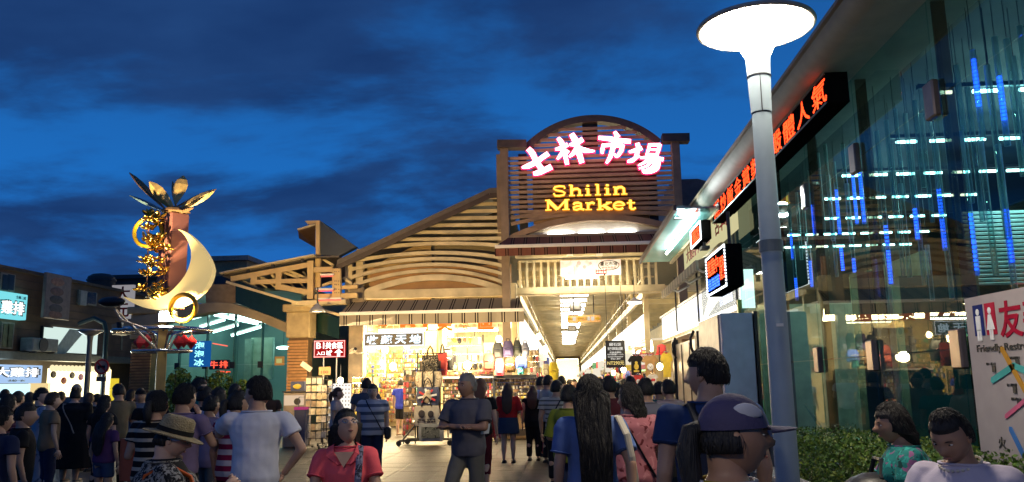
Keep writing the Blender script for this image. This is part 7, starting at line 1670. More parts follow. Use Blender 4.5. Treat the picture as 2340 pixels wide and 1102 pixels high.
    if hair:
        hst = hair if hair != 'bun' else 'pony'
        b_ = MB(); n_, m_ = (36, 28) if Y < 8 else (22, 18)
        b_.ell((0, 0, 0), (1, 1, 1), n_, m_, f=lambda d: Mh @ (hairpt(d, hst, hl, front, b) * hh * (.93 if capped and d.z > .05 else 1)))
        rs = random.Random(int(x * 7)); b_2 = MB()
        for k in range((2400 if hst == 'long' else 1500) if Y < 8 else (260 if Y < 13 else 0)):
            ph = rs.uniform(0, 2 * pi); th = rs.uniform(.05, 2.3); q_ = []
            dth = rs.uniform(.18, .42); sw = rs.gauss(0, .10); wd = rs.uniform(.004, .011) * hh; ok = True
            for i in range(4):
                t_ = th + dth * i / 3; a_ = ph + sw * i / 3; d_ = V((sin(t_) * cos(a_), sin(t_) * sin(a_), cos(t_)))
                if d_.y > .05 and d_.z < front + .02 and abs(d_.x) < .9: ok = False; break
                if hst in ('short', 'grey', 'pony') and d_.z < -.40: ok = False; break
                if (capped and d_.z > .0) or (fem and d_.y > 0 and d_.z < front + .22 and abs(d_.x) < .8): ok = False; break
                q_.append(Mh @ (hairpt(d_, hst, hl, front, b) * (1.02 + .03 * sin(i * 1.1)) * hh))
            if ok and (q_[3] - q_[0]).length < .5 * hh * (1 + hl): b_2.tube(q_, [wd * .5, wd, wd * .8, wd * .2], 4)
        if len(b_2.bm.verts): tag(b_2.build('hair_strands', hm, root, smooth=True), kind='stuff')
        if hair == 'bun': b_.ell(Mh @ (V((0, -.28, .48)) * hh), (.19 * hh, .19 * hh, .17 * hh), 12, 8)
        if hair == 'pony':
            o = [Mh @ (V(p) * hh) for p in ((0, -.36, .18), (0, -.55, .12), (.02, -.62, -.15), (.03, -.58, -.15 - .4 * hl), (.03, -.52, -.15 - .85 * hl))]; b_.tube(o, [.10 * hh, .13 * hh, .16 * hh, .13 * hh, .04 * hh], 12)
        b_.build('hair', hm, root, smooth=True)
    if feat:
        for s in (-1, 1):
            e_ = MB(); e_.mi = 0; c_ = V((s * .135, .330, .035)) * hh; e_.ell(Mh @ c_, (.052 * hh, .03 * hh, .015 * hh), 12, 8, M=Mh.to_3x3()); e_.mi = 1; e_.ell(Mh @ (c_ + V((0, .022 * hh, 0))), (.026 * hh, .014 * hh, .018 * hh), 10, 6, M=Mh.to_3x3()); e_.build('eye', [M_EYEW, M_IRIS], root, smooth=True)
            e_ = MB(); e_.tube([Mh @ (V((s * u, v, z)) * hh) for u, v, z in ((.06, .385, .105), (.14, .375, .125), (.21, .33, .11))], [.010 * hh, .014 * hh, .006 * hh], 6); e_.build('eyebrow', M_BROW, root)
        e_ = MB(); e_.ell(Mh @ (V((0, .372, -.262)) * hh), (.088 * hh, .030 * hh, .030 * hh), 12, 8, M=Mh.to_3x3()); e_.build('lips', M_LIP, root, smooth=True)
    if feat == 'glasses':
        g_ = MB(); 
        for s in (-1, 1): g_.tube([Mh @ (V((s * .145 + .095 * cos(t), .415, .03 + .06 * sin(t))) * hh) for t in [2 * pi * i / 18 for i in range(18)]], .008 * hh * 1.3, 5, closed=True)
        g_.tube([Mh @ (V((-.05, .43, .04)) * hh), Mh @ (V((.05, .43, .04)) * hh)], .008 * hh, 5)
        for s in (-1, 1): g_.tube([Mh @ (V((s * .24, .41, .04)) * hh), Mh @ (V((s * .335, .2, .04)) * hh), Mh @ (V((s * .345, -.05, .03)) * hh)], .009 * hh, 5)
        g_.build('spectacle_frame', M_chrome, root)
        for s in (-1, 1): l_ = MB(); l_.ell(Mh @ (V((s * .145, .413, .03)) * hh), (.09 * hh, .006 * hh, .058 * hh), 14, 6, M=Mh.to_3x3()); l_.build('lens', M_LENS, root)
    f.J = J; f.rings = rings; f.ringat = lambda z: ringat(z); f.b = b; PEND.append(f)
    f.wp = lambda p: root.matrix_basis @ V(p)
    return f
M_BLACKSOLE = mat('sole_dark', (.03, .028, .026), .7)
def finish_people():
    tmp = []
    def mk(mb, vox, fold):
        bm = mb.bm; bmesh.ops.recalc_face_normals(bm, faces=bm.faces); me = bpy.data.meshes.new('grow'); bm.to_mesh(me); bm.free(); o = bpy.data.objects.new('grow', me); COL.objects.link(o)
        r = o.modifiers.new('r', 'REMESH'); r.mode = 'VOXEL'; r.voxel_size = vox
        s = o.modifiers.new('s', 'SMOOTH'); s.iterations = 5; s.factor = .5
        if fold: d = o.modifiers.new('d', 'DISPLACE'); d.texture = TEX; d.strength = fold * 1.6; d.mid_level = .5; d.texture_coords = 'LOCAL'
        return o
    for f in PEND:
        tmp.append((f, None, mk(f.body[0], f.body[3], 0)))
        for p in f.parts: tmp.append((f, p, mk(p[1], p[3], p[4])))
    dg = bpy.context.evaluated_depsgraph_get(); dg.update()
    res_ = []
    for f, p, o in tmp: res_.append(bpy.data.meshes.new_from_object(o.evaluated_get(dg)))
    for (f, p, o), me in zip(tmp, res_):
        if p is None:
            X = f.body[1]; bm = X.bm; bm.from_mesh(me); bmesh.ops.recalc_face_normals(bm, faces=bm.faces); bm.to_mesh(me); bm.free(); m = f.body[2]; nm = 'body'
        else: m = p[2]; nm = p[0]
        me.materials.clear(); me.materials.append(m); me.name = nm; me.polygons.foreach_set('use_smooth', [True] * len(me.polygons))
        link(nm, me, f.root)
        bpy.data.objects.remove(o)
# things carried
def strap_pts(f, s=1, z0=.838, z1=.53, side=1, x0=-.062, x1=.10, n=9):
    out = []
    for k in range(n):
        t = k / (n - 1); z = z0 + (z1 - z0) * t; xx = (x0 + (x1 - x0) * t) * side; rx, ry, yo = ringat(z); rx *= f.b * 1.12; ry *= f.b * 1.12
        y = sqrt(max(.02, 1 - (xx / (rx + .012)) ** 2)) * (ry + .011) * s + yo; out.append(V((xx * f.H, y * f.H, z * f.H)))
    return out
def crossbag(f, label, m, side=1, size=(.26, .10, .2), bagm=None, zend=.53, both=True, name='shoulder_bag'):
    pts = strap_pts(f, -1, side=side, z1=zend); fr = strap_pts(f, 1, side=side, z1=zend)
    p0 = f.wp(pts[-1]); t = thing(name, label, 'bag', p0); WLOC[t] = V(p0)
    b = MB(); b.tube([f.wp(p) for p in pts[::-1] + fr], .017, 6, flat=.5); b.build('strap', m, t)
    if bagm:
        c_ = f.wp((side * .125 * f.H * f.b, 0, (zend - .03) * f.H)); a = f.root.rotation_euler; R3 = f.root.matrix_basis.to_3x3(); b = MB(); b.box(c_, (size[1], size[0], size[2]), R3); b.build('pouch', bagm, t, bevel=.025)
    return t
def handbag(f, label, hand, m, W=.3, H=.3, D=.1, drop=.12, name='hand_bag', round_=False):
    p = f.wp(f.J['W' + hand] + V((0, 0, -.06 * f.H))); t = thing(name, label, 'bag', p - Z_ * (drop + H)); R3 = Matrix.Rotation(f.root.matrix_basis.to_euler().z, 3, 'Z')
    b = MB(); rings = []
    for k in range(8):
        v = k / 7; s = (.7 + .3 * sin(pi * min(1, v * 1.1 + .1))) if round_ else (1 - .12 * v); rings.append([p + R3 @ V((D / 2 * s * cos(u) * (1 - .55 * v), W / 2 * s * (abs(sin(u)) ** .7) * (1 if sin(u) >= 0 else -1) * (1 - (.45 * v if round_ else .05 * v)), 0)) - Z_ * (drop + H * (1 - v)) for u in [2 * pi * j / 14 for j in range(14)]])
    b.loft(rings); b.build('body', m, t, smooth='auto')
    b = MB(); b.tube([p + R3 @ V((0, -W * .2, 0)) - Z_ * (drop + .02), p + Z_ * .02, p + R3 @ V((0, W * .2, 0)) - Z_ * (drop + .02)], .010, 6); b.build('handle', m, t)
    return t
c = lambda n, col, **k: mat('cloth_' + n, col, .88, var=.12, scale=5, bump=.12, bscale=220, spec=.2)
JEANS = c('denim', (.10, .16, .27)); DENIM = c('denim_dark', (.035, .06, .12)); BLK = c('soft_black', (.013, .013, .014)); NAVY = c('navy', (.018, .026, .062)); WHT = c('soft_white', (.60, .60, .66)); GREYT = c('grey', (.13, .125, .11))
# --- foreground, left to right
f = person('boy in a dark navy T-shirt cut off by the left edge of the photo', 6, 934, 7.4, 20, skin=1, top=NAVY, bottom=NAVY, blen=.3, b=1.05)
f = person('boy in a black T-shirt and pale shorts looking right at the far left', 62, 926, 8.2, 55, skin=1, top=BLK, bottom=c('pale_blue', (.16, .20, .30)), blen=.29, head=(25, 0), b=1.02)
f = person('woman in a long white patterned dress near the left edge', 96, 890, 12.5, 35, sex='f', hair='short', top=floral('dress_white', '#a8a6b0', ['#6c6c7c'], 9, .60), hem=.45, skirt='dress', bottom=floral('dress_white', 0, []), blen=.09, head=(50, 0), b=1.05); crossbag(f, 'black strap across the back of the white dress', M_black, side=-1)
f = person('large person in a loose black dress with hair in a bun', 174, 889, 14.6, 0, sex='f', hair='bun', top=BLK, sleeve=.7, hem=.40, skirt='dress', bottom=BLK, blen=.16, b=1.95, w=1.02, flare=.15, shoe=mat('trainer', (.08, .08, .09), .5)); crossbag(f, 'grey strap across the back of the black dress', mat('strap_grey', (.16, .15, .15), .6), side=1)
f = person('girl in a purple top and denim shorts with long dark hair', 246, 946, 10.8, 12, sex='f', hair='long', hl=1.7, top=c('purple', (.085, .035, .11)), hem=.52, bottom=DENIM, blen=.38, skin=1, b=1.05); girl = f
f = person('woman with short curly hair in a black top behind the girl', 240, 908, 12.4, 10, sex='f', hair='curly', hl=.35, top=BLK, bottom=BLK, b=1.1)
f = person('man in a beige T-shirt looking at the phone in his hands at the left', 272, 880, 13.4, -45, skin=1, top=c('khaki', (.20, .155, .09)), bottom=BLK, pose=('phone', 'phone'), head=(-20, -8))
f = person('man with a dark cap and a grey-blue shirt facing the camera', 322, 889, 14.2, 165, top=c('grey_blue', (.17, .20, .26)), bottom=GREYT, skin=1, feat=True, hair='short', pose=('phone', 'hang'), capped=True)
b = MB(); b.ell((0, 0, 0), (1, 1, 1), 18, 10, f=lambda d: f.Mh @ (V((d.x * .37, d.y * .44 - .01, max(.12, d.z * .56))) * f.hh)); b.ell((0, 0, 0), (1, 1, 1), 14, 6, f=lambda d: f.Mh @ (V((d.x * .27, .42 + d.y * .24, .15 + d.z * .02)) * f.hh)); b.build('cap', BLK, f.root, smooth='auto')
f = person('woman with a ponytail in a black and white striped top', 362, 900, 7.6, 10, sex='f', hair='pony', hl=.7, hc=H_BLACK, top=stripes('stripe_bw', [('#0d0b0c', .62), ('#b8a892', .38)], .085, 2), bottom=BLK, skin=1, b=1.15, pose=('bent', 'bent'))
o = f.wp((-.19, .02, .80)); t = thing('orange_shopping_bag', 'orange shopping bag beside the black and white striped top', 'bag', o); b = MB(); rg_ = []
for k in range(7):
    v = k / 6; rg_.append([o + V((.155 * (abs(cos(u)) ** .5) * (1 if cos(u) >= 0 else -1) * (1 - .12 * (1 - v) ** 3), .07 * (abs(sin(u)) ** .7) * (1 if sin(u) >= 0 else -1) * (1 - .5 * v), .38 * v)) for u in [2 * pi * j / 16 for j in range(16)]])
b.loft(rg_); b.build('body', mat('orange_leather', (.38, .07, .012), .5, var=.12), t, smooth='auto'); b = MB(); b.tube([o + V((-.07, 0, .37)), o + V((-.05, .0, .50)), o + V((.05, 0, .50)), o + V((.07, 0, .37))], .013, 6); b.build('handle', MATS['orange_leather'], t)
f = person('man in a lilac shirt with his back to the camera', 424, 883, 7.8, 15, top=c('lilac', (.20, .145, .24)), bottom=BLK, skin=1, b=1.05, pose=('chin', 'hang'))
# hat woman
f = person('woman in a straw hat and black and white print top raising her fist', 390, 962, 4.75, 62, sex='f', hair='short', top=floral('tile_print', '#0f1015', ['#7e7a72', '#10121a', '#8c8a86'], 26, .52), sleeve=.46, bottom=BLK, b=1.6, w=1.06, skin=0, pose=('fist', 'bent'), head=(12, -12), feat='glasses', front=.3, capped=True)
b = MB(); Mq = f.Mh @ Matrix.Rotation(radians(-6), 4, 'X'); hh = f.hh
b.loft([[Mq @ (V((cos(u) * r * .9, sin(u) * r - .02, z + .03 * cos(2 * u) * (1 if r > .5 else 0))) * hh) for u in [2 * pi * j / 32 for j in range(32)]] for r, z in ((.78, .10), (.80, .13), (.62, .16), (.47, .20), (.44, .40), (.42, .58), (.34, .66), (.1, .66))]); b.build('straw_hat', mat('straw', (.30, .235, .125), .85, var=.25, scale=30, bump=.8, bscale=120), f.root, smooth='auto')
b = MB(); b.loft([[Mq @ (V((cos(u) * r * .9, sin(u) * r - .02, z)) * hh) for u in [2 * pi * j / 32 for j in range(32)]] for r, z in ((.485, .20), (.475, .33))], cap=False); b.build('hat_band', c('band_black', (.012, .012, .012)), f.root, smooth=True)
b = MB(); b.loft([[V((cos(u) * rx * f.H, sin(u) * ry * f.H - .004 * f.H, z * f.H)) for u in [2 * pi * j / 24 for j in range(24)]] for rx, ry, z in ((.128, .095, .775), (.128, .088, .805), (.085, .068, .838), (.045, .045, .856))]); b.build('shawl', BLK, f.root, smooth=True)
t = thing('orange_strap_bag', 'orange strapped bag over the shoulder of the straw-hat woman', 'bag', f.wp((.2, .05, .7))); b = MB(); H_ = f.H; b.tube([f.wp(p) for p in ((.075 * H_, -.075 * H_, .70 * H_), (.095 * H_, -.06 * H_, .80 * H_), (.10 * H_, .01 * H_, .838 * H_), (.112 * H_, .085 * H_, .79 * H_), (.125 * H_, .112 * H_, .70 * H_), (.135 * H_, .105 * H_, .60 * H_), (.14 * H_, .06 * H_, .5 * H_))], .032, 8, flat=.35); b.build('strap', mat('orange_strap', (.55, .10, .012), .6), t); b = MB(); b.box(f.wp((.155 * H_, .0, .46 * H_)), (.1, .28, .24), f.root.matrix_basis.to_3x3()); b.build('pouch', mat('orange_strap', 0), t, bevel=.03)
f = person('woman with a ponytail in a magenta and white striped T-shirt', 546, 898, 8.0, 10, sex='f', hair='pony', hl=1.0, top=stripes('stripe_mag', [('#b9b2b8', .5), ('#7e0f3c', .5)], .10, 2), bottom=BLK, skin=1, b=1.1, pose=('hang', 'hang'), head=(40, 0))
f = person('man in a white T-shirt and jeans reaching out his left arm', 590, 868, 6.9, -18, top=WHT, bottom=JEANS, skin=1, pose=('hip', 'reach'), head=(-52, 0), b=1.08, hem=.46); wm = f
f.J['Wr'] = f.J['Wr']
handbag(f, 'dark red handbag hanging at the hip of the man in the white T-shirt', 'r', mat('leather_wine', (.17, .022, .035), .45, bump=.2), W=.34, H=.34, D=.16, drop=.06, round_=True)
f = person('woman in a coral polo shirt looking up with glasses', 792, 938, 5.35, 172, sex='f', hair='long', hl=.95, hc=H_BLACK, top=c('coral', (.80, .11, .13)), sleeve=.5, bottom=DENIM, b=1.0, w=.98, skin=1, pose=('lap', 'lap'), head=(-22, 30), feat='glasses', front=.36); pk = f
b = MB()
for s in (-1, 1):
    H_ = f.H; pr_ = [V((s * .005 * H_, .078 * H_, .775 * H_)), V((s * .045 * H_, .066 * H_, .825 * H_)), V((s * .052 * H_, .02 * H_, .855 * H_)), V((s * .035 * H_, -.03 * H_, .862 * H_))]; ou = [V((s * .028 * H_, .088 * H_, .775 * H_)), V((s * .078 * H_, .066 * H_, .808 * H_)), V((s * .085 * H_, .015 * H_, .838 * H_)), V((s * .05 * H_, -.05 * H_, .845 * H_))]; b.strip(pr_, ou, (0, .006, .004))
b.build('collar', MATS['cloth_coral'], f.root)
b = MB(); H_ = f.H; b.prism([V((-.042 * H_, .075 * H_, .828 * H_)), V((.042 * H_, .075 * H_, .828 * H_)), V((.0, .092 * H_, .765 * H_))], (0, .006, 0)); b.build('neck_opening', SK[1], f.root)
t = thing('strap_bag', 'grey woven strap bag hanging in front of the coral polo shirt', 'bag', f.wp((-.06 * H_, .1 * H_, .6 * H_))); b = MB(); b.tube([f.wp(p) for p in ((-.062 * H_, -.03 * H_, .842 * H_), (-.064 * H_, .03 * H_, .848 * H_), (-.068 * H_, .094 * H_, .79 * H_), (-.066 * H_, .122 * H_, .72 * H_), (-.062 * H_, .118 * H_, .64 * H_), (-.06 * H_, .125 * H_, .56 * H_))], .022, 6, flat=.3); b.build('woven_strap', floral('weave', '#7a7a8c', ['#34343e'], 40, .5), t); b = MB(); b.box(f.wp((-.06 * H_, .14 * H_, .52 * H_)), (.22, .08, .18), f.root.matrix_basis.to_3x3()); b.build('pouch', mat('brown_leather', (.12, .06, .035), .5), t, bevel=.03)
# arms-crossed man
f = person('grey-haired man walking with crossed arms in a grey vest and trousers', 1066, 858, 9.5, -150, hair='short', hc=H_GREY, top=c('vest_grey', (.105, .10, .115)), sleeve=.62, bottom=GREYT, skin=2, pose=('cross', 'cross'), legs='walk', head=(12, 4), b=1.22, feat=True, front=.46); am_ = f
b = MB(); H_ = f.H
for s in (-1, 1): b.strip([V((s * .100 * H_ * 1.2, .02 * H_, .80 * H_)), V((s * .108 * H_ * 1.2, .03 * H_, .72 * H_)), V((s * .098 * H_ * 1.2, .03 * H_, .62 * H_))], [V((s * .102 * H_ * 1.2, -.05 * H_, .80 * H_)), V((s * .112 * H_ * 1.2, -.05 * H_, .72 * H_)), V((s * .100 * H_ * 1.2, -.045 * H_, .62 * H_))], (s * .012, 0, 0))
b.build('side_stripe', WHT, f.root)
b = MB(); b.loft([[V((cos(u) * .095 * H_ * 1.2, sin(u) * .07 * H_ * 1.2, z * H_)) for u in [2 * pi * j / 24 for j in range(24)]] for z in (.582, .602)]); b.build('belt', M_black, f.root, smooth=True)
# long haired woman in blue
f = person('woman in a blue shirt with very long black hair seen from behind', 1346, 864, 5.9, -8, sex='f', hair='long', hl=2.9, top=c('steel_blue', (.10, .16, .36)), sleeve=.58, bottom=DENIM, b=.98, skin=1, pose=('swingb', 'hang'), hem=.47)
handbag(f, 'crumpled white plastic bag held by the woman in the blue shirt', 'l', mat('plastic_white', (.62, .62, .62), .35, bump=.9, bscale=30), W=.22, H=.24, D=.16, drop=.02, name='plastic_bag', round_=True)
t = thing('cream_strap_bag', 'bag with a cream strap at the right hip of the woman in the blue shirt', 'bag', f.wp((.2, 0, .7))); H_ = f.H; b = MB(); b.tube([f.wp(p) for p in ((.095 * H_, .03 * H_, .835 * H_), (.105 * H_, -.03 * H_, .838 * H_), (.125 * H_, -.082 * H_, .77 * H_), (.14 * H_, -.085 * H_, .68 * H_), (.155 * H_, -.07 * H_, .58 * H_), (.16 * H_, -.04 * H_, .5 * H_))], .026, 8, flat=.4); b.build('strap', mat('strap_cream', (.5, .44, .34), .6), t); b = MB(); b.box(f.wp((.175 * H_, -.02 * H_, .47 * H_)), (.1, .3, .24), f.root.matrix_basis.to_3x3()); b.build('pouch', BLK, t, bevel=.03)
f = person('woman with a black bob in a pink floral shirt', 1438, 882, 7.2, -5, sex='f', hair='bob', hl=.35, top=floral('pink_floral', '#a5646a', ['#5f2228', '#b87a7e'], 13, .58), sleeve=.6, hem=.42, bottom=c('light_jeans', (.22, .26, .34)), b=1.25, skin=1, pose=('bent', 'hang'), head=(-45, 0)); crossbag(f, 'thin dark strap across the pink floral shirt', M_black, side=1)
f = person('man in a dark blue T-shirt with a backpack strap near the grey kiosk', 1612, 806, 4.75, -14, top=c('dark_blue', (.022, .045, .13)), bottom=c('brown_shorts', (.10, .07, .05)), blen=.3, skin=1, head=(-42, 0), b=1.12); H_ = f.H
t = thing('backpack_strap', 'black backpack on the shoulder of the man in the dark blue T-shirt', 'backpack', f.wp((-.1, -.1, 1.3))); b = MB(); b.tube([f.wp(p) for p in ((-.07 * H_, .07 * H_, .72 * H_), (-.075 * H_, .04 * H_, .83 * H_), (-.072 * H_, -.03 * H_, .842 * H_), (-.07 * H_, -.08 * H_, .78 * H_))], .03, 8, flat=.35); b.build('strap', M_black, t); b = MB(); b.box(f.wp((-.03 * H_, -.12 * H_, .66 * H_)), (.26, .12, .34), f.root.matrix_basis.to_3x3()); b.build('body', mat('pack_dark', (.012, .014, .03), .7), t, bevel=.05)
f = person('woman in a purple cap walking past to the right with a white and yellow top', 1672, 912, 2.62, 88, sex='f', hair='pony', hl=1.3, hc=H_BLACK, top=stripes('top_wy', [('#9a97a0', .62), ('#8c7a18', .38)], .2, 1), sleeve=.5, bottom=DENIM, b=1.1, w=1.05, skin=2, legs='walk', pose=('swing', 'swingb'), head=(0, 2), feat=True, capped=True); H_ = f.H; hh = f.hh
capm = mat('cap_purple', (.055, .045, .11), .8, bump=.2, bscale=90); b = MB(); b.ell((0, 0, 0), (1, 1, 1), 28, 14, f=lambda d: f.Mh @ (V((d.x * .385, d.y * .455 - .015, max(.13, d.z * .50 + .10))) * hh)); b.build('cap_crown', capm, f.root, smooth='auto')
b = MB(); b.loft([[f.Mh @ (V((u, .40 + .42 * (1 - (u / .30) ** 2) * k, .15 - .05 * k - .25 * u * u + dz)) * hh) for u in [-.30 + .6 * j / 12 for j in range(13)]] + [f.Mh @ (V((u, .40 + .42 * (1 - (u / .30) ** 2) * k, .125 - .05 * k - .25 * u * u + dz)) * hh) for u in [.30 - .6 * j / 12 for j in range(13)]] for k, dz in ((0, 0), (.5, .0), (1, 0))]); b.build('cap_visor', capm, f.root, smooth='auto')
b = MB(); b.ell((0, 0, 0), (1, 1, 1), 16, 8, f=lambda d: f.Mh @ (V((.26 + d.z * .03 + .05 * (1 - d.y * d.y), .10 + d.y * .22, .37 + d.x * .10 - .06 * d.y * d.y)) * hh)); b.build('cap_emblem', mat('emblem_white', (.5, .5, .55), .6), f.root, smooth=True)
# seated women
f = person('seated woman in a teal floral blouse with folded arms', 2040, 928, 5.5, -80, sex='f', hair='bob', hl=.25, seat=.66, H=1.60, top=floral('teal_floral', '#1f7470', ['#8c5a84', '#16403e', '#2f9a90'], 15, .56), sleeve=.5, bottom=BLK, legs='sit', pose=('knee', 'lap'), skin=2, b=1.25, head=(-5, -6), feat=True, lean=.10)
p = f.wp((0, .135 * f.H, .60 * f.H)); t = thing('black_bag', 'black bag on the lap of the seated woman in teal', 'bag', p); b = MB(); b.ell(p + Z_ * .03, (.20, .25, .20), 16, 10, M=f.root.matrix_basis.to_3x3()); b.build('body', mat('bag_black', (.010, .010, .011), .45, bump=.4, bscale=14), t, smooth=True); b = MB(); b.tube([p + V((0, -.1, .2)), p + V((.02, -.06, .31)), p + V((.02, .06, .31)), p + V((0, .1, .2))], .016, 6); b.build('handle', M_black, t)
t = tag(MB().tube([f.wp(f.J['Wl'] + V((.028 * cos(u), .012 * cos(u), .028 * sin(u))) * 1.0) for u in [2 * pi * i / 16 for i in range(16)]], .012, 6, closed=True).build('bracelet', mat('bead_red', (.2, .02, .02), .4), f.root, smooth=True))
f = person('seated woman in a white top bending her head over a pearl necklace', 2176, 940, 4.2, -128, sex='f', hair='short', seat=.66, H=1.62, top=c('lilac_white', (.50, .45, .54)), sleeve=.6, bottom=BLK, legs='sit', pose=('knee', 'knee'), skin=2, b=1.3, head=(0, -26), lean=.16, feat=True, front=.5)
b = MB(); H_ = f.H
for k in range(26):
    u = 2 * pi * k / 26; b.ell(V((.052 * H_ * cos(u), .058 * H_ * sin(u) + .052 * H_ + .012 * H_, .848 * H_ - .018 * H_ * sin(u))), (.008, .008, .008), 6, 4)
b.build('necklace', mat('pearl', (.65, .6, .5), .25), f.root, smooth=True)
# --- middle distance
f = person('woman in a white and grey striped T-shirt with a cross-body bag facing the camera', 852, 880, 14.2, 172, sex='f', hair='short', top=stripes('stripe_grey', [('#b4b4bc', .6), ('#5c6274', .4)], .13, 2), bottom=NAVY, b=1.22, feat=True, skin=0, legs='stand'); crossbag(f, 'small black cross-body bag of the woman in the striped T-shirt', M_black, side=-1, bagm=M_black)
f = person('man in a slate T-shirt standing behind the striped T-shirt woman', 838, 867, 16.2, 10, top=c('slate', (.11, .12, .15)), bottom=BLK, b=1.1)
f = person('woman in profile with a ponytail and white top before the pegboard', 772, 888, 16.5, 88, sex='f', hair='pony', hl=.9, hc=H_BROWN, top=c('pale_pink', (.5, .42, .42)), bottom=BLK, feat=True)
handbag(f, 'rose red handbag of the woman in profile', 'l', mat('bag_rose', (.40, .06, .10), .5), W=.4, H=.26, D=.12, drop=-.1, round_=True)
f = person('shopper in a royal blue shirt and dark shorts inside the bag shop', 917, 868, 26.2, 20, top=c('royal_blue', (.03, .045, .36)), bottom=BLK, blen=.3, shoe=mat('sandal_brown', (.15, .08, .04), .6))
f = person('girl in a red blouse and denim skirt with long brown hair', 1160, 878, 17.2, 2, sex='f', hair='long', hl=1.5, hc=H_BROWN, top=c('red_blouse', (.50, .025, .025)), sleeve=.75, hem=.57, skirt=True, bottom=c('denim_skirt', (.035, .055, .10)), blen=.37, b=1.15, skin=0, pose=('bent', 'hang'))
f = person('woman in a black outfit with wavy brown hair carrying a red bag', 1217, 884, 17.6, 4, sex='f', hair='long', hl=1.0, hc=H_BROWN, top=BLK, sleeve=0, hem=.44, bottom=BLK, b=1.15, pose=('hang', 'hang'))
handbag(f, 'bright red plastic carrier bag of the woman in black', 'r', mat('carrier_red', (.45, .03, .06), .5), W=.26, H=.44, D=.14, drop=.06)
f = person('woman with auburn hair and dark red trousers behind the crossed-arms man', 1098, 868, 13.0, 10, sex='f', hair='long', hl=1.0, hc=H_ORANGE, top=BLK, bottom=c('wine', (.10, .015, .02)), blen=.14)
f = person('man in a striped white shirt with a dark bag strap at the arcade mouth', 1272, 872, 13.6, 12, top=stripes('stripe_fine', [('#b8b2a4', .7), ('#55524c', .3)], .07, 2), bottom=BLK, b=1.2, skin=1, head=(35, 0)); crossbag(f, 'dark bag strap across the striped white shirt', NAVY, side=-1)
f = person('man in a grey T-shirt with glasses looking left at the stall', 1252, 860, 17.0, 60, top=c('light_grey', (.40, .38, .34)), bottom=BLK, skin=1, feat='glasses')
f = person('young man in a white T-shirt with a black strap beside the black outfit', 1236, 863, 18.6, 70, top=WHT, bottom=BLK, skin=1); crossbag(f, 'black strap over the young man in white', M_black, side=1)
f = person('person in an olive green shirt half hidden by the long black hair', 1300, 884, 9.4, 30, top=c('olive_green', (.15, .18, .02)), bottom=NAVY, sex='f', hair='short', sleeve=.8, b=1.1, skin=1, pose=('bent', 'bent'))
f = person('man in a grey polo shirt behind the pink floral woman', 1474, 869, 9.6, -4, top=c('polo_grey', (.22, .21, .24)), bottom=NAVY, b=1.15, skin=1)
f = person('person in a pale pink top at the right of the grey polo shirt', 1526, 872, 11.5, -30, sex='f', hair='short', top=c('blush', (.46, .32, .30)), bottom=BLK, skin=1)
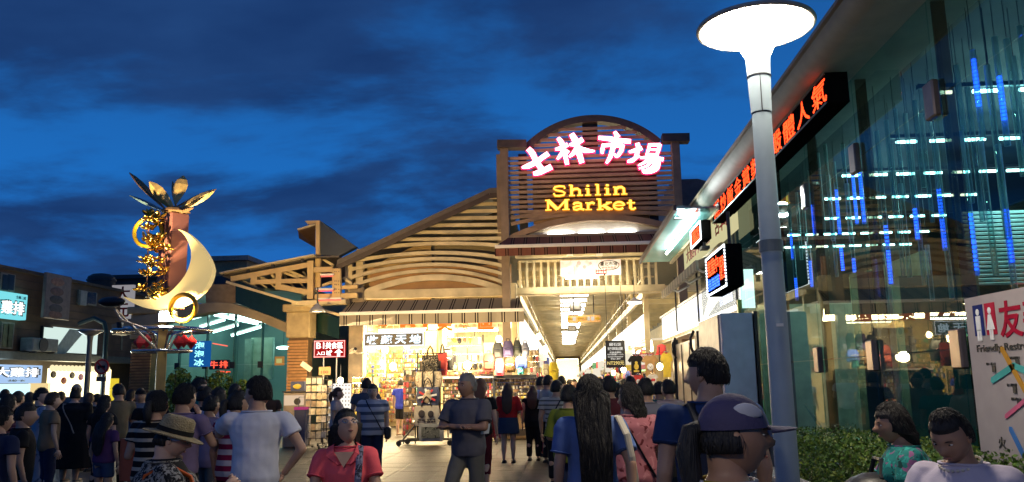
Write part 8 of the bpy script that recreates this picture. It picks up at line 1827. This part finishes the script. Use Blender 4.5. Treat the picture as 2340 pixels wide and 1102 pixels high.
bg_ = [('man with a black crew cut deep in the arcade crowd', 1283, 861, 21, 10, 'short', 'f_white'), ('man in a maroon shirt right of the long black hair', 1392, 864, 10.5, 15, 'short', 'f_maroon'), ('bald-browed man in a tan shirt facing the camera in the arcade', 1372, 868, 15.0, 170, 'short', 'f_tan'), ('man with spiky hair in a black shirt in the arcade', 1440, 862, 15.5, -20, 'short', 'f_black'), ('woman with a dark bob in the arcade crowd', 1408, 878, 12.8, 0, 'bob', 'f_grey'), ('man in a dark teal shirt beside the pink top', 1506, 876, 12.5, 5, 'short', 'f_teal'), ('person in a red shirt far down the arcade', 1312, 868, 27, 180, 'short', 'f_red'), ('person in a white shirt far down the arcade', 1340, 868, 33, 0, 'short', 'f_white'), ('person in a blue shirt far down the arcade', 1368, 866, 30, 175, 'short', 'f_blue'), ('person in a yellow shirt far down the arcade', 1300, 868, 36, 5, 'short', 'f_yellow'), ('person in a black shirt by the far right stalls', 1425, 868, 24, 60, 'short', 'f_black'),
('person in a purple shirt deep in the arcade left of centre', 1290, 869, 40, 0, 'short', 'f_lilac'), ('person in a grey shirt deep in the arcade', 1304, 868, 46, 180, 'short', 'f_grey'), ('person in a teal shirt deep in the arcade', 1325, 868, 42, 10, 'bob', 'f_teal'), ('person in a pink shirt deep in the arcade', 1350, 867, 38, 175, 'bob', 'f_pink'), ('person in a tan shirt deep in the arcade', 1330, 869, 24, 0, 'short', 'f_tan'), ('woman in a white shirt by the left arcade stalls', 1262, 874, 25, -60, 'bob', 'f_white'), ('person in a brown shirt by the right arcade stalls', 1398, 868, 32, 80, 'short', 'f_brown'),
 ('man in a teal shirt talking in front of the pavilion', 456, 868, 12.0, 60, 'short', 'f_teal'), ('woman with a black bun in front of the shrubs', 470, 888, 11.0, 30, 'bun', 'f_black'), ('child with dark hair in front of the striped magenta T-shirt', 484, 908, 9.6, 25, 'short', 'f_lilac'), ('man in a white shirt in front of the pavilion glass', 537, 880, 13.5, 10, 'short', 'f_white'), ('woman with wavy dark hair between the lilac and striped shirts', 500, 890, 10.4, 15, 'bob', 'f_pink'), ('person in a dark shirt beside the brick column', 612, 886, 17.0, -20, 'short', 'f_brown'),
 ('woman in a pink striped shirt in the left crowd', 20, 905, 10.5, 20, 'bob', 'f_pinkstripe'), ('man with dark hair behind the boy at the left edge', 42, 897, 13.0, 10, 'short', 'f_black'), ('woman with long dark hair in the left crowd', 68, 899, 15.0, -10, 'long', 'f_brown'), ('reddish-haired person beside the white dress', 122, 900, 12.0, 40, 'short', 'f_tan'), ('man in a round grey cap before the lit shop', 176, 880, 19.0, 180, 'short', 'f_grey'), ('woman with brown hair before the lit food shop', 205, 900, 16.5, 15, 'bob', 'f_black'), ('person in a white shirt left of the beige T-shirt', 222, 902, 17.5, 30, 'short', 'f_white'), ('man in a black shirt far left before the cyan counter', 12, 892, 17.0, 0, 'short', 'f_black'), ('person in a dark red shirt at the back of the left crowd', 140, 897, 18.0, 5, 'short', 'f_maroon'), ('person in a navy shirt behind the man in the cap', 300, 893, 18.0, 20, 'bob', 'f_blue'), ('person in a black jacket near the ochre post', 348, 896, 13.0, -30, 'short', 'f_black'), ('dark-haired person between the dress and the bun', 142, 899, 21.0, 0, 'bob', 'f_grey')]
FC = dict(f_white=WHT, f_maroon=c('maroon', (.11, .025, .03)), f_tan=c('tan2', (.25, .17, .10)), f_black=BLK, f_grey=c('mid_grey', (.16, .16, .17)), f_teal=c('teal', (.02, .14, .14)), f_red=c('red2', (.45, .04, .04)), f_blue=c('blue2', (.05, .08, .22)), f_yellow=c('yellow2', (.45, .33, .05)), f_lilac=c('lilac2', (.24, .18, .26)), f_pink=c('pink2', (.50, .40, .46)), f_brown=c('brown2', (.10, .06, .04)), f_pinkstripe=stripes('stripe_pink', [('#8a5a5c', .5), ('#5a2c34', .5)], .05, 2))
for k, (lab, x, yt, Y, fa, hr_, cl) in enumerate(bg_):
    sx = 'f' if hr_ in ('bob', 'long', 'bun') else 'm'
    f = person(lab, x, yt, Y, fa, sex=sx, hair=hr_, hl=.4 if hr_ == 'bob' else .9, top=FC[cl], bottom=random.choice((BLK, NAVY, JEANS, GREYT)), skin=k % 3, b=1.0 + .2 * random.random(), hc=H_BROWN if 'brown' in lab or 'reddish' in lab else None, pose=random.choice((('hang', 'hang'), ('bent', 'hang'), ('phone', 'bent'))), feat=fa > 150, capped='cap ' in lab)
    if 'round grey cap' in lab:
        b = MB(); b.ell((0, 0, 0), (1, 1, 1), 18, 10, f=lambda d: f.Mh @ (V((d.x * .42, d.y * .48, max(.02, d.z * .62))) * f.hh)); b.build('cap', mat('cap_grey', (.3, .29, .26), .8), f.root, smooth='auto')
finish_people()
# push-chair at the arcade mouth
o = V((P(1510, 960, Y=8.6).x, 8.6, 0)); st = thing('push_chair', 'black push-chair with a hood beside the pink floral shirt', 'push-chair', o)
b = MB(); b.loft([[o + V((.24 * cos(u) * k, yy, zz_ + .26 * sin(u) * k)) for u in [pi * j / 10 for j in range(11)]] for yy, zz_, k in ((.25, .78, 1), (.05, .84, 1.0), (-.15, .80, .95), (-.28, .70, .7))]); b.build('hood', BLK, st, smooth='auto')
b = MB(); b.loft([[o + V((sx * wd, yy, zz_)) for sx, zz_ in ((-1, z1), (1, z1), (1, z1 + th), (-1, z1 + th))] for yy, z1, wd, th in ((.3, .75, .2, .05), (.22, .42, .22, .06), (-.2, .40, .22, .06), (-.5, .20, .2, .05))]); b.build('seat', mat('pram_grey', (.06, .06, .06), .7), st)
b = MB()
for s in (-1, 1): b.tube([o + V((s * .24, .55, 1.02)), o + V((s * .24, .2, .62)), o + V((s * .24, -.5, .12))], .015, 6); b.tube([o + V((s * .24, -.1, .42)), o + V((s * .24, .45, .12))], .015, 6)
b.tube([o + V((-.24, .55, 1.02)), o + V((.24, .55, 1.02))], .018, 6); b.build('frame', M_chrome, st)
for sx in (-1, 1):
    for yy in (-.5, .45): b = MB(); b.lathe([(.09, -.02), (.10, 0), (.09, .02)], o + V((sx * .26, yy, .10)), 14, M=Matrix.Rotation(radians(90), 3, 'Y')); b.build('wheel', M_black, st)
